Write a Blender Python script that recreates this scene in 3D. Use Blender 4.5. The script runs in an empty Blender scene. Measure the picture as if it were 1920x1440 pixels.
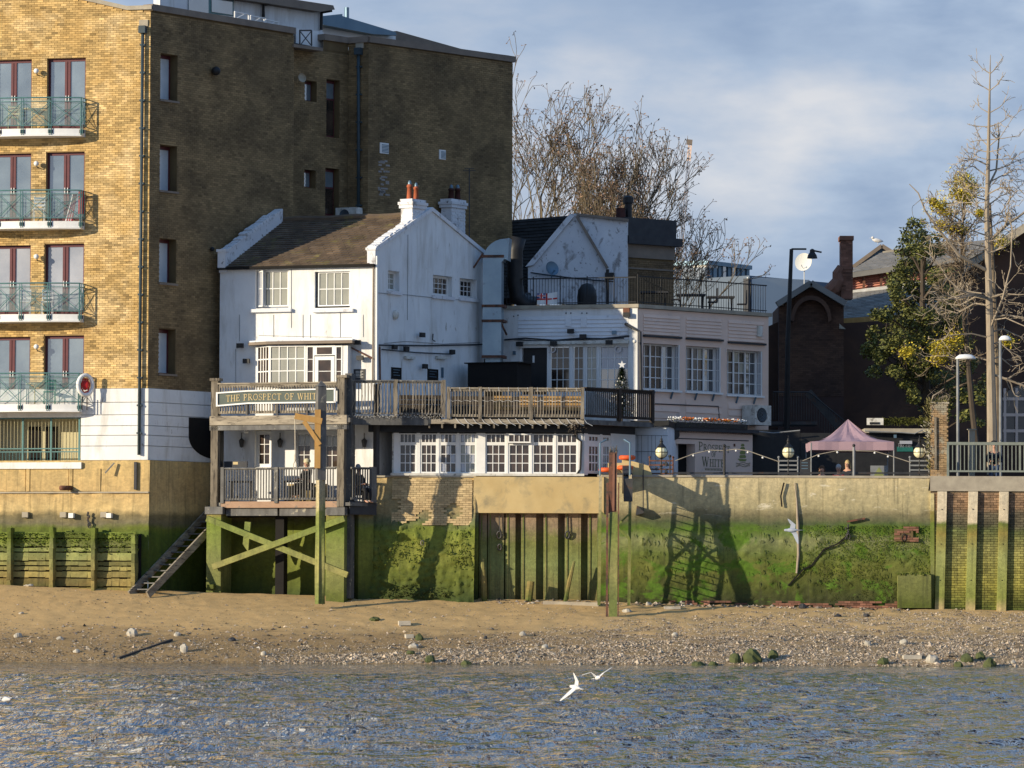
import bpy, math, random
import numpy as np
from mathutils import Vector, Matrix, noise, Quaternion
R_ = math.radians
rnd = random.Random(7)
S = bpy.context.scene
COL = S.collection
# ------------------------------------------------------------------ camera
CAM = Vector((0, -150, 2.1)); FPX = 8250.0
cam = bpy.data.objects.new('camera', bpy.data.cameras.new('camera')); COL.objects.link(cam)
cam.data.sensor_width = 36; cam.data.lens = FPX/1920*36; cam.data.clip_start = 1; cam.data.clip_end = 5000
CM = (Matrix.Rotation(R_(90+2.776), 4, 'X') @ Matrix.Rotation(R_(0.22), 4, 'Z'))
cam.matrix_world = Matrix.Translation(CAM) @ CM
S.camera = cam; CR = CM.to_3x3()
# ------------------------------------------------------------------ light
AZ, EL = R_(60), R_(13.5)
w = bpy.data.worlds.new('World'); S.world = w; w.use_nodes = True
nt = w.node_tree; N = nt.nodes; N.clear()
def nn(t, **k):
    n = N.new(t)
    for a, b in k.items(): setattr(n, a, b)
    return n
out = nn('ShaderNodeOutputWorld'); bg = nn('ShaderNodeBackground'); bg.inputs['Strength'].default_value = .06
sky = nn('ShaderNodeTexSky', sky_type='NISHITA', sun_disc=False, sun_elevation=EL, sun_rotation=math.atan2(-math.sin(AZ), -math.cos(AZ)))
sky.air_density = 1.1; sky.dust_density = .6; sky.ozone_density = 1.6
tc = nn('ShaderNodeTexCoord'); mp = nn('ShaderNodeMapping'); mp.inputs['Scale'].default_value = (1, 1, 2.6)
mp.inputs['Location'].default_value = (3.1, 0, 1.32)
n1 = nn('ShaderNodeTexNoise'); n1.inputs['Scale'].default_value = 15; n1.inputs['Detail'].default_value = 7; n1.inputs['Roughness'].default_value = .52
n1.inputs['Distortion'].default_value = .05
n2 = nn('ShaderNodeTexNoise'); n2.inputs['Scale'].default_value = 6.5; n2.inputs['Detail'].default_value = 4
L = nt.links.new
L(tc.outputs['Generated'], mp.inputs['Vector']); L(mp.outputs[0], n1.inputs['Vector']); L(mp.outputs[0], n2.inputs['Vector'])
cr = nn('ShaderNodeValToRGB'); e = cr.color_ramp.elements
e[0].position = .36; e[0].color = (4.0, 5.5, 8.4, 1); e[1].position = .66; e[1].color = (11.0, 11.1, 11.8, 1)
m_ = e = cr.color_ramp.elements.new(.48); m_.color = (6.3, 7.8, 10.4, 1)
cr2 = nn('ShaderNodeValToRGB'); e = cr2.color_ramp.elements; e[0].position = .42; e[1].position = .60
L(n1.outputs['Fac'], cr.inputs['Fac']); L(n2.outputs['Fac'], cr2.inputs['Fac'])
mx = nn('ShaderNodeMix', data_type='RGBA'); mx2 = nn('ShaderNodeMix', data_type='RGBA'); mx2.inputs[0].default_value = .85
L(cr2.outputs[0], mx.inputs[0]); L(cr.outputs[0], mx.inputs[6]); mx.inputs[7].default_value = (5.0, 6.4, 9.0, 1)
mx.inputs[0].default_value = .5
mul = nn('ShaderNodeMath', operation='MULTIPLY'); mul.inputs[1].default_value = .7
L(cr2.outputs[0], mul.inputs[0]); L(mul.outputs[0], mx.inputs[0])
sx_ = nn('ShaderNodeSeparateXYZ'); L(tc.outputs['Generated'], sx_.inputs[0]); hi = nn('ShaderNodeMapRange'); L(sx_.outputs['Z'], hi.inputs[0])
hi.inputs[1].default_value = .13; hi.inputs[2].default_value = .45; mxh = nn('ShaderNodeMix', data_type='RGBA'); L(hi.outputs[0], mxh.inputs[0]); L(mx.outputs[2], mxh.inputs[6]); mxh.inputs[7].default_value = (2.5, 5.0, 9.8, 1)
L(sky.outputs[0], mx2.inputs[6]); L(mxh.outputs[2], mx2.inputs[7]); L(mx2.outputs[2], bg.inputs['Color']); L(bg.outputs[0], out.inputs[0])
sl = bpy.data.lights.new('sun', 'SUN'); sl.energy = 5.0; sl.angle = R_(.5); sl.color = (1, .87, .66)
so = bpy.data.objects.new('sun', sl); COL.objects.link(so)
LD = Vector((math.sin(AZ), math.cos(AZ), -math.tan(EL)))
so.rotation_euler = LD.to_track_quat('-Z', 'Y').to_euler(); so.location = (-30, -40, 40)
vs = S.view_settings; vs.view_transform = 'Standard'; vs.look = 'None'; vs.gamma = 1; vs.use_curve_mapping = False; vs.exposure = 0.27
S.cycles.max_bounces = 6; S.cycles.diffuse_bounces = 3; S.cycles.transparent_max_bounces = 8
# ------------------------------------------------------------------ pixel -> place
def ray(px, py): return (CR @ Vector(((px-960)/FPX, (720-py)/FPX, -1))).normalized()
def at(px, py, Y):
    d = ray(px, py); return CAM + d*((Y-CAM.y)/d.y)
class Fr:
    """vertical wall frame; a, b = (px, py, Y) ground points left to right; local u along, z up, d outwards (to the river)"""
    def __init__(s, a, b, bat=0, zt=0):
        A, B = at(*a), at(*b); s.o = Vector((A.x, A.y, 0)); v = Vector((B.x-A.x, B.y-A.y, 0)); s.len = v.length
        s.x = v.normalized(); s.n = Vector((s.x.y, -s.x.x, 0)); s.bat = bat; s.zt = zt
    def P(s, u, z, d=0):
        d = d + s.bat*(s.zt-z)
        return s.o + s.x*u + s.n*d + Vector((0, 0, z))
    def uz(s, px, py, d=0):
        r = ray(px, py); z = 5
        for _ in range(3 if s.bat else 1):
            dd = d + s.bat*(s.zt-z)
            t = (s.o + s.n*dd - CAM).dot(s.n)/r.dot(s.n); p = CAM + r*t; z = p.z
        return (p - s.o).dot(s.x), z
    def rect(s, x0, y0, x1, y1, d=0):
        ym, xm = (y0+y1)/2, (x0+x1)/2
        u0 = s.uz(x0, ym, d)[0]; u1 = s.uz(x1, ym, d)[0]; z1 = s.uz(xm, y0, d)[1]; z0 = s.uz(xm, y1, d)[1]
        return u0, u1, z0, z1
    def pp(s, px, py, d=0):
        u, z = s.uz(px, py, d); return s.P(u, z, d)
    def sub(s, u, d=0, turn=0):
        f = Fr.__new__(Fr); f.bat = 0; f.zt = 0; f.o = s.o + s.x*u + s.n*d
        f.x = (Matrix.Rotation(turn, 3, 'Z') @ s.x); f.n = Vector((f.x.y, -f.x.x, 0)); f.len = 1; return f
WO = {}   # world origin of each object
# ------------------------------------------------------------------ mesh builder
class MB:
    def __init__(s): s.v = []; s.f = []; s.t = []; s.sm = False
    def quad(s, a, b, c, d, tone=.5):
        i = len(s.v); s.v += [a, b, c, d]; s.f.append((i, i+1, i+2, i+3)); s.t.append(tone)
    def poly(s, pts, tone=.5):
        i = len(s.v); s.v += pts; s.f.append(tuple(range(i, i+len(pts)))); s.t.append(tone)
    def hexa(s, p, tone=.5, back=True):
        """p = 8 points: 4 back (ccw from the outside front view), 4 front"""
        i = len(s.v); s.v += p
        F = [(4, 5, 6, 7), (0, 4, 7, 3), (1, 2, 6, 5), (3, 7, 6, 2), (0, 1, 5, 4)]
        if back: F.append((0, 3, 2, 1))
        for f in F: s.f.append(tuple(i+k for k in f)); s.t.append(tone)
    def box(s, fr, u0, u1, z0, z1, d0, d1, tone=.5, back=True):
        P = fr.P
        s.hexa([P(u0, z0, d0), P(u1, z0, d0), P(u1, z1, d0), P(u0, z1, d0), P(u0, z0, d1), P(u1, z0, d1), P(u1, z1, d1), P(u0, z1, d1)], tone, back); return s
    def pb(s, fr, x0, y0, x1, y1, d0, d1, tone=.5):
        u0, u1, z0, z1 = fr.rect(x0, y0, x1, y1, d1); return s.box(fr, u0, u1, z0, z1, d0, d1, tone)
    def wb(s, x0, x1, y0, y1, z0, z1, tone=.5):
        V = Vector
        s.hexa([V((x0, y1, z0)), V((x1, y1, z0)), V((x1, y1, z1)), V((x0, y1, z1)), V((x0, y0, z0)), V((x1, y0, z0)), V((x1, y0, z1)), V((x0, y0, z1))], tone); return s
    def bar(s, p, q, w, h=None, up=Vector((0, 0, 1)), tone=.5):
        """rectangular bar from p to q"""
        h = h or w; a = (q-p).normalized(); sd = a.cross(up)
        if sd.length < 1e-3: sd = a.cross(Vector((0, 1, 0)))
        sd.normalize(); u = sd.cross(a).normalized(); sd = sd*(w/2); u = u*(h/2)
        s.hexa([p-sd-u, p+sd-u, p+sd+u, p-sd+u, q-sd-u, q+sd-u, q+sd+u, q-sd+u], tone); return s
    def tube(s, pts, r, n=6, tone=.5, cap=True):
        if not isinstance(r, (list, tuple)): r = [r]*len(pts)
        base = len(s.v); up = None
        for k, p in enumerate(pts):
            a = (pts[min(k+1, len(pts)-1)] - pts[max(k-1, 0)])
            if a.length < 1e-6: a = Vector((0, 0, 1))
            a.normalize()
            if up is None: up = a.orthogonal().normalized()
            up = (up - a*up.dot(a))
            if up.length < 1e-4: up = a.orthogonal()
            up.normalize(); sd = a.cross(up)
            for j in range(n):
                c = 2*math.pi*j/n; s.v.append(p + (up*math.cos(c) + sd*math.sin(c))*r[k])
        for k in range(len(pts)-1):
            for j in range(n):
                a = base+k*n+j; b = base+k*n+(j+1) % n
                s.f.append((a, b, b+n, a+n)); s.t.append(tone)
        if cap and n > 2:
            s.f.append(tuple(base+j for j in range(n))[::-1]); s.t.append(tone)
            e = base+(len(pts)-1)*n; s.f.append(tuple(e+j for j in range(n))); s.t.append(tone)
        return s
    def lathe(s, o, prof, n=16, axis=Vector((0, 0, 1)), tone=.5):
        a = axis.normalized(); u = a.orthogonal().normalized(); v = a.cross(u); base = len(s.v)
        for r, h in prof:
            for j in range(n):
                c = 2*math.pi*j/n; s.v.append(o + a*h + (u*math.cos(c)+v*math.sin(c))*r)
        for k in range(len(prof)-1):
            for j in range(n):
                p = base+k*n+j; q = base+k*n+(j+1) % n; s.f.append((p, q, q+n, p+n)); s.t.append(tone)
        return s
    def ball(s, o, r, sc=(1, 1, 1), n=12, m=8, tone=.5, jit=0):
        base = len(s.v)
        for k in range(m+1):
            th = math.pi*k/m
            for j in range(n):
                c = 2*math.pi*j/n; d = Vector((math.sin(th)*math.cos(c)*sc[0], math.sin(th)*math.sin(c)*sc[1], math.cos(th)*sc[2]))
                q = r*(1+(jit*noise.noise(o*3+d*2.3) if jit else 0)); s.v.append(o+d*q)
        for k in range(m):
            for j in range(n):
                a = base+k*n+j; b = base+k*n+(j+1) % n; s.f.append((a, a+n, b+n, b)); s.t.append(tone)
        return s
    def prism(s, pts, vec, tone=.5):
        i = len(s.v); n = len(pts); s.v += list(pts) + [p+vec for p in pts]
        s.f.append(tuple(range(i, i+n))[::-1]); s.t.append(tone); s.f.append(tuple(range(i+n, i+2*n))); s.t.append(tone)
        for k in range(n): s.f.append((i+k, i+(k+1) % n, i+n+(k+1) % n, i+n+k)); s.t.append(tone)
        return s
    def mesh(s, name, m, org):
        me = bpy.data.meshes.new(name)
        me.from_pydata([(p-org)[:] for p in s.v], [], s.f)
        at_ = me.attributes.new('tone', 'FLOAT', 'FACE'); at_.data.foreach_set('value', s.t)
        if m: me.materials.append(m)
        if s.sm: me.polygons.foreach_set('use_smooth', [True]*len(me.polygons))
        me.update(); return me
    def build(s, name, m, parent=None, org=None, kind=None, label=None, cat=None, group=None, smooth=False):
        if not s.v: return None
        s.sm = smooth or s.sm
        if org is None:
            if parent is not None: org = WO[parent.name]
            else:
                xs = [p.x for p in s.v]; ys = [p.y for p in s.v]; zs = [p.z for p in s.v]
                org = Vector(((min(xs)+max(xs))/2, (min(ys)+max(ys))/2, min(zs)))
        o = link(name, s.mesh(name, m, org), parent, org); tag(o, label, cat, group, kind); return o
def link(name, data, parent=None, org=Vector((0, 0, 0))):
    o = bpy.data.objects.new(name, data); COL.objects.link(o); WO[o.name] = Vector(org)
    if parent is not None: o.parent = parent; o.location = Vector(org) - WO[parent.name]
    else: o.location = org
    return o
def tag(o, label=None, cat=None, group=None, kind=None):
    if label: o['label'] = label
    if cat: o['category'] = cat
    if group: o['group'] = group
    if kind: o['kind'] = kind
    return o
def thing(name, label, cat, loc, group=None): return tag(link(name, None, None, Vector(loc)), label, cat, group)
def copy_thing(o, loc, rz=None, label=None):
    def rec(a, par):
        c = a.copy(); COL.objects.link(c); c.parent = par
        for ch in list(a.children): rec(ch, c)
        return c
    c = rec(o, None); c.location = loc; WO[c.name] = Vector(loc)
    if rz is not None: c.rotation_euler.z = rz
    if label: c['label'] = label
    return c
_pc = {}
def piece(fr_key, name, m, parent, org, maker):
    """a small part whose mesh is shared by all alike pieces"""
    k = (name, fr_key, m.name)
    if k not in _pc:
        b = MB(); maker(b); _pc[k] = b.mesh(name, m, Vector((0, 0, 0)))
    return link(name, _pc[k], parent, org)
def pieces(fr, L, name, m, parent, nind=300, rest=None):
    """L = list of (u0,u1,z0,z1,d0,d1,tone): the largest nind are parts of their own, the rest one stuff part"""
    q = sorted(range(len(L)), key=lambda i: -round((L[i][1]-L[i][0])*(L[i][3]-L[i][2]), 3))
    for i in q[:nind]:
        u0, u1, z0, z1, d0, d1, t = L[i]; tb = round(t*8)/8; W, H, D = round(u1-u0, 3), round(z1-z0, 3), round(d1-d0, 3)
        o = fr.P(u0, z0, d0); sh = fr.P(u0, z1, d0) - o
        key = (round(fr.x.x, 3), W, H, D, tb, round(sh.y, 3))
        def mk(b, W=W, H=H, D=D, tb=tb, x=fr.x, n=fr.n, sh=sh):
            p = [Vector(), x*W, x*W+sh, sh]; b.hexa(p+[a+n*D for a in p], tb)
        piece(key, name, m, parent, o, mk)
    if len(q) > nind:
        b = MB()
        for i in q[nind:]:
            u0, u1, z0, z1, d0, d1, t = L[i]; b.box(fr, u0, u1, z0, z1, d0, d1, t, back=False)
        b.build(rest or name, m, parent, kind='stuff')
def cut(u0, u1, holes):
    seg = [(u0, u1)]
    for a, b in holes:
        ns = []
        for s0, s1 in seg:
            if b <= s0 or a >= s1: ns.append((s0, s1)); continue
            if a > s0: ns.append((s0, a))
            if b < s1: ns.append((b, s1))
        seg = ns
    return seg
def bricks(fr, u0, u1, z0, ztop, holes=(), d=0, bw=.2125, bh=.075, pj=.008, g=.01, tone=(.2, .9), seed=1, zlow=None, amp=1):
    r = random.Random(seed); out = []; zt = ztop if callable(ztop) else (lambda u: ztop)
    zm = max(zt(u0), zt(u1), zt((u0+u1)/2)); k = 0; z = z0
    while z < zm-.01:
        hs = [(a, b) for a, b, c, e in holes if c < z+bh*.6 and e > z+bh*.4]
        for s0, s1 in cut(u0, u1, hs):
            off = (k % 2)*bw/2; i = math.floor((s0-off)/bw); u = i*bw+off
            while u < s1:
                a, b = max(u, s0), min(u+bw, s1); u += bw
                if b-a < .05: continue
                if z+bh > zt((a+b)/2): continue
                if zlow and z < zlow((a+b)/2): continue
                cl = .5+.5*noise.noise(Vector((a*.7, z*1.3, seed)))
                t = max(0, min(1, .5 + amp*((r.random()-.5)*.55 + (cl-.5)*.5 + (r.random() < .06)*(-.35) + (r.random() < .05)*.3)))
                out.append((a+g/2, b-g/2, z+g/2, z+bh-g/2, d, d+pj+r.random()*.007, t))
        z += bh; k += 1
    return out
def wall_grid(b, fr, u0, u1, z0, z1, holes=(), d=0, rec=.15, tone=.5):
    us = sorted(set([u0, u1] + [x for h in holes for x in h[:2]])); zs = sorted(set([z0, z1] + [x for h in holes for x in h[2:4]]))
    for i in range(len(us)-1):
        for j in range(len(zs)-1):
            a, c = (us[i]+us[i+1])/2, (zs[j]+zs[j+1])/2
            if a < u0 or a > u1 or c < z0 or c > z1: continue
            if any(h[0] < a < h[1] and h[2] < c < h[3] for h in holes): continue
            b.quad(fr.P(us[i], zs[j], d), fr.P(us[i+1], zs[j], d), fr.P(us[i+1], zs[j+1], d), fr.P(us[i], zs[j+1], d), tone)
    P = fr.P
    for h in holes:
        a, c, e, g = h[:4]; e = max(e, z0); r = h[4] if len(h) > 4 else rec
        b.quad(P(a, e, d), P(a, e, d-r), P(c, e, d-r), P(c, e, d), tone); b.quad(P(a, g, d-r), P(a, g, d), P(c, g, d), P(c, g, d-r), tone)
        b.quad(P(a, e, d-r), P(a, e, d), P(a, g, d), P(a, g, d-r), tone); b.quad(P(c, e, d), P(c, e, d-r), P(c, g, d-r), P(c, g, d), tone)
# ------------------------------------------------------------------ materials
def ncoord(T, sc):
    g = T.nodes.new('ShaderNodeNewGeometry'); m = T.nodes.new('ShaderNodeMapping'); m.inputs['Scale'].default_value = sc
    T.links.new(g.outputs['Position'], m.inputs['Vector']); return m.outputs[0]
def nz(T, vec, sc, det=4, rough=.55, dist=0):
    n = T.nodes.new('ShaderNodeTexNoise'); n.inputs['Scale'].default_value = sc; n.inputs['Detail'].default_value = det
    n.inputs['Roughness'].default_value = rough; n.inputs['Distortion'].default_value = dist; T.links.new(vec, n.inputs['Vector']); return n.outputs['Fac']
def mp_(T, v, a, b, c=0, d=1):
    n = T.nodes.new('ShaderNodeMapRange'); n.inputs[1].default_value = a; n.inputs[2].default_value = b; n.inputs[3].default_value = c; n.inputs[4].default_value = d
    T.links.new(v, n.inputs[0]); return n.outputs[0]
def mixc(T, f, a, b, bt='MIX'):
    n = T.nodes.new('ShaderNodeMix'); n.data_type = 'RGBA'; n.blend_type = bt
    for i, x in ((0, f), (6, a), (7, b)):
        if hasattr(x, 'is_output'): T.links.new(x, n.inputs[i])
        elif isinstance(x, (int, float)): n.inputs[i].default_value = x
        else: n.inputs[i].default_value = (*x, 1)
    return n.outputs[2]
def mth(T, op, a, b):
    n = T.nodes.new('ShaderNodeMath'); n.operation = op
    for i, x in ((0, a), (1, b)):
        if hasattr(x, 'is_output'): T.links.new(x, n.inputs[i])
        else: n.inputs[i].default_value = x
    return n.outputs[0]
def mat(name, a, b=None, sc=3., rough=.85, bump=0., bsc=30., tone=0., c=None, csc=1.5, cth=.56, cw=.06, metal=0., spec=.3, st=(1, 1, 1), bd=.01, cst=(1, 1, 1), ior=1.45, e=None, esc=8, eth=.6):
    m = bpy.data.materials.new(name); m.use_nodes = True; T = m.node_tree; P = T.nodes['Principled BSDF']
    P.inputs['Roughness'].default_value = rough; P.inputs['Metallic'].default_value = metal; P.inputs['Specular IOR Level'].default_value = spec; P.inputs['IOR'].default_value = ior
    co = ncoord(T, st); col = a
    f = mp_(T, nz(T, co, sc, 6), .3, .7); col = mixc(T, f, a, b if b else tuple(x*.8 for x in a))
    if c: col = mixc(T, mp_(T, nz(T, ncoord(T, cst), csc, 6, .65, .4), cth-cw, cth+cw), col, c)
    if e: col = mixc(T, mp_(T, nz(T, ncoord(T, cst), esc, 8, .7, .6), eth-.03, eth+.03), col, e)
    if tone:
        t = T.nodes.new('ShaderNodeAttribute'); t.attribute_name = 'tone'
        col = mixc(T, 1., col, mixc(T, t.outputs['Fac'], (1-tone,)*3, (1+tone,)*3), 'MULTIPLY')
    if hasattr(col, 'is_output'): T.links.new(col, P.inputs['Base Color'])
    else: P.inputs['Base Color'].default_value = (*col, 1)
    if bump:
        bn = T.nodes.new('ShaderNodeBump'); bn.inputs['Strength'].default_value = bump; bn.inputs['Distance'].default_value = bd
        T.links.new(nz(T, co, bsc, 5), bn.inputs['Height']); T.links.new(bn.outputs[0], P.inputs['Normal'])
    return m
def algae(name, stops, sc=1.4, amp=.35, tone=0., bump=.5, dots=None, xs=1., rough=.8, bd=.03, moss=None):
    """tidal wall: colour by height above the river with wandering edges; stops = [(z, colour)]"""
    m = bpy.data.materials.new(name); m.use_nodes = True; T = m.node_tree; P = T.nodes['Principled BSDF']; P.inputs['Roughness'].default_value = rough; P.inputs['Specular IOR Level'].default_value = .25
    g = T.nodes.new('ShaderNodeNewGeometry'); s = T.nodes.new('ShaderNodeSeparateXYZ'); T.links.new(g.outputs['Position'], s.inputs[0])
    n = nz(T, ncoord(T, (xs*.6, xs*.6, 1.)), sc, 7, .62, .5)
    z = mth(T, 'ADD', s.outputs['Z'], mth(T, 'MULTIPLY', mth(T, 'SUBTRACT', n, .5), amp*4))
    z0, z1 = stops[0][0], stops[-1][0]; r = T.nodes.new('ShaderNodeValToRGB'); T.links.new(mp_(T, z, z0, z1), r.inputs[0]); el = r.color_ramp.elements
    el[0].position = 0; el[0].color = (*stops[0][1], 1); el[1].position = 1; el[1].color = (*stops[-1][1], 1)
    for zz, c in stops[1:-1]: x = el.new((zz-z0)/(z1-z0)); x.color = (*c, 1)
    n2 = nz(T, ncoord(T, (1, 1, 1.6)), 5, 8, .68, .8); n3 = nz(T, ncoord(T, (1.6, 1.6, .35)), 2.2, 6, .6)
    col = mixc(T, 1., r.outputs[0], mixc(T, mp_(T, n2, .3, .72), (.74, .74, .74), (1.25, 1.25, 1.22)), 'MULTIPLY')
    col = mixc(T, 1., col, mixc(T, mp_(T, n3, .35, .7), (.80, .82, .84), (1.16, 1.14, 1.1)), 'MULTIPLY')
    col = mixc(T, mth(T, 'MULTIPLY', mp_(T, nz(T, ncoord(T, (7, 7, .22)), 1., 5, .6, .3), .56, .70), .45), col, (.04, .04, .02))
    if moss: col = mixc(T, mth(T, 'MULTIPLY', mp_(T, nz(T, ncoord(T, (.55, .55, .9)), moss[1], 8, .66, .4), moss[2], moss[2]+.06), mp_(T, s.outputs['Z'], 4.75, 4.45)), col, mixc(T, nz(T, ncoord(T, (1, 1, 1)), 7, 5), (.03, .055, .008), moss[0]))
    if dots: col = mixc(T, mth(T, 'MULTIPLY', mp_(T, nz(T, ncoord(T, (.6, .6, 2.2)), dots[1], 7, .72, .5), dots[2], dots[2]+.05), mth(T, 'MULTIPLY', mp_(T, s.outputs['Z'], 4.8, 5.2), .6)), col, dots[0])
    if tone:
        t = T.nodes.new('ShaderNodeAttribute'); t.attribute_name = 'tone'
        col = mixc(T, 1., col, mixc(T, t.outputs['Fac'], (1-tone,)*3, (1+tone,)*3), 'MULTIPLY')
    T.links.new(col, P.inputs['Base Color'])
    bn = T.nodes.new('ShaderNodeBump'); bn.inputs['Strength'].default_value = bump; bn.inputs['Distance'].default_value = bd
    T.links.new(nz(T, ncoord(T, (1, 1, 1)), 14, 8, .7), bn.inputs['Height']); T.links.new(bn.outputs[0], P.inputs['Normal']); return m
M = {}
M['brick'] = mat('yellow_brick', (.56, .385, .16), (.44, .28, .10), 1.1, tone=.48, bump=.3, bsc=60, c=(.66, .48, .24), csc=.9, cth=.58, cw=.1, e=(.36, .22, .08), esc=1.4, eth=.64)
M['brick_side'] = mat('flank_brick', (.31, .21, .10), (.18, .122, .06), .9, tone=.35, bump=.3, bsc=60, c=(.12, .085, .045), csc=.5, cth=.6, cw=.15)  # dirty flank brick, a darker copy with its shade put into the colour
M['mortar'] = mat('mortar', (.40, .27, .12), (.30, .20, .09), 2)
M['mortar_side'] = mat('flank_mortar', (.16, .11, .05), (.12, .08, .038), 2)  # mortar darkened to match the shade in the flank brick
M['white'] = mat('white_render', (.80, .80, .78), (.70, .70, .69), 1.2, bump=.25, bsc=8, bd=.015, c=(.58, .56, .52), csc=1.0, cth=.59, cw=.1, e=(.34, .29, .24), esc=3.2, eth=.665, cst=(2.2, 2.2, .45))
M['white_old'] = mat('peeling_white', (.74, .74, .74), (.62, .62, .64), 1.4, bump=.3, bsc=12, c=(.34, .32, .31), csc=2.2, cth=.60, cw=.04, cst=(1, 1, .7), e=(.16, .14, .13), esc=7, eth=.63)
M['whitepaint'] = mat('white_paint', (.80, .79, .76), (.74, .73, .70), 4, rough=.5)
M['dirtywhite'] = mat('dirty_white_paint', (.70, .68, .62), (.50, .47, .40), 5, rough=.7, c=(.20, .18, .15), csc=6, cth=.62)
M['pink'] = mat('pinkish_boards', (.80, .60, .48), (.71, .53, .42), 1.5, rough=.7, tone=.12, c=(.5, .42, .38), csc=2, cth=.66)
M['pinkwall'] = mat('pinkish_render', (.80, .60, .48), (.71, .53, .42), 1.5, rough=.8, c=(.5, .42, .38), csc=1.5, cth=.68)
M['boards'] = mat('white_boards', (.78, .79, .80), (.68, .69, .71), 2, rough=.6, tone=.1, c=(.5, .5, .5), csc=2.5, cth=.64)
M['stone'] = mat('coping_stone', (.42, .37, .28), (.30, .26, .2), 3, bump=.3)
M['brownstone'] = mat('brown_coping', (.25, .20, .155), (.18, .145, .115), 2)
M['frame_red'] = mat('maroon_frame', (.12, .025, .03), (.09, .02, .025), 5, rough=.4, spec=.5)
M['green_metal'] = mat('sea_green_metal', (.10, .22, .21), (.07, .16, .16), 6, rough=.4, spec=.5)
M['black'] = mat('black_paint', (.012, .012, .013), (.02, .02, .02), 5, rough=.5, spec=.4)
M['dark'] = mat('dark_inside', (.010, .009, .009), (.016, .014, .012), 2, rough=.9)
M['darkgrey'] = mat('dark_grey', (.05, .052, .055), (.035, .035, .04), 4, rough=.6)
M['lead'] = mat('bluegrey_metal', (.16, .24, .30), (.12, .19, .25), 1.4, rough=.45, metal=.5)
M['duct'] = mat('duct_metal', (.34, .42, .46), (.24, .31, .36), 1.3, rough=.42, metal=.6, c=(.16, .15, .15), csc=2, cth=.66)
M['slate'] = mat('roof_tile', (.155, .11, .072), (.095, .07, .05), 1.6, tone=.35, bump=.3, bsc=25, c=(.17, .14, .06), csc=2, cth=.62)
M['darkroof'] = mat('dark_roof', (.024, .022, .02), (.035, .032, .03), 2, tone=.3, rough=.9, spec=.1)
M['terracotta'] = mat('terracotta', (.42, .115, .05), (.30, .085, .045), 5, bump=.2)
M['darkpot'] = mat('sooty_pot', (.09, .03, .022), (.04, .02, .018), 5)
M['timber'] = mat('weathered_timber', (.31, .265, .20), (.12, .10, .075), 2.2, tone=.45, st=(3, 3, .5), bump=.5, bsc=10, e=(.05, .042, .035), esc=5, eth=.58, cst=(4, 4, .35))
M['timber_h'] = mat('weathered_rail', (.37, .32, .24), (.15, .125, .095), 2.2, tone=.4, st=(.6, .6, 4), bump=.5, bsc=10, e=(.05, .042, .035), esc=4, eth=.58, cst=(.6, .6, 4))
M['grey_timber'] = mat('grey_painted_timber', (.17, .165, .155), (.085, .082, .078), 2.5, tone=.25, st=(2, 2, .6), bump=.3, bsc=12, e=(.36, .33, .25), esc=4, eth=.62)
M['new_timber'] = mat('orange_timber', (.46, .27, .09), (.36, .20, .065), 2, st=(4, 4, .6), bump=.2)
M['rope'] = mat('pale_rope', (.62, .55, .42), (.45, .4, .3), 20)
M['rust'] = mat('rusty_steel', (.20, .085, .05), (.11, .055, .038), 3, bump=.3, c=(.07, .045, .035), csc=4, cth=.55)
M['steel'] = mat('dark_steel', (.05, .052, .055), (.09, .085, .08), 2.5, rough=.55, metal=.3, c=(.12, .07, .045), csc=3, cth=.62)
M['orange'] = mat('orange_plastic', (.75, .13, .03), (.6, .09, .03), 5, rough=.5)
M['glass'] = mat('window_glass', (.055, .06, .065), (.035, .038, .04), 1.5, rough=.06, spec=1, ior=2.1)
M['glass_dark'] = mat('dark_window_glass', (.012, .011, .011), (.085, .055, .038), 1.6, rough=.08, spec=.6, ior=1.6)
M['glass_blue'] = mat('sky_glass', (.20, .25, .28), (.075, .105, .135), .75, rough=.1, spec=1, ior=2.2)  # blue base and mottling put sky and cloud reflections into the panes
M['curtain'] = mat('curtained_glass', (.30, .295, .235), (.20, .20, .165), 1.6, rough=.2, spec=.8, ior=1.7)
M['blind'] = mat('netted_glass', (.40, .41, .45), (.26, .28, .33), .9, rough=.2, spec=.8, ior=1.7)
M['slatepipe'] = mat('dark_teal_pipe', (.05, .075, .085), (.035, .05, .06), 3, rough=.5)
M['sky_pane'] = mat('painted_sky_reflection', (.62, .66, .68), (.45, .5, .54), 1.2, rough=.15, spec=.8)  # bright sky reflection painted as the pane's own pale colour
M['beige'] = mat('beige_paint', (.55, .49, .30), (.48, .43, .27), 2)
M['clear'] = bpy.data.materials.new('clear_glass')
def _clear(m, tint, fac):
    m.use_nodes = True; T = m.node_tree; T.nodes.clear(); o = T.nodes.new('ShaderNodeOutputMaterial'); mxs = T.nodes.new('ShaderNodeMixShader'); t = T.nodes.new('ShaderNodeBsdfTransparent')
    g = T.nodes.new('ShaderNodeBsdfPrincipled'); g.inputs['Base Color'].default_value = (*tint, 1); g.inputs['Roughness'].default_value = .12
    mxs.inputs[0].default_value = fac; T.links.new(t.outputs[0], mxs.inputs[1]); T.links.new(g.outputs[0], mxs.inputs[2]); T.links.new(mxs.outputs[0], o.inputs[0])
_clear(M['clear'], (.35, .48, .46), .3)
tan, dk, gr, gr2, ol = (.46, .36, .19), (.10, .092, .06), (.055, .115, .014), (.115, .15, .035), (.05, .06, .016)
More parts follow.
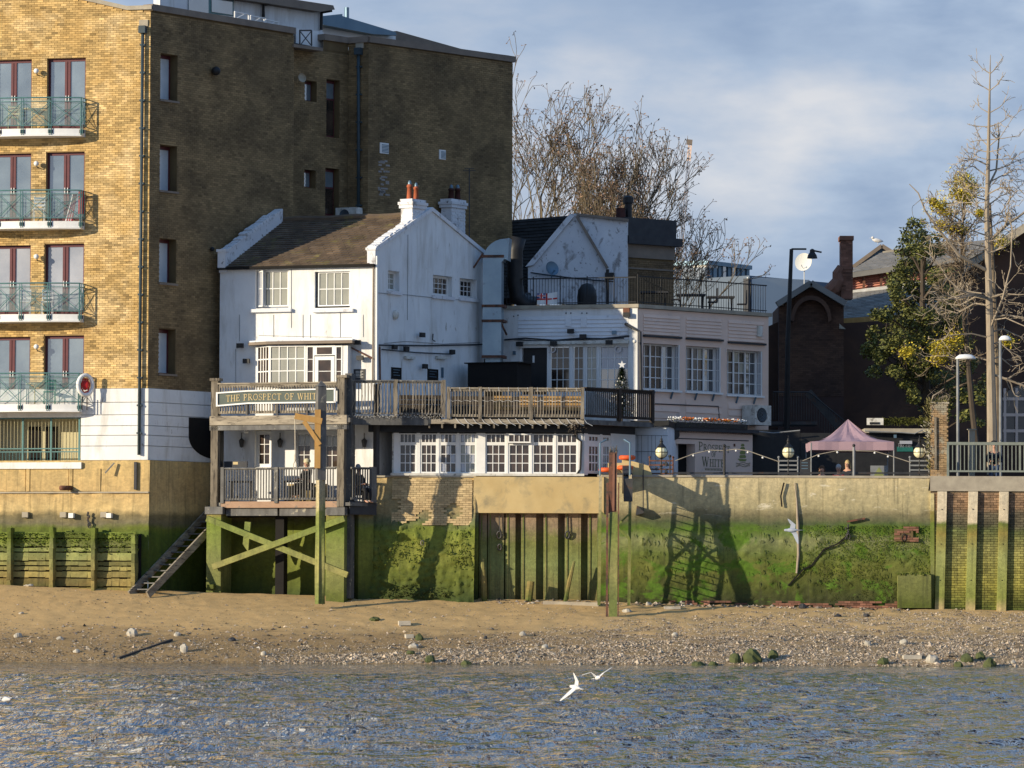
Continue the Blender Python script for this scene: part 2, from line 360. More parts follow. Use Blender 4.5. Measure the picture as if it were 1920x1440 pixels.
M['wall_algae'] = algae('river_wall_algae', [(2.0, (0.046, 0.051, 0.016)), (2.5, (0.071, 0.084, 0.016)), (3.1, (0.134, 0.144, 0.030)), (3.6, (0.126, 0.158, 0.035)), (4.1, (0.210, 0.223, 0.095)), (4.42, (0.101, 0.153, 0.025)), (4.62, (0.092, 0.112, 0.050)), (4.95, (.19, .165, .09)), (5.2, (.40, .34, .19)), (6.3, (.56, .46, .27))], dots=((.75, .68, .52), 1.6, .60), amp=.14, moss=((.13, .24, .02), 1.3, .52))
M['wall_mid'] = algae('old_wall_algae', [(2.1, (0.046, 0.067, 0.014)), (2.9, (0.113, 0.134, 0.021)), (3.6, (0.174, 0.186, 0.034)), (4.4, (0.154, 0.186, 0.029)), (4.7, (0.126, 0.140, 0.070)), (5.0, (.3, .24, .12)), (6.3, (.55, .40, .19))], tone=.3, amp=.2)
M['moss'] = algae('thick_moss', [(2.0, (0.051, 0.060, 0.014)), (3.2, (0.102, 0.126, 0.016)), (4.6, (0.102, 0.149, 0.018)), (5.6, (0.183, 0.152, 0.034))], tone=.45, amp=.3, bump=.8)
M['green_concrete'] = algae('green_concrete', [(2.0, (0.092, 0.112, 0.021)), (3.0, (0.195, 0.201, 0.069)), (4.6, (0.134, 0.186, 0.029)), (4.95, (0.268, 0.208, 0.069)), (5.15, (.50, .43, .22)), (6.4, (.50, .42, .25))], amp=.3)
M['green_timber'] = algae('green_timber', [(2.0, (0.151, 0.177, 0.050)), (3.0, (.27, .25, .09)), (4.4, (0.168, 0.205, 0.050)), (4.9, (0.185, 0.205, 0.060)), (5.2, (.42, .36, .2)), (6.4, (.48, .40, .27))], tone=.35, amp=.25, xs=2)
M['tide_timber'] = algae('mossy_timber', [(2.0, (0.082, 0.104, 0.023)), (2.6, (0.244, 0.184, 0.063)), (3.6, (0.210, 0.223, 0.080)), (4.1, (0.134, 0.164, 0.029)), (4.8, (0.102, 0.141, 0.021)), (5.2, (0.092, 0.112, 0.023))], tone=.4, amp=.3)
M['pile_right'] = algae('fender_timber', [(1.8, (.42, .33, .16)), (2.2, (0.227, 0.251, 0.060)), (3.6, (0.302, 0.316, 0.110)), (4.3, (0.268, 0.216, 0.057)), (4.62, (0.134, 0.164, 0.034)), (4.75, (.60, .50, .35)), (6.4, (.70, .60, .44))], tone=.2, amp=.12)
M['brick_tide'] = algae('tidal_brick', [(1.8, (0.084, 0.102, 0.020)), (2.6, (.28, .25, .055)), (3.8, (.26, .24, .08)), (4.4, (0.126, 0.144, 0.050)), (4.6, (.10, .09, .055)), (5.0, (.14, .115, .075)), (5.2, (.27, .17, .10)), (6.4, (.30, .19, .12))], tone=.4, amp=.15)
M['mortar_tide'] = algae('tidal_mortar', [(1.8, (0.034, 0.042, 0.015)), (4.4, (0.076, 0.079, 0.040)), (5.2, (.15, .11, .07)), (6.4, (.17, .13, .085))], amp=.15)
M['base_stone'] = algae('apartment_base', [(2.3, (0.051, 0.074, 0.014)), (4.2, (0.082, 0.119, 0.017)), (4.4, (0.123, 0.149, 0.023)), (4.58, (.16, .14, .08)), (4.85, (.2, .16, .08)), (5.05, (.56, .41, .19)), (5.6, (.50, .35, .16)), (7.5, (.58, .42, .18))], amp=.12)
M['sheet'] = algae('sheet_piles', [(2.0, (0.183, 0.152, 0.057)), (3.2, (0.227, 0.260, 0.090)), (4.0, (0.185, 0.193, 0.057)), (4.5, (.28, .21, .13)), (5.2, (.34, .23, .16))], amp=.35, tone=.2, xs=2)
M['redbrick'] = mat('red_brick', (.27, .125, .08), (.17, .085, .055), 2, tone=.5, bump=.2)
M['galv'] = mat('grey_metal', (.26, .265, .26), (.17, .175, .175), 3, rough=.5)
M['fascia'] = mat('faded_brown_board', (.40, .26, .17), (.32, .20, .13), 3, e=(.2, .17, .14), esc=5, eth=.6)
M['darkbrown'] = mat('shade_dark_timber', (.055, .042, .033), (.03, .024, .02), 3, tone=.3)  # darker timber that puts shade into the receding deck rail and gap benches
M['station'] = mat('dark_red_brick', (.135, .07, .042), (.085, .048, .032), .8, tone=.3, c=(.05, .03, .025), csc=.4, cth=.55, cw=.15)  # dark red-brown base with still darker patches
M['station_mortar'] = mat('dark_red_mortar', (.07, .038, .03), (.05, .03, .025), 2)
M['louvre'] = mat('red_louvres', (.56, .25, .18), (.46, .19, .13), 2, tone=.3)
M['greyroof'] = mat('grey_slate_roof', (.27, .25, .22), (.20, .19, .17), 1.5, tone=.2)
M['sand'] = None
M['leaf_dark'] = mat('evergreen_leaf', (.17, .165, .04), (.085, .095, .025), 1.0, tone=.6, rough=.6)
M['leaf_yellow'] = mat('yellow_leaf', (.60, .47, .04), (.42, .34, .04), 3, tone=.4, rough=.6)
M['bark'] = mat('pale_bark', (.36, .30, .22), (.25, .20, .145), 3, st=(3, 3, .8), tone=.2)
M['twig'] = mat('brown_twig', (.09, .068, .05), (.06, .048, .036), 3, tone=.3)
M['seed'] = mat('dry_seed_head', (.30, .19, .12), (.2, .125, .08), 5, tone=.5)
M['tent'] = mat('mauve_canvas', (.37, .25, .28), (.32, .215, .245), 1.5, rough=.7)
M['globe'] = mat('cream_globe', (.80, .74, .48), (.74, .68, .44), 5, rough=.25, spec=.6)
M['gold'] = mat('gold_letter', (.58, .45, .23), (.48, .37, .18), 5, rough=.4)
M['signgreen'] = mat('dark_green_board', (.055, .075, .06), (.08, .10, .085), 2, rough=.3, spec=.6)
M['signletter'] = mat('olive_letter', (.16, .16, .09), (.12, .12, .06), 5)
M['skin'] = mat('skin', (.52, .30, .21), (.46, .26, .18), 5, rough=.6)
M['gull'] = mat('gull_feather', (.74, .73, .70), (.5, .48, .46), 5, rough=.7)
M['gullgrey'] = mat('gull_grey', (.33, .36, .42), (.28, .31, .36), 5, rough=.7)
M['red'] = mat('red_paint', (.60, .03, .03), (.45, .02, .02), 5, rough=.5)
M['blue'] = mat('blue_paint', (.03, .05, .25), (.02, .04, .2), 5)
M['stonegrey'] = mat('beach_stone', (.40, .36, .29), (.25, .23, .19), 4, tone=.6, bump=.4)
M['stonegreen'] = mat('weedy_stone', (.10, .11, .04), (.06, .075, .03), 4, tone=.4, bump=.6)
def cloth(c, n='cloth'): return mat(n, c, tuple(x*.75 for x in c), 8)
# ================================================================== setting: water, beach, ground
def X0(px, Y=0): return at(px, 1120, Y).x
def zw(x): return float(np.interp(x, [-40, -17.5, -6.5, 13.5, 40], [2.6, 2.45, 2.13, 1.80, 1.7]))
def ywl(x): return -11.2 - .055*x
def beach(x, y, fine=True):
    yl = ywl(x); s = (y-yl)/(0-yl); z = zw(x)*(s if s < 1 else 1)
    if s < 0: z = zw(x)*s*1.2
    z += .06*noise.noise(Vector((x*.25, y*.4, 3)))*(1 if s > .1 else .3) + .05*math.sin(max(0, min(1, s))*math.pi)
    if fine and s > 0:
        g = max(0, min(1, (x+6)/8)); z += (.022+.014*g)*noise.noise(Vector((x*1.6, y*1.6, 1))) + .018*noise.noise(Vector((x*.8, y*2.4, 11))) + .010*noise.noise(Vector((x*5, y*4, 5)))
        f = math.exp(-((y+2.2)/1.3)**2)*max(0, min(1, 1-abs(x+13)/4.5))
        if f > .05: z -= .10*f*max(0, noise.noise(Vector((x*3.1, y*2.3, 8)))-.05)
    return z
xs = np.unique(np.concatenate([np.linspace(-120, -21, 20), np.arange(-21, 21.01, .13), np.linspace(21, 120, 20)]))
ys = np.unique(np.concatenate([np.arange(-26, -13, .8), np.arange(-13.0, 1.3, .15), [4, 8]]))
V_ = [(x, y, beach(x, y)) for y in ys for x in xs]; nx = len(xs)
F_ = [(j*nx+i, j*nx+i+1, (j+1)*nx+i+1, (j+1)*nx+i) for j in range(len(ys)-1) for i in range(nx-1)]
def sand_mat():
    m = bpy.data.materials.new('wet_and_dry_sand'); m.use_nodes = True; T = m.node_tree; P = T.nodes['Principled BSDF']
    g = T.nodes.new('ShaderNodeNewGeometry'); s = T.nodes.new('ShaderNodeSeparateXYZ'); T.links.new(g.outputs['Position'], s.inputs[0])
    n = nz(T, ncoord(T, (.5, 1, 1)), 1.1, 7, .6, .4); z = mth(T, 'ADD', s.outputs['Z'], mth(T, 'MULTIPLY', mth(T, 'SUBTRACT', n, .5), 1.1))
    dry = mixc(T, mp_(T, nz(T, ncoord(T, (1, 1, 1)), 3, 8, .7), .3, .7), (.60, .40, .175), (.47, .305, .13))
    wet = mixc(T, mp_(T, nz(T, ncoord(T, (1, 1, 1)), 4, 8, .7), .3, .7), (.38, .25, .115), (.27, .175, .08))
    col = mixc(T, mp_(T, z, .75, 1.15), wet, dry)
    col = mixc(T, mp_(T, nz(T, ncoord(T, (1, 1.3, 1)), 30, 4, .7), .63, .70), col, (.10, .08, .055))
    T.links.new(col, P.inputs['Base Color']); T.links.new(mp_(T, z, .5, 1.2, .45, .95), P.inputs['Roughness']); P.inputs['Specular IOR Level'].default_value = .25
    b = T.nodes.new('ShaderNodeBump'); b.inputs['Strength'].default_value = .6; b.inputs['Distance'].default_value = .02
    T.links.new(nz(T, ncoord(T, (1, 1, 1)), 9, 8, .7), b.inputs['Height']); T.links.new(b.outputs[0], P.inputs['Normal']); return m
M['sand'] = sand_mat()
me = bpy.data.meshes.new('beach'); me.from_pydata(V_, [], F_); me.materials.append(M['sand']); me.polygons.foreach_set('use_smooth', [True]*len(F_))
tag(link('beach', me), 'sandy foreshore sloping down to the river', kind='structure')
# ---- water
def water_mat():
    m = bpy.data.materials.new('river_water'); m.use_nodes = True; T = m.node_tree; P = T.nodes['Principled BSDF']
    P.inputs['Roughness'].default_value = .03; P.inputs['IOR'].default_value = 1.55; P.inputs['Specular IOR Level'].default_value = .95
    g = T.nodes.new('ShaderNodeNewGeometry'); s = T.nodes.new('ShaderNodeSeparateXYZ'); T.links.new(g.outputs['Position'], s.inputs[0])
    T.links.new(mixc(T, mp_(T, s.outputs['Y'], -22, -10), (.10, .135, .17), (.13, .125, .09)), P.inputs['Base Color'])
    a = nz(T, ncoord(T, (4.2, .8, 1)), 1.0, 3, .6, .4); b_ = nz(T, ncoord(T, (.9, .2, 1)), 1.0, 2, .5)
    h = mth(T, 'ADD', a, mth(T, 'MULTIPLY', b_, 1.2))
    b = T.nodes.new('ShaderNodeBump'); b.inputs['Strength'].default_value = 1.; b.inputs['Distance'].default_value = .45
    T.links.new(h, b.inputs['Height']); T.links.new(b.outputs[0], P.inputs['Normal']); return m
M['water'] = water_mat()
wx = np.unique(np.concatenate([[-900, -200, -60], np.arange(-24, 24.01, .22), [60, 200, 900]])); wy = np.unique(np.concatenate([[-900, -300, -160], np.arange(-112, -5.9, .25)]))
def wave(x, y):
    q = Vector((x*.75, y*.42, 0)); h = .11*noise.fractal(q, .75, 2.1, 4) + .05*noise.noise(Vector((x*1.9, y*1.1, 7)))
    k = .35+.65*max(0, min(1, .5+1.4*noise.noise(Vector((x*.05, y*.035, 3))))); return h*k*float(np.interp(x, [-10, 3, 12], [1, .95, .72]))*max(.25, min(1, (-8-y)/22))
nwx = len(wx); me = bpy.data.meshes.new('river_water'); me.from_pydata([(x, y, wave(x, y)-.01) for y in wy for x in wx], [], [(j*nwx+i, j*nwx+i+1, (j+1)*nwx+i+1, (j+1)*nwx+i) for j in range(len(wy)-1) for i in range(nwx-1)])
me.materials.append(M['water']); me.polygons.foreach_set('use_smooth', [True]*len(me.polygons)); tag(link('river_water', me), 'rippled tidal river in front of the beach', kind='structure')
M['paving'] = mat('terrace_paving', (.16, .14, .12), (.11, .10, .09), 1.5)
b = MB(); gz = 5.98; a0 = X0(270)
pts = [(-900, 3.6), (a0+2.3, 3.6), (X0(700), .8), (X0(900), .35), (900, .35), (900, 900), (-900, 900)]
b.poly([Vector((x, y, gz)) for x, y in pts]); b.build('ground', M['paving'], kind='structure', label='paved ground behind the river wall', org=Vector((0, 5, gz)))
# ---- gravel: uncountable pebbles, one mesh
def pebbles(name, n, fx, size, seed, m, label):
    r = np.random.RandomState(seed); P = []
    while len(P) < n:
        x, y, s = fx(r)
        P.append((x, y, beach(x, y, False), s))
    P = np.array(P); n = len(P)
    oc = np.array([(1, 0, 0), (0, 1, 0), (-1, 0, 0), (0, -1, 0), (0, 0, 1), (.4, .4, .75)])[:5]
    sc = P[:, 3][:, None, None]; v = oc[None]*sc*np.stack([r.uniform(.7, 1.4, n), r.uniform(.6, 1.1, n), r.uniform(.45, .9, n)], 1)[:, None, :]
    an = r.uniform(0, 6.28, n); c, s_ = np.cos(an)[:, None], np.sin(an)[:, None]
    v = np.stack([v[..., 0]*c - v[..., 1]*s_, v[..., 0]*s_ + v[..., 1]*c, v[..., 2]], -1) + r.uniform(-.25, .25, (n, 5, 3))*sc
    v += P[:, None, :3]; v = v.reshape(-1, 3)
    f = np.array([(0, 1, 4), (1, 2, 4), (2, 3, 4), (3, 0, 4)]); f = (f[None] + (np.arange(n)*5)[:, None, None]).reshape(-1, 3)
    me = bpy.data.meshes.new(name); me.from_pydata(v.tolist(), [], f.tolist())
    t = np.repeat(np.clip(r.beta(1.3, 1.6, n), 0, 1), 4); a = me.attributes.new('tone', 'FLOAT', 'FACE'); a.data.foreach_set('value', t.astype(np.float32)); me.materials.append(m)
    return tag(link(name, me), label, 'gravel' if 'gravel' in name else 'pebbles', kind='stuff')
M['pebble'] = mat('mixed_pebbles', (.46, .39, .29), (.27, .20, .135), 9, tone=.75, c=(.30, .15, .08), csc=14, cth=.62)
M['pebble_dark'] = mat('dark_pebbles', (.34, .29, .22), (.2, .15, .1), 9, tone=.8)
M['rubble'] = mat('mixed_rubble', (.50, .44, .35), (.26, .15, .09), 3, tone=.7, c=(.07, .065, .05), csc=3, cth=.54)
def fg(r):
    while True:
        x = r.uniform(-8, 20); s = r.uniform(0, 1)**1.0
        top = float(np.interp(x, [-8, -2, 3, 8, 14, 20], [.18, .34, .62, .86, .93, .95])) + .05*noise.noise(Vector((x, 1, 1)))
        y = ywl(x)*(1-s)
        if s < top or r.uniform() < .04:
            if s > top-.12 and r.uniform() < .5: continue
            return x, y - .05, r.uniform(.014, .042)*(1.15 if s < .5*top else .8)*(1 if r.uniform() < .93 else r.uniform(1.5, 2.6))
pebbles('gravel_bank', 52000, fg, 0, 3, M['pebble'], 'pale gravel bank sloping into the river')
def fs(r):
    x = r.uniform(-20, 4); s = abs(r.normal(0.12, .17)); return x, ywl(x)*(1-min(s, .97)), r.uniform(.010, .036)*(1 if r.uniform() < .96 else r.uniform(1.6, 3.2))
pebbles('shingle', 13000, fs, 0, 4, M['pebble_dark'], 'dark shingle scattered along the water edge')
def fr_(r):
    k = r.uniform()
    if k < .35: x = r.uniform(-.5, 13.5); return x, -r.uniform(.05, .8), r.uniform(.03, .10)
    if k < .7: x = r.normal(-10.5, 3.5); return x, ywl(x)*(1-min(.8, abs(r.normal(.28, .12)))), r.uniform(.02, .085)
    x = r.uniform(-18, 19); return x, ywl(x)*(1-r.uniform(.02, .9)), r.uniform(.02, .06)
pebbles('rubble', 900, fr_, 0, 6, M['rubble'], 'mixed brick and stone rubble along the beach')
def fa(r):
    x = r.uniform(-20, 20); s = r.uniform(.0, .97); return x, ywl(x)*(1-s), r.uniform(.012, .035)
pebbles('scattered_pebbles', 3800, fa, 0, 5, M['pebble_dark'], 'loose pebbles lying over the sand')
# ---- countable stones: (px, py, width px, height px, kind)
def sand_hit(px, py):
    d = ray(px, py)
    lo = 128.0
    for k in range(400):
        p = CAM + d*(lo/d.y*1.0); z = beach(p.x, p.y, False)
        if p.z <= z: return Vector((p.x, p.y, z))
        lo += .06
    return Vector((p.x, p.y, beach(p.x, p.y, False)))
ST = [(248, 1187, 22, 13, 0, 'knobbly pale stone on the wet sand, the large lump above the dark timber'), (345, 1217, 16, 14, 0, 'pale rounded stone right of the slanting timber'), (332, 1190, 12, 7, 0, 'small white stone just above the slanting timber'),
 (112, 1197, 14, 6, 0, 'small grey stone lying alone on the left sand'), (143, 1221, 14, 5, 0, 'flat white stone close to the water on the left'), (33, 1192, 16, 7, 0, 'flat pale stone near the left edge of the beach'), (758, 1169, 22, 9, 2, 'squared pale block lying on the open sand'),
 (767, 1194, 14, 8, 2, 'small squared stone below the pale block'), (786, 1196, 16, 11, 1, 'greenish stone beside the small squared stone'), (775, 1211, 20, 9, 0, 'buff stone below the greenish one'), (770, 1224, 18, 7, 1, 'mossy flat stone near the water in mid beach'),
 (806, 1237, 20, 13, 1, 'dark mossy rock at the start of the gravel'), (494, 1226, 10, 8, 0, 'small pale stone near the water below the timber pole'), (435, 1200, 14, 7, 3, 'dark stone among the shingle'), (703, 1161, 20, 7, 1, 'driftwood coloured stone heap on the sand'),
 (875, 1245, 20, 9, 1, 'low weedy stone at the water line in mid beach'), (910, 1196, 8, 6, 3, 'tiny dark stone alone above the gravel'), (980, 1190, 14, 7, 0, 'pale lump at the upper gravel edge'), (1022, 1214, 14, 8, 0, 'white stone on the mid gravel'),
 (1410, 1232, 36, 24, 1, 'largest weed covered boulder at the right water line'), (1378, 1236, 22, 17, 1, 'dark weedy boulder touching the largest boulder'), (1450, 1228, 20, 15, 1, 'weedy rock just right of the largest boulder'), (1308, 1247, 26, 8, 1, 'flat green slab at the water edge'), (1337, 1246, 18, 8, 1, 'low weedy rock beside the flat green slab'),
 (1656, 1241, 22, 12, 1, 'dark weedy rock standing alone on the right gravel edge'), (1627, 1207, 14, 9, 0, 'white chalky stone on the right gravel'), (1695, 1204, 16, 10, 0, 'grey pale stone below the mossy block'), (1710, 1233, 34, 8, 2, 'long flat slab near the right water line'), (1748, 1237, 24, 15, 0, 'pale knobbly rock beside the long slab'),
 (1813, 1236, 26, 14, 1, 'broad green rock of the far right group'), (1838, 1231, 20, 14, 1, 'upright green rock of the far right group'), (1797, 1247, 18, 11, 1, 'small rock at the foot of the far right group'), (1856, 1245, 24, 16, 1, 'striped weedy rock rightmost of the group'),
 (1505, 1137, 16, 9, 3, 'dark wedge shaped stone below the cracked wall'), (1625, 1154, 14, 7, 3, 'dark flat stone on the gravel under the mossy block'), (1570, 1155, 16, 5, 3, 'thin dark slab on the upper gravel'), (1437, 1131, 20, 6, 0, 'white rubble at the wall foot under the lamp'),
 (1175, 1146, 20, 6, 0, 'pale rubble beside the rusty pile foot'), (1260, 1140, 30, 6, 2, 'long pale slab lying by the wall foot'), (1215, 1133, 10, 6, 0, 'bright white stone by the wall foot'), (1280, 1129, 14, 8, 0, 'white rubble stone nearest the ladder shadows'), (54, 1098, 20, 4, 0, 'flat pale stone at the timber revetment foot'), (92, 1098, 8, 4, 0, 'small pale stone at the timber revetment foot'),
 (40, 1150, 10, 4, 0, 'small white stone on the dry left sand'), (1900, 1242, 10, 6, 0, 'small pale stone at the right edge'), (1265, 1190, 12, 6, 0, 'cream stone in the middle of the gravel'), (1000, 1131, 8, 3, 0, 'small pale stone below the sheet piles')]
SM = [M['stonegrey'], M['stonegreen'], M['stonegrey'], M['darkgrey']]
for i, (px, py, wx, hy, kd, lb) in enumerate(ST):
    p = sand_hit(px, py+hy*.4); w_ = wx/55*(150+p.y)/150; h_ = hy/55
    b = MB()
    if kd == 2: b.bar(p+Vector((-w_/2, 0, h_*.4)), p+Vector((w_/2, .05, h_*.45)), .3, h_*.9, tone=.85)
    else:
        b.ball(p+Vector((0, 0, h_*.25)), 1, (w_/2, w_*.45, h_*.72), 12, 8, tone=(.75 if kd == 0 else .45))
        b.v = [q + Vector((noise.noise(q*7)*.3, noise.noise(q*7+Vector((9, 0, 0)))*.3, noise.noise(q*9+Vector((0, 9, 0)))*.45))*w_*.4 for q in b.v]
        if i in (0, 28): 
            for k in range(5): b.ball(p+Vector((rnd.uniform(-.12, .12), 0, rnd.uniform(.05, .18))), rnd.uniform(.05, .08), n=8, m=6, tone=.9, jit=.6)
    b.build('beach_stone', SM[kd], label=lb, cat='stone', group='stones lying on the foreshore')
b = MB(); p, q = sand_hit(222, 1236), sand_hit(322, 1203); b.bar(p+Vector((0, 0, .03)), q+Vector((0, 0, .05)), .09, .07)
b.build('sunken_timber', M['darkgrey'], label='dark slanting timber half buried in the sand near the water', cat='timber')
b = MB(); p, q = sand_hit(1020, 1133), sand_hit(1124, 1138); b.bar(p+Vector((0, .2, .03)), q+Vector((0, .3, .06)), .5, .16)
b.build('stone_sill', M['stone'], label='long pale slab at the foot of the sheet piles', cat='slab')
# ================================================================== river walls
def rough_wall(b, fr, u0, u1, z0, z1, amp=.03, st=.09, top=.5, moss=0, sc=1.5, seed=0, zmoss=4.6, tone=.5):
    nu, nz_ = max(2, int((u1-u0)/st)), max(2, int((z1-z0)/st)); base = len(b.v)
    for j in range(nz_+1):
        z = z0+(z1-z0)*j/nz_
        for i in range(nu+1):
            u = u0+(u1-u0)*i/nu; q = Vector((u*sc, z*sc, seed)); d = amp*noise.fractal(q, .8, 2.1, 4)
            if moss:
                mk = noise.fractal(Vector((u*.7, z*.9, seed+4)), .7, 2, 3) + (zmoss-z)*.25
                if mk > 0 and z < zmoss+.3: d += moss*min(1, mk*2)*(.35+abs(noise.fractal(Vector((u*3.5, z*5, seed+9)), .6, 2.2, 4)))
            b.v.append(fr.P(u, z, d))
    for j in range(nz_):
        for i in range(nu):
            a = base+j*(nu+1)+i; b.f.append((a, a+1, a+nu+2, a+nu+1)); b.t.append(tone)
    b.quad(fr.P(u0, z1, 0), fr.P(u1, z1, 0), fr.P(u1, z1, -top-fr.bat), fr.P(u0, z1, -top-fr.bat))
def zpx(py, Y=0): return at(960, py, Y).z
# --- right wall (concrete on old brick) from px 1130 to 1745
FD = Fr((1120, 1000, 0.02), (1745, 1000, 0), bat=.035, zt=6.3)
wt = thing('river_wall', 'long tan concrete river wall with green algae below and a diagonal crack', 'wall', FD.P(0, 2, 0))
uL, uR = 0, FD.len; zt = FD.uz(1450, 893)[1]
b = MB(); rough_wall(b, FD, uL, uR, 1.2, zt-.02, amp=.016, st=.07, moss=.07, zmoss=4.55, seed=2); b.sm = True
b.build('wall_face', M['wall_algae'], wt)
b = MB(); b.box(FD, uL, uR, zt-.045, zt+.03, -.5, .03); b.build('coping', M['stone'], wt)
b = MB()   # crack with a rusty pipe
cp = [(1490, 905), (1494, 940), (1496, 985), (1497, 1040), (1494, 1075)]
b.tube([FD.pp(x, y, .05) for x, y in cp], [.02, .03, .055, .05, .04], 7); b.build('rusty_pipe', M['bark'], wt, label='corroded pipe standing in the wall crack')
b = MB()
for seg in ([(1490, 1085), (1505, 1068), (1522, 1060), (1545, 1030), (1570, 1020), (1590, 1003), (1590, 985)], [(1490, 1085), (1478, 1098)], [(1470, 905), (1464, 930), (1466, 950)], [(1745, 895), (1742, 920)]):
    for a, c in zip(seg, seg[1:]): b.bar(FD.pp(*a, .075), FD.pp(*c, .075), .05, .035, up=Vector((0, 1, 0)))
b.build('crack', M['dark'], wt)
L = [t for t in bricks(FD, FD.uz(1240, 1120)[0], FD.uz(1690, 1120)[0], 1.72, 2.02, d=.13, pj=.02, seed=5) if rnd.random() < .62 and noise.noise(Vector((t[0]*.8, t[2]*2, 0))) > -.15]
pieces(FD, L, 'brick', M['redbrick'], wt, 300)
u0, u1, z0, z1 = FD.rect(1676, 985, 1722, 1016); L = [t for t in bricks(FD, u0, u1, z0, z1, d=.09, pj=.03, seed=6) if rnd.random() < .65]
pieces(FD, L, 'brick', M['redbrick'], wt, 60)
b = MB(); b.pb(FD, 1677, 992, 1712, 1015, .02, .10); b.build('mortar_patch', M['mortar_side'], wt, label='bare patch with an iron ring')
def ring(fr, px, py, r, m, par=None, name='iron_ring', d=.1, lb=None, th=.018):
    b = MB(); u, z = fr.uz(px, py, d); n = 14
    b.tube([fr.P(u+r*.6*math.cos(k*2*math.pi/n), z+r*math.sin(k*2*math.pi/n), d+.03+.03*math.sin(k*2*math.pi/n)) for k in range(n+1)], th, 5, cap=False)
    b.tube([fr.P(u, z+r, d-.1), fr.P(u, z+r, d+.05)], .02, 5); return b.build(name, m, par, smooth=True)
ring(FD, 1695, 1008, .12, M['black'], wt); ring(FD, 1591, 1006, .09, M['steel'], wt)
b = MB(); b.bar(FD.pp(1588, 978, .1), FD.pp(1622, 972, .1), .06); b.build('iron_bracket', M['rust'], wt)
b = MB(); 
for k in range(9):
    p = FD.pp(1588+rnd.uniform(-3, 3), 985+k*3, .12); b.ball(p, .03, (1, 1, 1.5), 6, 4)
b.build('hanging_chain', M['steel'], wt)
# patch block with green top at the foot
b = MB(); b.pb(FD, 1684, 1077, 1746, 1140, -.1, .45); mb = b.build('mooring_block', M['green_concrete'], label='square green concrete block at the foot of the wall corner', cat='block')
b = MB(); rr = random.Random(3); u0, u1, z0, z1 = FD.rect(1683, 1074, 1746, 1079, .5)
for k in range(160):
    p = FD.P(rr.uniform(u0, u1), z0+rr.uniform(0, .06), rr.uniform(.1, .47)); b.ball(p, rr.uniform(.02, .05), n=5, m=3, tone=rr.random())
b.build('moss_cap', M['moss'], mb, kind='stuff')
# --- far right brick wall with fender posts
FE = Fr((1745, 1000, -.05), (2250, 1000, -.25), bat=.05, zt=6.3)
we = thing('brick_river_wall', 'brick river wall with upright timber fenders and a concrete capping beam', 'wall', FE.P(0, 2, 0))
ze = FE.uz(1850, 921)[1]; zc = FE.uz(1850, 893)[1]
b = MB(); wall_grid(b, FE, 0, FE.len, 1.2, ze, d=-.012); b.quad(FE.P(0, 1.2, -.5), FE.P(0, 1.2, 0), FE.P(0, ze, 0), FE.P(0, ze, -.5)); b.build('wall_face', M['mortar_tide'], we)
L = bricks(FE, .05, FE.uz(1990, 1000)[0], 1.4, ze, d=-.012, bh=.083, bw=.225, pj=.022, g=.013, seed=9); pieces(FE, L, 'brick', M['brick_tide'], we, 300)
b = MB(); b.box(FE, -.02, FE.len, ze, zc, -.6, .07); b.build('capping_beam', M['stone'], we)
for i, (xt, xb, yb) in enumerate([(1767, 1761, 1152), (1825, 1819, 1153), (1883, 1877, 1157), (1942, 1936, 1158), (2001, 1996, 1160)]):
    b = MB(); wpx = 9; t0, t1 = FE.uz(xt, 922, .17)[0], FE.uz(xb, yb-25, .17)[0]; zb = FE.uz(xb, yb, .17)[1]-.15; h = .155
    P = FE.P; b.hexa([P(t1-h, zb, -.05), P(t1+h, zb, -.05), P(t0+h, ze, -.05), P(t0-h, ze, -.05), P(t1-h, zb, .17), P(t1+h, zb, .17), P(t0+h, ze-.02, .16), P(t0-h, ze-.02, .16)], .5)
    o = b.build('fender_post', M['pile_right'], we)
    b = MB()
    for yy in (955, 1020, 1088, 1148): b.ball(FE.pp(xt+(xb-xt)*(yy-922)/230., yy, .17), .02, n=6, m=4)
    b.build('bolt', M['black'], o)
b = MB(); b.pb(FE, 1745, 925, 1752, 1150, -.3, .05); b.build('edge_strip', M['green_concrete'], we)
# --- middle: sheet piles and cap beam px 890..1130
FC = Fr((886, 1000, .0), (1132, 1000, 0.0))
wc = thing('sheet_pile_wall', 'corrugated sheet pile wall under a tan concrete beam', 'wall', FC.P(0, 2, 0))
b = MB(); u0, u1, z0, z1 = FC.rect(888, 894, 1132, 962, .08); rough_wall(b, FC.sub(0, .1), u0, u1, z0, z1, amp=.015, st=.1, seed=11, top=.8); b.sm = True
b.quad(FC.P(u0, z0, .1), FC.P(u0, z0, -.6), FC.P(u1, z0, -.6), FC.P(u1, z0, .1)); b.quad(FC.P(u0, z0, -.6), FC.P(u0, z0, .1), FC.P(u0, z1, .1), FC.P(u0, z1, -.6)); b.quad(FC.P(u1, z0, .1), FC.P(u1, z0, -.6), FC.P(u1, z1, -.6), FC.P(u1, z1, .1))
M['beam'] = mat('tan_concrete', (.60, .46, .23), (.50, .36, .16), 1.0, bump=.3, bsc=14, c=(.30, .25, .15), csc=1.4, cth=.62, cw=.1, e=(.58, .5, .38), esc=6, eth=.7)
b.build('cap_beam', M['beam'], wc)
zb = 1.5; prof = []; 
pans = [(899, 913), (915, 945), (948, 966), (977, 1005), (1019, 1046), (1059, 1089), (1102, 1121)]
b = MB(); b.box(FC, FC.uz(893, 1040)[0], FC.len, zb, z0+.05, -.75, -.62); b.build('back_plate', M['sheet'], wc)
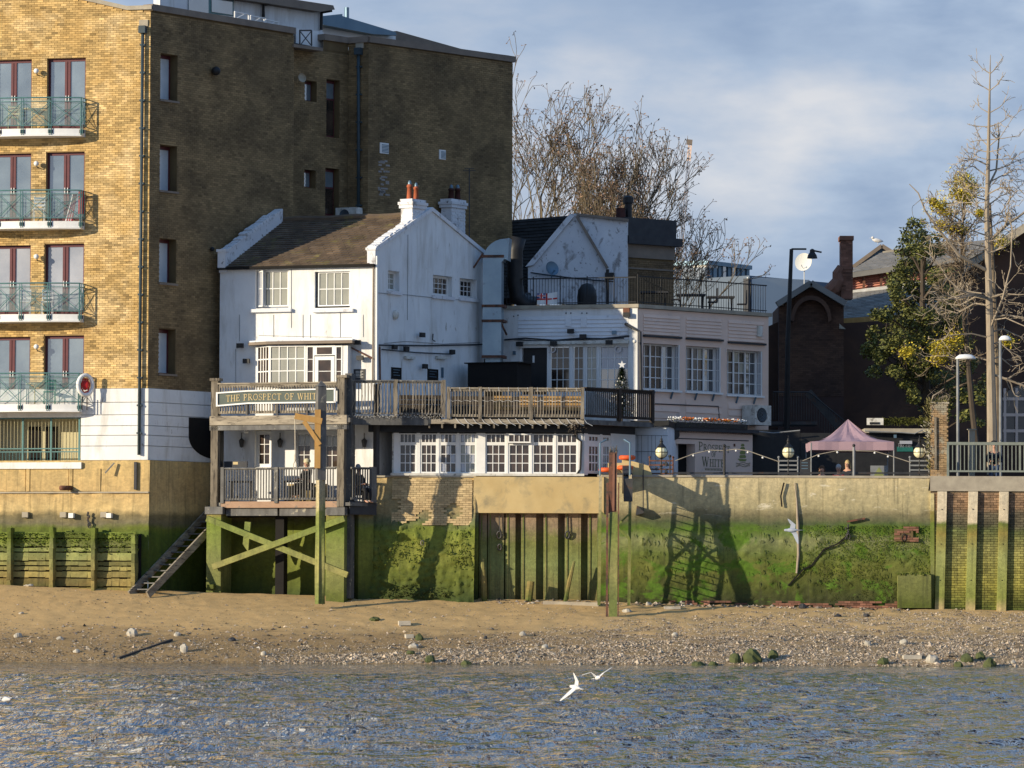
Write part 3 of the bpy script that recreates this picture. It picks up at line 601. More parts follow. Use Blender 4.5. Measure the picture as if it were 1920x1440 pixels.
for i, (xa, xb) in enumerate(pans):
    b = MB(); b.pb(FC, xa, 962, xb, 1128, -.62, -.22); b.build('sheet_pile', M['sheet'], wc)
    b = MB(); b.pb(FC, xa+3, 962, xa+5, 1128, -.21, -.19); b.build('seam', M['green_timber'], wc)
b = MB(); b.box(FC, FC.uz(880, 1040)[0], FC.uz(897, 1040)[0], 1.5, z0+.01, -.8, .05); b.build('pier', M['wall_mid'], wc)
for nm, pl, wv in (('broken_post', [(909, 1122), (907, 1090), (905, 1048)], .2), ('broken_post', [(1058, 1125), (1068, 1090), (1076, 1052)], .12), ('broken_post', [(990, 1122), (996, 1090)], .22)):
    b = MB(); pts_ = [FC.pp(x, y, .25) for x, y in pl]; pts_[0].z -= .3; b.tube(pts_, [wv*.55, wv*.5, wv*.3][:len(pts_)], 7); b.v = [q+Vector((noise.noise(q*6)*.04, 0, 0)) for q in b.v]
    b.build('rotten_post', M['tide_timber'], label={909: 'rotten green stump left of the sheet piles', 1058: 'leaning rotten stake in front of the right sheet piles', 990: 'short rotten stump between the sheet piles'}[pl[0][0]], cat='post', group='rotten posts before the sheet piles')
for (px, lb) in ((936, 'long chain with two iron rings hanging before the dark pile gap'), (1064, 'single iron ring hanging on the right sheet piles')):
    ch = thing('mooring_ring', lb, 'mooring ring', FC.pp(px, 1010, -.1), 'mooring rings on the sheet piles')
    ring(FC, px, 1003, .12, M['steel'], ch, 'ring', -.15, th=.03)
    if px < 1000: ring(FC, px+1, 1026, .1, M['steel'], ch, 'ring', -.15, th=.03)
    b = MB(); b.tube([FC.pp(px, 968, -.15), FC.pp(px+1, 997, -.15)], .018, 5); b.build('chain', M['steel'], ch)
# --- old battered wall px 700..890 and behind the platform 400..700
FB = Fr((700, 1000, .32), (892, 1000, .0), bat=.13, zt=6.2)
FB2 = Fr((395, 1000, 2.25), (700, 1000, .32), bat=.06, zt=5.4)
wb_ = thing('old_river_wall', 'old leaning brick river wall thick with green weed below the pub', 'wall', FB.P(0, 2, 0))
z1 = FB.uz(800, 895)[1]; b = MB(); rough_wall(b, FB, -.1, FB.len, 1.3, z1, amp=.05, st=.07, moss=.16, zmoss=4.7, seed=21); b.sm = True; b.build('wall_face', M['wall_mid'], wb_)
b = MB(); rough_wall(b, FB2, 0, FB2.len, 1.3, 5.3, amp=.05, st=.09, moss=.07, zmoss=5.2, seed=31, top=1.5); b.sm = True; b.build('lower_face', M['wall_mid'], wb_)
L = [t for t in bricks(FB, FB.uz(735, 930)[0], FB.uz(886, 930)[0], FB.uz(850, 985)[1], z1, d=.02, pj=.03, seed=7) if noise.noise(Vector((t[0]*1.3, t[2]*1.6, 2))) > -.12 or t[2] > 5.4]
pieces(FB, L, 'brick', mat('tan_old_brick', (.54, .41, .22), (.42, .30, .155), 2, tone=.35), wb_, 300)
b = MB(); b.box(FB, -.1, FB.len, z1, z1+.06, -.5, .05); b.build('coping', M['stone'], wb_)
rr = random.Random(5); b = MB()
for k in range(900):
    u = rr.uniform(.1, FB.len-.1); z = 2.1+rr.random()**1.5*2.4
    if noise.noise(Vector((u*1.2, z*1.2, 7))) < .08: continue
    p = FB.P(u, z, .14+rr.uniform(0, .08)); b.ball(p, rr.uniform(.015, .05), (1, .8, .6), 5, 3, tone=rr.random())
b.build('weed_tufts', M['moss'], wb_, kind='stuff')
ring(FB, 792, 1018, .08, M['stone'], wb_, 'iron_hook', .15)
b = MB()
for k in range(6500):
    u = rr.uniform(FD.uz(1500, 1000)[0], FD.len) if k % 3 else rr.uniform(1, FD.len); z = 2.0+rr.random()*2.6
    xx = (u/FD.len); lim = .12 if xx < .62 else (-.25 if z > 3.0+(.9-xx)*2.2 else .05)
    if noise.noise(Vector((u*.8, z*1.1, 17))) < lim: continue
    p = FD.P(u, z, .03+.05*max(0, noise.noise(Vector((u*2.5, z*3, 5))))+rr.uniform(0, .02)); s_ = rr.uniform(.007, .028); b.quad(p+Vector((-s_, 0, 0)), p+Vector((0, -.012, -s_*1.3)), p+Vector((s_, 0, 0)), p+Vector((0, -.01, s_*.8)), rr.random())
b.build('weed_tufts', M['moss'], wt, kind='stuff'); b = MB()
for fr_w, par_, u_a, u_b, n_ in ((FD, wt, 1.2, FD.len, 170), (FB, wb_, 0, FB.len, 160)):
    b = MB()
    for k in range(n_):
        u = rr.uniform(u_a, u_b); z = rr.uniform(2.6, 4.6)+.25*noise.noise(Vector((u*.6, 3, 1)))+rr.gauss(0, .07); L_ = rr.uniform(.06, .24); p = fr_w.P(u, z, .07)
        b.tube([p, p+Vector((rr.uniform(-.02, .02), -.03, -L_*.5)), p+Vector((rr.uniform(-.04, .04), -.01, -L_))], [.016, .012, .003], 3, tone=rr.random()*.7, cap=False)
    b.build('hanging_weed', M['moss'], par_, kind='stuff')
# ================================================================== timber pile and ladders in front of the wall
pl = thing('mooring_pile', 'raking rusty steel and timber pile standing in the sand between two ladders', 'pile', sand_hit(1148, 1141))
def rpile(x0, x1, yt, yb, Yt, Yb, dd, m, nm, par):
    b = MB(); A = at(x0, yt, Yt); B = at(x1, yt, Yt); C = at(x0-1, yb, Yb); D = at(x1-1, yb, Yb); o = Vector((0, dd, 0))
    b.hexa([C+o, D+o, B+o, A+o, C, D, B, A]); return b.build(nm, m, par)
rpile(1143, 1158, 960, 1160, -2.32, -3.38, .14, M['green_timber'], 'timber_shaft', pl); rpile(1137, 1141, 905, 1160, -2.15, -3.36, .12, M['rust'], 'steel_flange', pl)
rpile(1159, 1161, 905, 1160, -2.15, -3.36, .12, M['rust'], 'steel_flange', pl)
rpile(1142, 1157, 848, 962, -2.05, -2.32, .14, M['rust'], 'steel_shaft', pl); rpile(1149, 1153, 850, 958, -2.08, -2.35, .04, M['redbrick'], 'rubbing_strip', pl)
b = MB()
for k in range(26): p = at(1142+rnd.random()*15, 850, -1.7); b.tube([p, p+Vector((rnd.uniform(-.04, .04), rnd.uniform(-.1, .1), rnd.uniform(.1, .28)))], [.02, .006], 4)
b.build('splintered_top', M['timber'], pl)
# curved steel arm from the wall out to the pile
b = MB(); pr = []
for (Y, yt_, yb_) in ((0.0, 872, 925), (-.4, 874, 905), (-.9, 880, 915), (-1.4, 890, 922), (-2.0, 900, 942)): pr.append((Y, zpx(yt_), zpx(yb_)))
xa = at(1168, 900, -1).x
for (Y0, t0, b0), (Y1, t1, b1) in zip(pr, pr[1:]):
    V = Vector; b.hexa([V((xa, Y0, b0)), V((xa+.3, Y0, b0)), V((xa+.3, Y0, t0)), V((xa, Y0, t0)), V((xa, Y1, b1)), V((xa+.3, Y1, b1)), V((xa+.3, Y1, t1)), V((xa, Y1, t1))])
b.build('steel_arm', M['steel'], pl, label='curved dark steel arm tying the pile to the wall')
for i, (lx, lb) in enumerate(((1124, 'slender timber ladder left of the rusty pile'), (1180, 'slender timber ladder right of the rusty pile'))):
    Y0, Y1 = -1.5, -1.95; ld = thing('ladder', lb, 'ladder', at(lx, 1128, Y1), 'ladders beside the mooring pile')
    for k, Y in enumerate((Y0, Y1)):
        b = MB(); p, q = at(lx+2, 890, Y), at(lx-1, 1135, Y); b.bar(p, q, .1, .05, up=Vector((0, 1, 0))); b.build('rail', M['green_timber'], ld)
        b = MB(); p = at(lx+1, 892, Y); q = p+Vector((0, 0, 1.1)); t_ = q+Vector((.2 if i == 0 else -.2, .1, .12)); b.tube([p, q, t_], .035, 6); b.build('handrail', M['lead'], ld)
    zz = at(lx, 895, Y0).z
    while zz > 2.2:
        x = at(lx, 1120-(zz-2.1)*55, -1.6).x
        piece('r', 'rung', M['rust'], ld, Vector((x, Y1+.02, zz)), lambda b: b.tube([Vector((0, 0, 0)), Vector((0, .42, 0))], .02, 5)); zz -= .232
for a, c, Y in (((1127, 960), (1182, 1013), -1.47), ((1127, 1013), (1182, 962), -1.5), ((1127, 960), (1182, 1013), -1.93), ((1127, 1013), (1182, 962), -1.97)):
    b = MB(); b.bar(at(*a, Y), at(*c, Y), .06, .06, up=Vector((0, 1, 0))); b.build('brace', M['green_timber'], pl)
b = MB(); b.bar(at(1122, 889, -1.6), at(1186, 889, -1.6), .2, .05); b.build('landing', M['steel'], pl)
# lifebuoys stacked at the wall top
for (px, py, Y, lb) in ((1176, 858, .35, 'orange float on top of the low wall end'), (1172, 877, .2, 'lower orange lifebuoy beside the pile'), (1138, 881, .15, 'orange lifebuoy half hidden left of the pile')):
    b = MB(); c = at(px, py, Y); n = 16; b.tube([c+Vector((math.cos(k*math.pi/8)*.21, math.sin(k*math.pi/8)*.21, 0)) for k in range(n+1)], .08, 8, cap=False); b.sm = True
    o = b.build('lifebuoy', M['orange'], label=lb, cat='lifebuoy', group='orange lifebuoys by the pile')
b = MB(); b.pb(FD, 1140, 868, 1198, 893, -.7, -.1); b.build('parapet_end', M['beam'], wt)
u = FD.uz(1200, 880)[0]; b = MB(); b.hexa([FD.P(u-.6, zt, -.7), FD.P(u+.45, zt, -.7), FD.P(u+.3, zt+.35, -.7), FD.P(u-.6, zt+.6, -.7), FD.P(u-.6, zt, -.2), FD.P(u+.45, zt, -.2), FD.P(u+.3, zt+.35, -.2), FD.P(u-.6, zt+.6, -.2)]); b.build('low_wall_end', M['beam'], wt)
# lantern bracket on the wall
b = MB(); b.tube([FD.pp(1206, 868, .05), FD.pp(1206, 960, .1)], .02, 5); b.hexa([FD.pp(1192, 966, .0), FD.pp(1207, 962, .0), FD.pp(1207, 959, .0), FD.pp(1194, 948, .0), FD.pp(1192, 966, .35), FD.pp(1207, 962, .35), FD.pp(1207, 959, .35), FD.pp(1194, 948, .35)])
b.build('iron_basket', M['steel'], label='small iron basket on a rod fixed to the tan wall', cat='bracket')
# ================================================================== apartment block
FA = Fr((-120, 500, 1.8), (279, 500, 0.0)); FS = Fr((279, 500, 0.0), (549, 500, 6.2))
ap = thing('apartment_block', 'tall yellow brick apartment block with curved balconies over the river', 'building', (FA.P(FA.len, 2.4, 0)))
LA = FA.len
zbr = FA.uz(240, 728)[1]; zwh = FA.uz(240, 863)[1]; ztop_ = FA.uz(262, 15)[1]
def zt_front(u):
    x = [FA.uz(p, q)[0] for p, q in ((-120, -66), (160, 1), (239, 19), (279, 19))]; return float(np.interp(u, x, [FA.uz(p, q)[1] for p, q in ((-120, -66), (160, 1), (239, 19), (279, 19))]))
def prect(fr, x0, y0, x1, y1, d=0): return fr.rect(x0, y0, x1, y1, d)
doors = []
for r, (yt, yb, x0, x1, l0, l1) in enumerate([(109, 241, 88, 160, -13, 59), (285, 414, 86, 158, -15, 58), (457, 589, 83, 157, -16, 57), (629, 758, 82, 157, -17, 56)]):
    doors += [(r, 1, prect(FA, x0, yt, x1, yb)), (r, 0, prect(FA, l0, yt+3, l1, yb))]
holes = [d[2]+(.2,) for d in doors]
b = MB(); zg = FA.uz(239, 19)[1]
wall_grid(b, FA, 0, LA, zbr, zg, holes, d=-.02)
us = [0]+[FA.uz(p, 10)[0] for p in (160, 239)]
b.poly([FA.P(0, zg, -.02), FA.P(us[2], zg, -.02), FA.P(us[1], zt_front(us[1]), -.02), FA.P(0, zt_front(0), -.02)])
wallf = b.build('front_wall', M['mortar'], ap)
pieces(FA, bricks(FA, FA.uz(-30, 400)[0], LA, zbr, zt_front, [h[:4] for h in holes], d=-.02, pj=.02, seed=1), 'brick', M['brick'], ap, 220)
# coping on the front parapet
b = MB(); q = [(0, zt_front(0)), (us[1], zt_front(us[1])), (us[2], zg), (LA+.05, zg)]
for (a, za), (c, zc_) in zip(q, q[1:]):
    P = FA.P; b.hexa([P(a, za, -.35), P(c, zc_, -.35), P(c, zc_+.14, -.35), P(a, za+.14, -.35), P(a, za, .08), P(c, zc_, .08), P(c, zc_+.14, .08), P(a, za+.14, .08)])
b.build('parapet_coping', M['stone'], ap)
# side wall
SW = [prect(FS, 301, 102, 333, 188), prect(FS, 300, 273, 332, 358), prect(FS, 299, 448, 330.5, 531), prect(FS, 298, 617, 329, 701)]
zs_ = FS.uz(283, 14)[1]; sh = [h+(.42,) for h in SW]
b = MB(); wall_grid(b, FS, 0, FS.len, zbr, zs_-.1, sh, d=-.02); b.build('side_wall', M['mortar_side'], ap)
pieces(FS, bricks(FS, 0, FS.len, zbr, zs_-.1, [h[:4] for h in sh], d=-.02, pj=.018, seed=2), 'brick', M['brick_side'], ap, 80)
b = MB(); b.box(FS, 0, FS.len, zs_-.1, zs_+.12, -.35, .08); b.build('parapet_coping', M['brownstone'], ap)
for i, (u0, u1, z0, z1) in enumerate(SW):
    b = MB(); e = .05
    b.box(FS, u0, u1, z0, z0+e, -.4, -.34); b.box(FS, u0, u1, z1-.12, z1, -.4, -.34); b.box(FS, u0, u0+e, z0+e, z1-.12, -.4, -.34); b.box(FS, u1-e, u1, z0+e, z1-.12, -.4, -.34)
    f = b.build('window', M['frame_red'], ap); b = MB(); b.box(FS, u0+e, u1-e, z0+e, z1-.12, -.42, -.37); b.build('pane', M['sky_pane'], f)
    b = MB(); b.box(FS, u0-.04, u1+.06, z0-.07, z0, -.38, .05); b.build('sill', M['brownstone'], f)
# recess and rear block of the flank
FR = Fr((540, 300, 6.6), (652, 300, 9.0)); FL = Fr((652, 300, 9.0), (690, 300, 8.6)); FS2 = Fr((690, 300, 8.6), (961, 300, 14.4))
RW = [prect(FR, 572, 152, 594, 190), prect(FR, 612, 150, 637, 258), prect(FR, 571, 318, 592, 352), prect(FR, 610, 316, 636, 405)]
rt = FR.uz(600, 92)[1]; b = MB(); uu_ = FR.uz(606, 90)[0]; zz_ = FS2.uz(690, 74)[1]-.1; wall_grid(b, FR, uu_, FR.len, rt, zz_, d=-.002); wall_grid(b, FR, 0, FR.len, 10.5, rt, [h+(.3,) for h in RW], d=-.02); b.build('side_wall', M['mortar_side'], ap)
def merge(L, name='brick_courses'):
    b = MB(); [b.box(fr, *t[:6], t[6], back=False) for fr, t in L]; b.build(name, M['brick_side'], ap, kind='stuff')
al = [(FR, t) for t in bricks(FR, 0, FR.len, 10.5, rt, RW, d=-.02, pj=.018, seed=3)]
for i, (u0, u1, z0, z1) in enumerate(RW):
    b = MB(); b.box(FR, u0, u1, z0, z1, -.33, -.28); f = b.build('window', M['frame_red'], ap)
    zz = z1-.1-(.55 if i in (1, 3) else z1-z0-.16); b = MB(); b.box(FR, u0+.08, u1-.06, zz, z1-.1, -.29, -.26); b.build('pane', M['glass_blue'], f)
    if i in (1, 3): b = MB(); b.box(FR, u0+.08, u1-.06, z0+.1, zz-.06, -.29, -.26); b.build('pane', M['glass_dark'], f)
z2 = FS2.uz(690, 74)[1]
for fr, lo in ((FL, 10.5), (FS2, 9.0)):
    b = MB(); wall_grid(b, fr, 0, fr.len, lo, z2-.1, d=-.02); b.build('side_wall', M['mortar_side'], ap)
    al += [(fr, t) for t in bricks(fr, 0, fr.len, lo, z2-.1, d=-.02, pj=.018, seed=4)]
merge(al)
for fr, u0, u1 in ((FR, FR.uz(606, 90)[0], FR.len), (FL, 0, FL.len), (FS2, 0, FS2.len+.08)):
    b = MB(); b.box(fr, u0, u1, z2-.1, z2+.12, -.35, .08); b.build('parapet_coping', M['brownstone'], ap)
# body, roof and an unseen rear block added to shade the buildings at right
def block(pts, z0, z1, name, m, par, **k):
    b = MB(); b.prism([Vector((x, y, z0)) for x, y in pts], Vector((0, 0, z1-z0))); return b.build(name, m, par, **k)
g2 = lambda fr, u, d: (fr.P(u, 0, d).x, fr.P(u, 0, d).y)
block([g2(FA, 0, -.5), g2(FA, LA-.5, -.5), g2(FS, .5, -.5), g2(FS, FS.len, -.5), g2(FR, FR.len, -.5), g2(FS2, 0, -.5), g2(FS2, FS2.len, -.4), (-9, 15.8), (-26, 7)], 21.0, ztop_-.3, 'roof', M['darkroof'], ap)
block([g2(FS2, FS2.len, -.05), (g2(FS2, FS2.len, 0)[0]-.6, 15.0), (-8, 16), (-9, 10.0)], 8, z2-.1, 'rear_wall', M['brick_side'], ap)
block([(-13, 16), (g2(FS2, FS2.len, 0)[0]-1.2, 16), (-3.6, 60), (-13, 60)], 5, 13.6, 'unseen_shade_wing', M['brick_side'], ap)
block([g2(FA, 0, -.6), (-24, 3), (-24, 7), (-20, 7)], 2, 21, 'far_wall', M['brick'], ap)
b = MB(); b.box(FS, FS.len-.02, FS.len, zbr-6, zs_-.1, -2.5, -.02); b.build('return_wall', M['brick_side'], ap)
# white painted base in rendered courses, on both faces
op = prect(FA, -25, 783, 152, 868)
cz = [zwh] + [FA.uz(262, y)[1] for y in (836, 816, 798, 777.5, 754)] + [zbr]
for a, c in zip(cz, cz[1:]):
    for fr, s0, s1 in ((FA, 0, LA), (FS, 0, FS.len)):
        seg = cut(s0, s1, [(op[0], op[1])]) if fr is FA and a < op[3]-.1 else [(s0, s1)]
        if fr is FS: seg = [(s0, FS.uz(415, 800)[0])]
        for t0, t1 in seg:
            hi = min(c, op[3]) if False else c
            b = MB(); b.box(fr, t0, t1 + (.03 if fr is FA and t1 == LA else 0), a+.012, hi-.012, -.05, .03); b.build('render_course', M['white'], ap)
b = MB(); b.box(FA, 0, op[1], op[3], cz[4]+.1, -.06, .028); b.box(FA, 0, LA, zwh, zbr, -.3, -.04) if False else None
for t0, t1 in cut(0, LA, [(op[0], op[1])]): b.box(FA, t0, t1, zwh, zbr, -.3, -.04)
b.box(FA, op[0], op[1], op[3]+.02, zbr, -.3, -.04); b.box(FS, 0, FS.len, zwh, zbr, -.3, -.04); b.build('plinth_core', M['white'], ap)
# dark quarter-arch opening on the flank
P = FS.P; a0, a1, c0, c1 = prect(FS, 354, 784, 412, 862, .04); n = 10
pts = [P(a0, c1, .032), P(a0, c1-(c1-c0)*.45, .032)] + [P(a0+(a1-a0)*.9*(1-math.cos(k*math.pi/2/n)), c1-(c1-c0)*.45-(c1-c0)*.53*math.sin(k*math.pi/2/n), .032) for k in range(1, n+1)] + [P(a1+.3, c0+.02, .032), P(a1+.3, c1, .032)]
b = MB(); b.prism(pts, FS.n*.006); b.build('arched_opening', M['dark'], ap)
# open storey with screened grille
b = MB(); u0, u1, z0, z1 = op; wall_grid(b, FA, u0, u1, z0-.3, z1+.1, d=-1.0)
P = FA.P; b.quad(P(u1, z0-.3, 0), P(u1, z0-.3, -1), P(u1, z1+.1, -1), P(u1, z1+.1, 0)); b.quad(P(u0, z0, 0), P(u1, z0, 0), P(u1, z0, -1), P(u0, z0, -1)); b.quad(P(u0, z1, -1), P(u1, z1, -1), P(u1, z1, 0), P(u0, z1, 0))
b.build('inner_wall', M['beige'], ap)
for xa, xb in ((50, 71), (82, 103)):
    b = MB(); b.pb(FA, xa+4, 800, xb+4, 864, -.99, -.95); b.build('dark_door', M['dark'], ap)
gr = None; b = MB(); us5 = [FA.uz(x, 825)[0] for x in (-22, 42, 95, 148)]
for u in us5: b.box(FA, u-.03, u+.03, z0, z1, -.08, -.02)
for yy in (841, 847, 865): z = FA.uz(100, yy)[1]; b.box(FA, u0, u1, z-.018, z+.018, -.07, -.03)
z = FA.uz(100, 784)[1]; b.box(FA, u0, u1, z-.02, z+.02, -.07, -.03); gr = b.build('window_grille', M['green_metal'], ap)
zb0, zb1, zt0 = FA.uz(100, 865)[1], FA.uz(100, 847)[1], FA.uz(100, 784)[1]
u = u0+.06
while u < u1-.02:
    piece('g1', 'bar', M['green_metal'], gr, FA.P(u, zb0, -.05), lambda b: b.box(FA.sub(0), 0, .012, 0, zb1-zb0, 0, .012) if False else b.hexa([Vector((sx, sy, sz)) for sy in (.008, -.008) for sx, sz in ((-.008, 0), (.008, 0), (.008, zb1-zb0), (-.008, zb1-zb0))]))
    piece('g2', 'bar', M['beige'], gr, FA.P(u+.03, zb1+.05, -.1), lambda b: b.hexa([Vector((sx, sy, sz)) for sy in (.006, -.006) for sx, sz in ((-.006, 0), (.006, 0), (.006, zt0-zb1-.1), (-.006, zt0-zb1-.1))]))
    u += .125
b = MB(); b.pb(FA, -30, 867, 152, 879, -.1, .12); b.build('white_ledge', M['white'], ap)
# stone base
b = MB(); P = FA.P; zl = FA.uz(200, 922)[1]
rough_wall(b, FA.sub(0, .02), 0, LA+.1, zl, zwh, amp=.012, st=.12, seed=40); b.sm = True; b.build('upper_base', M['base_stone'], ap)
b = MB(); rough_wall(b, FA.sub(0, .1), 0, LA+.1, 1.4, zl-.04, amp=.05, st=.08, seed=41, moss=.06, zmoss=4.6); b.sm = True; b.build('lower_base', M['base_stone'], ap)
b = MB(); rough_wall(b, FS.sub(0, .08), 0, FS.len, 1.4, zwh, amp=.02, st=.12, seed=42); b.sm = True; b.build('lower_base', M['base_stone'], ap)
b = MB(); b.box(FA, 0, LA+.1, zl-.05, zl, 0, .16); b.build('ledge', M['stone'], ap)
u = .3
for wv in (1.2, .18, 1.7, .16, 1.4, .15, 1.0): b = MB(); b.box(FA, u, u+wv-.03, zl+.02, zwh-.28, .02, .05+.02*(wv < .3)); b.build('stone_block', M['base_stone'], ap); u += wv
for x in (41, 112, 188): b = MB(); b.pb(FA, x, 960, x+11, 970, .1, .24); b.build('putlog_block', M['stone'], ap)
for x in (133, 204): b = MB(); b.pb(FA, x-5, 962, x+4, 971, .1, .3); b.pb(FA, x-3, 964, x+1, 968, .3, .301); b.build('drain_outlet', M['whitepaint'], ap)
b = MB(); b.tube([FA.pp(133, 915, .05), FA.pp(133, 915, .05)+Vector((-.3, -.42, -.01))], .085, 12); b.build('outfall_pipe', M['rust'], ap, smooth=True)
b = MB(); b.bar(FA.pp(214, 868, .15), FA.pp(197, 887, .3), .07, .05); b.build('loose_batten', M['stone'], ap)
b = MB(); b.pb(FA, 251, 866, 256, 918, .05, .12); b.build('waste_pipe', M['darkgrey'], ap)
ring(FA, 168, 985, .09, M['steel'], ap, 'iron_ring', .2)
b = MB()
for k in range(8): b.ball(FA.pp(166+rnd.uniform(-2, 2), 962+k*3.2, .22), .04, (1, 1, 1.4), 6, 4)
b.build('chain', M['steel'], ap)
# pipes
def downpipe(fr, px, y0, y1, d, r, m, par, hop=True, xb=None):
    b = MB(); xb = xb or px; b.tube([fr.pp(px, y0, d), fr.pp(xb, y1, d)], r, 8); b.sm = True; o = b.build('downpipe', m, par)
    k = y0+30
    while k < y1: b = MB(); x = px+(xb-px)*(k-y0)/(y1-y0); u, z = fr.uz(x, k, d); b.box(fr, u-r*1.6, u+r*1.6, z-.03, z+.03, 0, d+r*.6); b.build('pipe_clip', m, o); k += 52
    if hop:
        b = MB(); u, z = fr.uz(px, y0, d); b.box(fr, u-.12, u+.12, z-.15, z+.1, 0, d+.12); b.build('hopper', m, o)
        b = MB(); b.box(fr, u-.16, u+.16, z+.1, z+.32, 0, .05); b.build('outlet_surround', M['stone'], o)
    return o
downpipe(FA, 267.5, 54, 853, .12, .055, M['slatepipe'], ap, xb=260.5)
downpipe(FL, 672, 95, 416, .12, .06, M['slatepipe'], ap)
# doors
def french_door(fr, u0, u1, z0, z1, gm, par, d=-.16):
    b = MB(); e = .075; um = (u0+u1)/2
    b.box(fr, u0, u0+e, z0, z1, d-.06, d); b.box(fr, u1-e, u1, z0, z1, d-.06, d); b.box(fr, u0+e, u1-e, z1-.1, z1, d-.06, d); b.box(fr, u0+e, u1-e, z0, z0+.14, d-.06, d)
    b.box(fr, um-.1, um-.012, z0+.14, z1-.1, d-.05, d+.012); b.box(fr, um+.012, um+.1, z0+.14, z1-.1, d-.05, d+.012); b.box(fr, um-.011, um+.011, z0+.14, z1-.1, d-.05, d-.03)
    f = b.build('balcony_door', M['frame_red'], par)
    for a, c in ((u0+e, um-.1), (um+.1, u1-e)): b = MB(); b.box(fr, a, c, z0+.14, z1-.1, d-.045, d-.03); b.build('pane', gm, f)
    b = MB(); zc = z0+1.05
    for s in (-.05, .05): b.box(fr, um+s-.012, um+s+.012, zc-.1, zc+.1, d, d+.05)
    b.build('handle', M['whitepaint'], f)
for r, side, (u0, u1, z0, z1) in doors: french_door(FA, u0, u1, z0, z1, M[['glass_blue', 'glass_blue', 'blind', 'glass_blue'][r]], ap)
# balconies (mesh data shared by the four)
uc = FA.uz(36, 240)[0]; ha = FA.uz(160, 240)[0]-uc
def bd(u): return .38+.42*(1-((u-uc)/ha)**2)
def bp(u, z, o=0): return FA.P(u, z, bd(u)+o)
ns = 20; ul = [uc-ha+2*ha*i/ns for i in range(ns+1)]
stn = [FA.uz(x, 240, .6)[0] for x in (-82, -46, 2, 46, 96, 150)]
first = True
for r, yy in enumerate((241, 414.5, 589, 758)):
    zt_ = FA.uz(100, yy, .6)[1]
    b = MB()
    for a, c in zip(ul, ul[1:]):
        P = FA.P; b.hexa([P(a, zt_-.20, 0), P(c, zt_-.20, 0), P(c, zt_, 0), P(a, zt_, 0), bp(a, zt_-.20), bp(c, zt_-.20), bp(c, zt_), bp(a, zt_)])
        b.hexa([P(a, zt_-.26, 0), P(c, zt_-.26, 0), P(c, zt_-.2, 0), P(a, zt_-.2, 0), bp(a, zt_-.26, .03), bp(c, zt_-.26, .03), bp(c, zt_-.2, .03), bp(a, zt_-.2, .03)])
    bal = b.build('balcony', M['whitepaint'], ap)
    b = MB(); g = .045
    for hz, th in ((1.06, .05), (.93, .028), (.10, .035)):
        b.tube([bp(u, zt_+hz, g) for u in ul], th/2, 5)
    for e in (ul[0], ul[-1]):
        for hz in (1.06, .93, .10): b.tube([bp(e, zt_+hz, g), FA.P(e, zt_+hz, 0)], .02, 5)
        b.tube([FA.P(e, zt_+.1, .03), FA.P(e, zt_+1.06, .03)], .018, 5); b.tube([bp(e, zt_+.1, g), FA.P(e, zt_+.93, .03)], .012, 5); b.tube([bp(e, zt_+.93, g), FA.P(e, zt_+.1, .03)], .012, 5)
    b.build('railing', M['green_metal'], bal)
    for k, u in enumerate(stn+[ul[-1]]):
        b = MB()
        for o in (-.035, .035) if k < len(stn) else (0,): b.tube([bp(u+o, zt_-.22, g), bp(u+o, zt_+1.06, g)], .016, 5)
        b.build('post', M['green_metal'], bal); b = MB(); P = FA.P
        if k < len(stn): b.hexa([bp(u-.08, zt_-.16, 0), bp(u+.08, zt_-.16, 0), bp(u+.08, zt_-.04, 0), bp(u-.08, zt_-.04, 0), bp(u-.08, zt_-.16, .03), bp(u+.08, zt_-.16, .03), bp(u+.08, zt_-.04, .03), bp(u-.08, zt_-.04, .03)]); b.build('bracket', M['steel'], bal)
    for a, c in zip(stn, stn[1:]):
        b = MB()
        if c-a > .7: b.tube([bp(a, zt_+.1, g), bp((a+c)/2, zt_+.52, g), bp(c, zt_+.93, g)], .013, 5); b.tube([bp(a, zt_+.93, g), bp((a+c)/2, zt_+.52, g), bp(c, zt_+.1, g)], .013, 5); b.build('cross_brace', M['green_metal'], bal)
        b = MB(); m_ = (a+c)/2; P = FA.P
        for s, t in ((a+.03, m_), (m_, c-.03)): b.quad(bp(s, zt_+.12, -.03), bp(t, zt_+.12, -.03), bp(t, zt_+1.0, -.03), bp(s, zt_+1.0, -.03))
        b.build('glass_panel', M['clear'], bal)
    # wall lamp between the doors
    b = MB(); c = FA.pp(68, yy-108, .2); b.ball(c, .09, n=10, m=8); b.sm = True; l = b.build('wall_lamp', M['whitepaint'], ap)
    b = MB(); b.tube([FA.pp(72, yy-100, 0), FA.pp(70, yy-100, .18), c], .018, 5); b.build('bracket', M['black'], l)
# things standing on the balconies
def chair(loc, lb, m, rz=0):
    t = thing('balcony_chair', lb, 'chair', loc, 'chairs on the balconies'); o = Vector(loc)
    b = MB(); b.wb(o.x-.2, o.x+.2, o.y-.2, o.y+.2, o.z+.42, o.z+.45); b.build('seat', m, t)
    for k in range(3): b = MB(); b.wb(o.x-.2, o.x+.2, o.y+.17, o.y+.2, o.z+.55+k*.12, o.z+.62+k*.12); b.build('back_slat', m, t)
    for sx in (-.18, .18):
        for sy in (-.18, .18): b = MB(); b.tube([o+Vector((sx, sy, 0)), o+Vector((sx, sy, .42 if sy < 0 else .9))], .013, 5); b.build('leg', m, t)
zB = [FA.uz(100, y, .6)[1] for y in (241, 414.5, 589, 758)]
def bal_at(px, r, d=.35): u = FA.uz(px, 200, d)[0]; return FA.P(u, zB[r]+.002, d)
chair(bal_at(50, 2), 'pale metal chair left on the third balcony down', M['whitepaint']); chair(bal_at(92, 2), 'pale metal chair right on the third balcony down', M['whitepaint'])
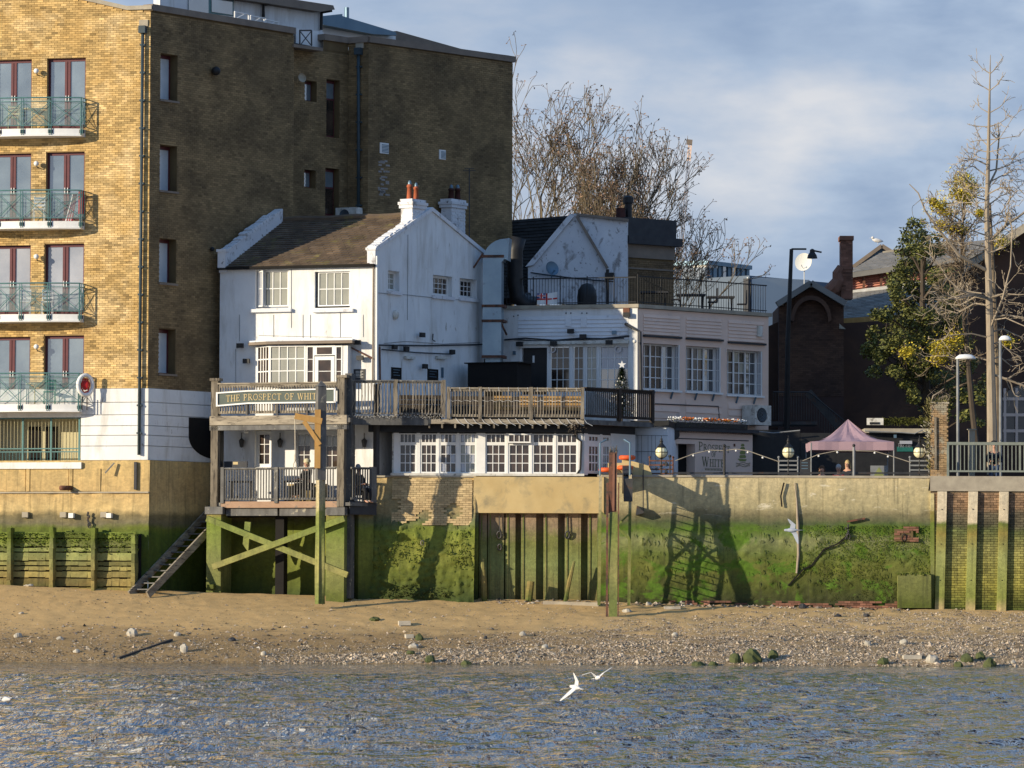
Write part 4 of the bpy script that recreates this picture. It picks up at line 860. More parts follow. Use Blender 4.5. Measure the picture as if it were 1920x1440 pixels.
chair(bal_at(98, 3), 'green chair on the lowest balcony', cloth((.02, .22, .14), 'green_plastic')); chair(bal_at(75, 1), 'white chair on the second balcony down', M['whitepaint'])
chair(bal_at(25, 0), 'pale chair on the top balcony', M['beige'])
for px, r, lb in ((60, 0, 'small round table on the top balcony'), (70, 3, 'small table with a potted plant on the lowest balcony')):
    o = bal_at(px, r); t = thing('balcony_table', lb, 'table', o); b = MB(); b.lathe(o, [(0, .7), (.3, .7), (.3, .73), (0, .73)], 14); b.build('tabletop', M['beige'], t); b = MB(); b.tube([o, o+Vector((0, 0, .7))], .025, 6); b.lathe(o, [(0, .03), (.2, .02), (.2, 0)], 10); b.build('leg', M['beige'], t)
o = bal_at(142, 1, .3); t = thing('folded_parasol', 'folded red and white striped parasol leaning on the second balcony', 'parasol', o)
for k in range(6): b = MB(); b.tube([o+Vector((-.3+.04*k, 0, .0)), o+Vector((-.05+.02*k, -.05+.02*k, .95))], [.03, .02], 5); b.build('canopy_strip', M['red'] if k % 2 else M['whitepaint'], t)
b = MB(); p = bal_at(154, 1, .36); b.wb(p.x-.09, p.x+.09, p.y-.02, p.y+.02, p.z+.25, p.z+1.05); b.build('red_towel', M['red'], label='red towel hanging at the end of the second balcony', cat='towel')
# life ring
c = FA.pp(160, 722, .5); t = thing('life_ring', 'red and white life ring on the end of the lowest balcony', 'life ring', c)
ax = (FA.n*.8 + FA.x*.75).normalized(); sx = ax.cross(Vector((0, 0, 1))).normalized()
b = MB(); b.tube([c+sx*.27*math.cos(k*math.pi/12)+Vector((0, 0, .34*math.sin(k*math.pi/12))) for k in range(25)], .07, 8, cap=False); b.sm = True; b.build('ring', M['whitepaint'], t)
b = MB()
for k in range(5): b.tube([c+sx*(.16*math.cos(a+k))+Vector((0, 0, .24*math.sin(a+k)-.03*k*.3)) for a in (0, 1, 2, 3)], .022, 5)
b.ball(c, .15, (.8, .5, 1.2), 8, 6); b.build('rope', M['red'], t)
b = MB(); b.tube([c+Vector((.05, .1, -.35)), c+Vector((.05, .1, -.85))], .02, 5); b.tube([c+Vector((-.12, .1, -.35)), c+Vector((-.12, .1, -.85))], .02, 5); b.build('stand', M['steel'], t)
# flank fittings
b = MB(); c = FS.pp(405, 133, .15); b.ball(c, .16, n=10, m=8); b.tube([FS.pp(405, 133, 0), c], .08, 8); b.sm = True; b.build('bulkhead_light', M['black'], ap)
b = MB(); c = FS.pp(398, 467, .1); b.ball(c, .08, n=8, m=6); b.tube([FS.pp(398, 467, 0), c], .05, 8); b.build('bulkhead_light', M['black'], ap)
b = MB(); c = FR.pp(564, 147, .25); b.lathe(c, [(0, 0), (.12, .03), (.17, .09)], 12, axis=Vector((.6, -.8, .2))); b.tube([FR.pp(568, 152, 0), c], .02, 5); b.build('satellite_dish', M['stone'], ap)
for x0, y0, x1, y1 in ((713, 268, 729, 288), (824, 281, 836, 299)):
    b = MB(); b.pb(FS2, x0, y0, x1, y1, 0, .03); f = b.build('vent', M['whitepaint'], ap)
    u0, u1, z0, z1 = FS2.rect(x0+2, y0+2, x1-2, y1-2); b = MB()
    for k in range(6): zz = z0+(z1-z0)*k/6; b.box(FS2, u0, u1, zz, zz+(z1-z0)/12, .03, .045)
    b.build('louvre', M['lead'], f)
b = MB(); u0, u1, z0, z1 = FS2.rect(708, 302, 726, 372)
for k in range(30):
    uu = rnd.uniform(u0, u1); zz = rnd.uniform(z0, z1); b.box(FS2, uu, uu+rnd.uniform(.1, .25), zz, zz+.065, 0, .0135)
b.build('whitish_bricks', mat('bleached_brick', (.36, .33, .30), (.25, .22, .19), 3), ap, kind='stuff')
# top recess balcony
b = MB(); b.pb(FR, 551, 86, 606, 92, -.3, .5); b.build('recess_balcony', M['brownstone'], ap); b = MB(); b.pb(FR, 551, 56, 606, 87, -.32, -.28); b.build('white_panel', M['white'], ap)
b = MB()
for x in (553, 562, 584): b.tube([FR.pp(x, 57, .3), FR.pp(x, 86, .3)], .03, 5)
b.tube([FR.pp(562, 57, .3), FR.pp(584, 57, .3)], .03, 5); b.tube([FR.pp(562, 86, .3), FR.pp(584, 58, .3)], .02, 5); b.tube([FR.pp(562, 58, .3), FR.pp(584, 86, .3)], .02, 5); b.build('railing', M['steel'], ap)
# penthouse
def ppoly(fr, pts, d, th, name, m, par, **k):
    b = MB(); b.prism([fr.pp(x, y, d) for x, y in pts], -fr.n*th); return b.build(name, m, par, **k)
FP_ = FS.sub(0, 0)
ppoly(FS, [(270, 30), (270, -60), (610, -60), (605, 85), (540, 75)], -2.0, .3, 'penthouse_wall', M['white'], ap) if False else None
ppoly(FS, [(300, 25), (300, -20), (520, -2), (606, 22), (604, 70)], -1.6, .3, 'penthouse_wall', M['white'], ap)
ppoly(FS, [(353, 22), (354, -12), (438, -6), (438, 30)], -1.58, .05, 'penthouse_window', M['green_metal'], ap)
for a, c in ((354, 391), (397, 436)): ppoly(FS, [(a, 22), (a, -10), (c, -8), (c, 28)], -1.55, .02, 'pane', M['glass_blue'], ap)
ppoly(FS, [(430, -4), (436, -12), (520, -6), (625, 10), (628, 18), (602, 22), (500, 6)], -1.2, 1.5, 'eaves', M['brownstone'], ap)
b = MB(); b.tube([FS.pp(494, 32, -1.5), FS.pp(494, 9, -1.5), FS.pp(520, 6, -1.3)], .06, 6); b.tube([FS.pp(602, 56, -1.5), FS.pp(603, 24, -1.5), FS.pp(622, 20, -1.3)], .06, 6); b.build('downpipe', M['black'], ap)
for a, c in ((440, 466), (470, 495), (498, 522)):
    b = MB(); y = 22+(a-440)*.25
    for x in (a, c): b.tube([FS.pp(x, y+(x-a)*.2, -.25), FS.pp(x, y+16+(x-a)*.2, -.25)], .03, 5)
    b.tube([FS.pp(a, y, -.25), FS.pp(c, y+5, -.25)], .025, 5); b.tube([FS.pp(a, y+14, -.25), FS.pp(c-6, y+4, -.25)], .015, 5); b.build('roof_railing', M['whitepaint'], ap)
ppoly(FS2, [(604, 30), (642, 26), (642, 30), (742, 60), (744, 66), (700, 64), (604, 46)], -2.5, 2.5, 'blue_roof', M['lead'], ap)
ppoly(FS2, [(604, 44), (742, 68), (742, 84), (604, 72)], -2.9, .3, 'penthouse_wall', M['white'], ap)
ppoly(FS2, [(690, 62), (744, 58), (870, 93), (955, 104), (960, 112), (690, 80)], -3.2, 1.5, 'low_roof', M['brownstone'], ap)
b = MB(); b.tube([FS2.pp(650, 40, -3), FS2.pp(650, 14, -3)], .09, 8); b.build('flue', M['lead'], ap)
# ================================================================== timber revetment at the left
FT = Fr((-60, 1050, .75), (262, 1050, -.3)); rv = thing('timber_revetment', 'mossy plank revetment with upright posts below the yellow apartments', 'revetment', FT.P(0, 2.3, 0))
z0, z1 = 2.0, FT.uz(120, 1002)[1]; zz = z0; rr = random.Random(2); pc = [(-56, 984), (22, 990), (101, 989), (179, 990), (254, 1002)]
uu = [FT.uz(x, 1050)[0] for x, _ in pc]
while zz < z1-.05:
    h = rr.choice([.17, .24, .30])
    for a, c in zip(uu, uu[1:]):
        b = MB(); tl = rr.uniform(-.02, .02); P = FT.P; t = rr.random(); dd = rr.uniform(-.03, .03); nseg = 5
        for k in range(nseg):
            s0, s1 = a+(c-a)*k/nseg, a+(c-a)*(k+1)/nseg; w1, w2 = rr.uniform(0, .025), rr.uniform(0, .02)
            b.hexa([P(s0, zz+w1, -.1), P(s1, zz+w1, -.1), P(s1, zz+h-.02-w2, -.1), P(s0, zz+h-.02-w2, -.1), P(s0, zz+w1, .02+dd), P(s1, zz+w1, .02+dd+rr.uniform(-.02, .02)), P(s1, zz+h-.02-w2, dd), P(s0, zz+h-.02-w2, dd)], max(0, min(1, t+rr.uniform(-.15, .15))))
        b.build('plank', M['tide_timber'], rv)
    zz += h
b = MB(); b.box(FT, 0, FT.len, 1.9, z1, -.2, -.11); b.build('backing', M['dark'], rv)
for (x, y), u in zip(pc, uu):
    b = MB(); zt_ = FT.uz(x, y)[1]; P = FT.P; nseg = 7
    for k in range(nseg):
        a, c = 1.9+(zt_-1.9)*k/nseg, 1.9+(zt_-1.9)*(k+1)/nseg; j = lambda: rr.uniform(-.018, .018)
        b.hexa([P(u-.07+j(), a, -.1), P(u+.07+j(), a, -.1), P(u+.065+j(), c, -.1), P(u-.07+j(), c, -.1), P(u-.07+j(), a, .34+j()), P(u+.07+j(), a, .33+j()), P(u+.06+j(), c, .33+j()), P(u-.07+j(), c, .34+j())], rr.random())
    for k in range(4): b.tube([P(u-.05+.03*k, zt_-.1, .1), P(u-.05+.03*k+j(), zt_+rr.uniform(.02, .14), .1+j()*3)], [.03, .008], 4)
    b.build('post', M['tide_timber'], rv)
b = MB()
for k in range(1100):
    u = rr.uniform(0, FT.len-.05); z = z1-abs(rr.gauss(0, .3))+.05; p = FT.P(u, z, rr.uniform(-.02, .06)+(.05 if z > z1 else 0)); b.ball(p, rr.uniform(.012, .04), (1.3, .8, .6), 5, 3, tone=rr.random())
b.build('moss', M['moss'], rv, kind='stuff')
# ================================================================== stairs to the foreshore
stt = thing('foreshore_stairs', 'steep timber stairs rising from the sand into the dark alley', 'stairs', at(270, 1108, -1.0)-Vector((0, 0, .05)))
dr = Vector((.18, .23, .2127)); wd = Vector((.62, -.49, 0)); o = at(254, 1105, -.6)
for i in range(16):
    p = o+dr*i; piece('t', 'tread', M['grey_timber'], stt, p, lambda b: b.hexa([Vector((0, .12, -.02))+Vector((.1, .1, 0)), wd+Vector((.1, .22, -.02)), wd+Vector((.1, .22, .02)), Vector((.1, .22, .02)), Vector((0, 0, -.02)), wd+Vector((0, 0, -.02)), wd+Vector((0, 0, .02)), Vector((0, 0, .02))]))
for s in (-.03, 1.03): b = MB(); b.bar(o+wd*s-dr*.9, o+wd*s+dr*16.5, .07, .26); b.build('stringer', M['timber_h'], stt)
b = MB(); b.box(FS, FS.uz(380, 1000)[0]+1.2, FS.len, 1.5, 5.97, 0, 4.2); b.build('alley_wall', M['wall_mid'], label='dark retaining wall closing the alley behind the stairs', cat='wall')
# ================================================================== pub: helpers
def window_u(fr, u0, u1, z0, z1, cols, rows, par, d=-.1, fm=None, gm=None, fw=.05, bar=.022, colw=None, rowh=None, name='window', gmap=None, prj=.0):
    fm = fm or M['whitepaint']; gm = gm or M['glass']
    b = MB(); th = .05
    b.box(fr, u0, u0+fw, z0, z1, d-th, d+prj); b.box(fr, u1-fw, u1, z0, z1, d-th, d+prj); b.box(fr, u0+fw, u1-fw, z0, z0+fw, d-th, d+prj); b.box(fr, u0+fw, u1-fw, z1-fw, z1, d-th, d+prj)
    a0, a1, b0, b1 = u0+fw, u1-fw, z0+fw, z1-fw
    cw = np.array(colw or [1]*cols, float); cw = np.concatenate([[0], np.cumsum(cw)/cw.sum()])*(a1-a0)+a0
    rh = np.array(rowh or [1]*rows, float); rh = np.concatenate([[0], np.cumsum(rh)/rh.sum()])*(b1-b0)+b0
    for x in cw[1:-1]: b.box(fr, x-bar/2, x+bar/2, b0, b1, d-th+.01, d-.008)
    for z in rh[1:-1]: b.box(fr, a0, a1, z-bar/2, z+bar/2, d-th+.012, d-.01)
    f = b.build(name, fm, par)
    for i in range(cols):
        for j in range(rows):
            W, H = round(cw[i+1]-cw[i]-bar, 3), round(rh[j+1]-rh[j]-bar, 3); g = gm
            if gmap: g = gmap(i, j) or gm
            o = fr.P(cw[i]+bar/2, rh[j]+bar/2, d-.04)
            piece((round(fr.x.x, 3), W, H), 'pane', g, f, o, lambda b: b.hexa([Vector(), fr.x*W, fr.x*W+Vector((0, 0, H)), Vector((0, 0, H)), fr.n*.008, fr.x*W+fr.n*.008, fr.x*W+Vector((0, 0, H))+fr.n*.008, Vector((0, 0, H))+fr.n*.008]))
    return f
def window(fr, x0, y0, x1, y1, cols, rows, par, **k):
    return window_u(fr, *fr.rect(x0, y0, x1, y1, k.get('d', -.1)), cols, rows, par, **k)
def balus(fr, x0, x1, yt, yb, par, d=0, sp=.115, bw=.035, post=(), railh=.09, m1=None, m2=None, low=.07, yt2=None, wav=.0, name='balustrade', ph=.12, base=None):
    """timber balustrade: rails are one part, every baluster and post a part below it"""
    m1 = m1 or M['timber_h']; m2 = m2 or M['timber']
    ym = (yt+yb)/2; u0, u1 = fr.uz(x0, ym, d)[0], fr.uz(x1, ym, d)[0]; z1 = fr.uz((x0+x1)/2, yt, d)[1]; z0 = fr.uz((x0+x1)/2, yb, d)[1]
    b = MB(); b.box(fr, u0, u1, z1-.045, z1, d-.07, d+.07, .7); b.box(fr, u0, u1, z1-.045-railh, z1-.047, d-.02, d+.03, .4); b.box(fr, u0, u1, z0, z0+low, d-.02, d+.03, .6)
    o = b.build(name, m1, par); H = z1-.05-railh*.5-z0-.02; u = u0+sp*.6; r = random.Random(int(x0))
    while u < u1-.03:
        v = r.randrange(5)
        def mk(b, v=v):
            j = [noise.noise(Vector((v*3.1, k*1.7, 0)))*wav for k in range(4)]
            for k in range(3):
                a, c = H*k/3, H*(k+1)/3; q = lambda uu, zz, dd: fr.x*uu+fr.n*dd+Vector((0, 0, zz))
                b.hexa([q(j[k]-bw/2, a, -.018), q(j[k]+bw/2, a, -.018), q(j[k+1]+bw/2, c, -.018), q(j[k+1]-bw/2, c, -.018), q(j[k]-bw/2, a, .018), q(j[k]+bw/2, a, .018), q(j[k+1]+bw/2, c, .018), q(j[k+1]-bw/2, c, .018)], .2+v*.15)
        piece((round(fr.x.x, 3), round(H, 2), bw, v, wav), 'baluster', m2, o, fr.P(u, z0+.02, d+.03), mk); u += sp
    for px in post:
        b = MB(); uu = fr.uz(px, ym, d)[0]; b.box(fr, uu-ph/2, uu+ph/2, (base if base is not None else z0-.1), z1+.02, d-.05, d+.08, .5); b.build('post', m2, o)
    return o
def skew(fr, u0, u1, za, zc, zb, zd, d0, d1, b, tone=.5):
    """box whose bottom runs za->zc and top zb->zd from u0 to u1"""
    P = fr.P; b.hexa([P(u0, za, d0), P(u1, zc, d0), P(u1, zd, d0), P(u0, zb, d0), P(u0, za, d1), P(u1, zc, d1), P(u1, zd, d1), P(u0, zb, d1)], tone)
# ================================================================== main house
FM = Fr((412, 600, 2.5), (704, 600, .6)); FG = Fr((704, 600, .6), (908, 600, 6.3))
pub = thing('riverside_pub', 'white rendered riverside pub with tiled roof and two chimneys', 'pub', FM.P(FM.len, 5.6, 0))
ze_ = FM.uz(560, 500)[1]; zf = 5.4
W1 = FM.rect(479, 507, 541, 578); W2 = FM.rect(590, 509, 656, 577); WB = FM.rect(482, 648, 651, 722)
G1, G2, G3 = FG.rect(728, 508, 749, 546), FG.rect(812, 517, 848, 555), FG.rect(862, 523, 894, 559)
b = MB(); wall_grid(b, FM, 0, FM.len, FM.uz(560, 794)[1], ze_, [W1+(.16,), W2+(.16,), WB+(.02,)])
gnd = [FM.rect(478, 808, 509, 876), FM.rect(555, 812, 582, 878), FM.rect(608, 814, 634, 878), FM.rect(645, 814, 667, 878)]
b2 = MB(); b.build('front_wall', M['white'], pub)
# gable side
zk1 = FG.uz(712, 470)[1]; ap_u = FG.len*.5; zap = FG.uz(812, 390)[1]; zk2 = FG.uz(900, 478)[1]; zk2 = min(zk2, zk1+.3)
b = MB(); wall_grid(b, FG, 0, FG.len, zf, zk1-.1, [G1+(.22,), G2+(.22,), G3+(.22,)])
b.poly([FG.P(0, zk1-.1), FG.P(FG.len, zk1-.1), FG.P(FG.len, zk2), FG.P(ap_u, zap-.12), FG.P(0, zk1)]); gw = b.build('gable_wall', M['white'], pub)
b = MB()
for (ua, za), (uc_, zc_) in (((-.05, zk1-.02), (ap_u, zap-.12)), ((ap_u, zap-.12), (FG.len+.05, zk2))):
    skew(FG, ua, uc_, za, zc_, za+.14, zc_+.14, -.35, .06, b)
b.build('coping', M['white_old'], pub)
L = []; n = 26
for k in range(n):
    ua = ap_u*k/n*.92; za = zk1+.12+(zap-zk1-.12)*ua/ap_u; b = MB(); h = rnd.uniform(.03, .08)
    skew(FG, ua, ua+ap_u/n*.8, za, za+(zap-zk1)/ap_u*ap_u/n*.8, za+h, za+h+.04, -.34, -.02+rnd.uniform(-.03, .05), b, rnd.random()); b.build('coping_brick', M['white_old'], gw)
b = MB(); u, z = FM.uz(700, 470); b.box(FM, FM.len-.28, FM.len+.02, ze_, z+.02, -.35, .1); b.box(FM, FM.len-.33, FM.len+.05, z+.02, z+.1, -.38, .14); b.build('kneeler', M['white_old'], pub)
# roof front slope with tiles
ridge = Vector((0, 0, 0)); A = FM.P(0, ze_+.02, .12); B = FM.P(FM.len-.2, ze_+.02, .12); C = FG.P(ap_u, zap-.28, -.2); D = at(545, 414, 5.6); D.z = min(D.z, C.z+.1)
D = Vector((FM.P(0, 0, 0) + (FG.P(ap_u, 0, 0)-FG.P(0, 0, 0))*.98))+Vector((.25, 0, 0)); D.z = C.z-.05
b = MB(); b.poly([A, B, C, D]); E = FG.P(FG.len, zk2-.2, -.2); Fp = E + (D-C); b.poly([D, C, E, Fp]); b.build('roof', M['darkroof'], pub)
rf = None
def tiles(A, B, C, D, rows, tw, name, m, par, nind=300, lift=.02, seed=1):
    """roof tiles laid on quad A(eave left) B(eave right) C(ridge right) D(ridge left)"""
    r = random.Random(seed); up = (B-A).cross(D-A).normalized(); up = up if up.z > 0 else -up; lst = []
    for i in range(rows):
        s0, s1 = i/rows, (i+1.15)/rows; s1 = min(s1, 1); p0, q0, p1, q1 = A.lerp(D, s0), B.lerp(C, s0), A.lerp(D, s1), B.lerp(C, s1)
        n = max(1, int((q0-p0).length/tw)); off = (i % 2)*.5
        for k in range(-1, n+1):
            a, c = max(0, (k+off)/n), min(1, (k+1+off)/n)
            if c-a < .3/n: continue
            g = .006/((q0-p0).length); sg = lambda s, t: p0.lerp(q0, s).lerp(p1.lerp(q1, s), t)
            l = lift*(1+.6*r.random()); lst.append(([sg(a+g, 0), sg(c-g, 0), sg(c-g, 1), sg(a+g, 1), sg(a+g, 0)+up*(l+.012), sg(c-g, 0)+up*(l+.012), sg(c-g, 1)+up*.006, sg(a+g, 1)+up*.006], max(0, min(1, r.gauss(.5, .25)))))
    r.shuffle(lst)
    for p, t in lst[:nind]: b = MB(); b.hexa(p, t); b.build(name, m, par)
    if len(lst) > nind:
        b = MB(); [b.hexa(p, t) for p, t in lst[nind:]]; b.build('roof_tiles', m, par, kind='stuff')
tiles(A, B, C, D, 22, .27, 'tile', M['slate'], pub, 290)
b = MB(); b.tube([C+(D-C)*k/12+Vector((0, 0, .05+.02*math.sin(k*1.3))) for k in range(13)], .1, 6); b.build('ridge', M['slate'], pub)
b = MB(); b.box(FM, -.05, FM.len, ze_-.06, ze_+.03, 0, .2); b.build('gutter', M['dark'], pub)
# left party parapet
b = MB(); p0 = FM.P(.0, ze_-.15, .1); p1 = D+Vector((-.3, 0, .38)); o = FM.x*.28
b.hexa([p0, p1-Vector((0, 0, .9)), p1, p0+Vector((0, 0, .7)), p0+o, p1+o-Vector((0, 0, .9)), p1+o, p0+o+Vector((0, 0, .7))]); b.box(FM, -.01, .28, ze_, FM.uz(425, 470)[1], -.3, .2); b.box(FM, -.05, .32, FM.uz(425, 473)[1], FM.uz(425, 468)[1], -.34, .24); pw = b.build('party_parapet', M['white_old'], pub)
for k in range(20):
    b = MB(); s = k/20; p = (p0+Vector((0, 0, .7))).lerp(p1, s)+o*.5; q = (p0+Vector((0, 0, .7))).lerp(p1, s+.045)+o*.5; h = rnd.uniform(.04, .09)+(.05 if 6 < k < 16 else 0); b.bar(p+Vector((0, 0, h/2)), q+Vector((0, 0, h/2)), .34, h, tone=rnd.random()); b.build('coping_brick', M['white_old'], pw)
# chimneys
def chimney(fr, x0, y0, x1, y1, d0, d1, pots, m, nm='chimney', pm=None):
    b = MB(); b.pb(fr, x0, y0, x1, y1, d0, d1); u0, u1, z0, z1 = fr.rect(x0, y0, x1, y1, d1)
    b.box(fr, u0-.05, u1+.05, z1-.32, z1-.2, d0-.05, d1+.05); b.box(fr, u0-.08, u1+.08, z1-.2, z1-.1, d0-.08, d1+.08); b.box(fr, u0-.03, u1+.03, z1-.1, z1, d0-.02, d1+.02)
    c = b.build(nm, M['white_old'], pub)
    L = [t for t in bricks(fr, u0, u1, z0, z1-.34, d=d1, pj=.012, seed=5, g=.012) if rnd.random() < .85]; pieces(fr, L, 'brick', m, c, 200)
    for px, py0, py1, r in pots:
        b = MB(); p = fr.pp(px, py1, (d0+d1)/2); h = (py1-py0)/53
        b.lathe(p, [(r*1.15, 0), (r*1.05, .1), (r*.85, h*.8), (r*1.1, h*.82), (r*1.1, h*.9), (r*.7, h)], 12); b.sm = True; b.build('chimney_pot', pm or M['terracotta'], c)
        b = MB(); b.lathe(p+Vector((0, 0, h)), [(r*.6, -.05), (r*.65, .06), (r*.4, .12), (0, .14)], 10); b.build('pot_cap', M['lead'], c)
chimney(FG, 773, 374, 797, 436, -.5, -.02, [(768, 346, 376, .1), (780, 350, 378, .09)], M['white_old'])
chimney(FG.sub(0, -3.6), 846, 374, 872, 520, -.45, .0, [(846, 352, 376, .11), (858, 352, 376, .11)], M['white_old'], pm=M['darkpot'])
# first floor windows
def clay(i, j): return None
window_u(FM, W1[0]+.28, W1[1]-.03, W1[2]+.06, W1[3], 3, 2, pub, gm=M['curtain'], name='sash_window', bar=.03)
f = FM.sub(W1[0]+.02, -.12, 0); b = MB(); b.box(FM, W1[0], W1[1], W1[2], W1[3], -.15, -.149); b.build('window_back', M['blind'], pub)
fc = FM.sub(W1[0]+.02, -.12, R_(40)); fc.x = (FM.x*.8 + FM.n*.6); fc.n = Vector((fc.x.y, -fc.x.x, 0)); fc.o = FM.P(W1[0]+.03, 0, -.12)
window_u(fc, 0, .34, W1[2]+.06, W1[3], 1, 2, pub, d=0, gm=M['blind'], name='open_casement')
window_u(FM, W2[0]+.08, W2[1]-.02, W2[2]+.06, W2[3], 4, 2, pub, gm=M['curtain'], name='sash_window', bar=.03)
for x0, x1 in ((468, 545), (585, 661)): b = MB(); b.pb(FM, x0, 579, x1, 585, -.1, .14); b.build('sill', M['white_old'], pub)
# bay
P = FM.P; zb0, zb1 = WB[2], WB[3]; u_l, u_f0, u_f1 = WB[0], FM.uz(505, 690, .4)[0], FM.uz(568, 690, .4)[0]
f1 = FM.sub(0, 0); f1.x = (P(u_f0, 0, .42)-P(u_l, 0, .0)).normalized(); f1.n = Vector((f1.x.y, -f1.x.x, 0)); f1.o = P(u_l, 0, 0); l1 = (P(u_f0, 0, .42)-P(u_l, 0, 0)).length
window_u(f1, 0, l1, zb0, zb1, 4, 3, pub, d=0, gm=M['glass_dark'], name='bay_window', bar=.04)
window_u(FM, u_f0, FM.uz(573, 690, .42)[0], zb0, zb1, 4, 3, pub, d=.42, gm=M['curtain'], name='bay_window', bar=.035, fw=.06)
window(FM, 574, 648, 589, 722, 1, 3, pub, d=.42, gm=M['glass_dark'], name='side_light'); window(FM, 628, 648, 642, 722, 1, 3, pub, d=.42, gm=M['glass_dark'], name='side_light')
b = MB(); b.pb(FM, 589, 648, 628, 666, .3, .42); b.build('fanlight_frame', M['whitepaint'], pub); b = MB(); b.pb(FM, 594, 651, 622, 664, .42, .43); b.build('fanlight', M['glass_dark'], pub)
window(FM, 590, 668, 627, 724, 1, 2, pub, d=.44, gm=M['glass_dark'], name='terrace_door', fw=.13); b = MB(); b.pb(FM, 642, 648, 652, 722, -.1, .4); b.build('bay_cheek', M['white'], pub)
b = MB(); zr = FM.uz(560, 645, .5)[1]; pts = [P(u_l-.3, zr, 0), P(u_l-.25, zr, .2), P(u_f0-.05, zr, .62), P(FM.uz(660, 690, .62)[0], zr, .62), P(FM.uz(668, 690)[0], zr, 0)]; b.prism(pts, Vector((0, 0, .09))); b.build('bay_roof', M['brownstone'], pub)
b = MB(); b.prism([p+Vector((0, 0, .1))+FM.n*-.03 for p in pts], Vector((0, 0, .05))); b.build('bay_flashing', M['white_old'], pub)
# ground-floor wall behind the platform
b = MB(); wall_grid(b, FM.sub(0, .02), FM.uz(420, 850)[0], FM.len, 5.3, FM.uz(560, 795)[1], [g+(.2,) for g in gnd]); b.build('ground_floor_wall', M['white'], pub)
b = MB(); b.box(FM, 0, FM.len, 5.0, 5.33, -.1, .05); b.build('floor_edge', M['grey_timber'], pub)
window_u(FM, *gnd[0], 2, 3, pub, d=-.1, gm=M['glass_dark'], name='door', fw=.12)
for g in gnd[1:]: window_u(FM, *g, 2, 3, pub, d=-.08, name='window', gmap=lambda i, j: M['curtain'] if j == 2 else M['glass_dark'], rowh=[1, .8, .9])
b = MB(); c, zc_ = (gnd[0][0]+gnd[0][1])/2, gnd[0][3]; rr_ = (gnd[0][1]-gnd[0][0])/2
b.prism([FM.P(c+rr_*math.cos(k*math.pi/10), zc_+rr_*math.sin(k*math.pi/10)*.9, .022) for k in range(11)], FM.n*.02); b.build('arched_head', M['beige'], pub)
for px in (453, 525, 683):
    b = MB(); p = FM.pp(px, 832, .14); b.lathe(p+Vector((0, 0, -.14)), [(0, 0), (.06, .03), (.09, .2), (.1, .25), (.03, .32), (0, .36)], 8); b.tube([FM.pp(px, 815, 0), FM.pp(px, 812, .14), p+Vector((0, 0, .2))], .015, 5); b.build('wall_lantern', M['steel'], pub, label=None)
b = MB(); b.ball(FM.pp(461, 807, .5), .1, n=10, m=8); b.build('floodlight_globe', M['whitepaint'], pub)
# gable windows
window_u(FG, *G1, 2, 3, pub, d=-.18, gm=M['curtain'], fw=.09); window_u(FG, *G2, 4, 3, pub, d=-.18, gm=M['glass_dark'], fw=.09, colw=[1, 1, 1, 1]); window_u(FG, *G3, 4, 3, pub, d=-.18, gm=M['glass_dark'], fw=.09)
for g in (G1, G2, G3): b = MB(); b.box(FG, g[0]-.08, g[1]+.08, g[2]-.12, g[2], -.1, .08); b.build('sill', M['white_old'], pub)
# pipes, cables, lamps, notices
b = MB(); b.tube([FM.pp(700.5, 498, .07), FM.pp(699, 716, .07)], .035, 6); b.build('downpipe', M['brownstone'], pub); b = MB(); b.tube([FM.pp(706.5, 480, .05), FM.pp(706, 716, .05)], .045, 6); b.build('downpipe', M['whitepaint'], pub)
b = MB(); b.tube([FM.pp(655, 650, .06), FM.pp(700, 673, .06)], .03, 6); b.tube([FG.pp(712, 650, .05), FG.pp(713, 722, .05)], .03, 6); b.build('downpipe', M['rust'], pub)
b = MB(); b.tube([FG.pp(711, 647, .06), FG.pp(800, 648, .06), FG.pp(905, 646, .06)], .028, 5); b.tube([FG.pp(716, 655, .06), FG.pp(780, 661, .07), FG.pp(850, 664, .07)], .022, 5)
for seg in ([(706, 549), (765, 553), (812, 558), (862, 562)], [(720, 644), (760, 640), (830, 645), (900, 642)], [(765, 440), (764, 600)]): b.tube([FG.pp(x, y, .02) for x, y in seg], .008, 4)
b.build('cable', M['darkgrey'], pub)
for fr, seg in ((FM, [(442, 720), (442, 655), (450, 650)]), (FM, [(449, 590), (449, 640)]), (FM, [(513, 590), (513, 632)]), (FM, [(546, 505), (546, 615)]), (FM, [(568, 590), (568, 634)]), (FM, [(582, 590), (582, 634)]), (FM, [(638, 586), (638, 632)]), (FM, [(681, 590), (681, 632)]), (FM, [(485, 629), (560, 631), (660, 633)])):
    b = MB(); b.tube([fr.pp(x, y, .012) for x, y in seg], .007, 4); b.build('cable', M['darkgrey'], pub)
def flood(fr, px, py, par, d=.2, m='black'):
    b = MB(); p = fr.pp(px, py, d); b.bar(p-fr.x*.12, p+fr.x*.12, .1, .16, tone=.5); b.bar(fr.pp(px, py, 0), p, .04); return b.build('floodlight', M[m], par)
for fr, x, y in ((FM, 450, 648), (FM, 462, 677), (FM, 670, 642), (FM, 675, 671), (FG, 792, 628), (FG, 762, 654), (FG, 740, 651), (FG, 848, 660), (FG, 797, 687)): flood(fr, x, y, pub)
b = MB(); b.ball(FG.pp(742, 590, .06), .12, (1, 1, 1.4), 8, 6); b.build('alarm_box', M['dirtywhite'], pub)
b = MB(); b.tube([FG.pp(812, 626, .05), FG.pp(811, 637, .07), FG.pp(816, 640, .07)], .02, 5); b.build('hook', M['black'], pub)
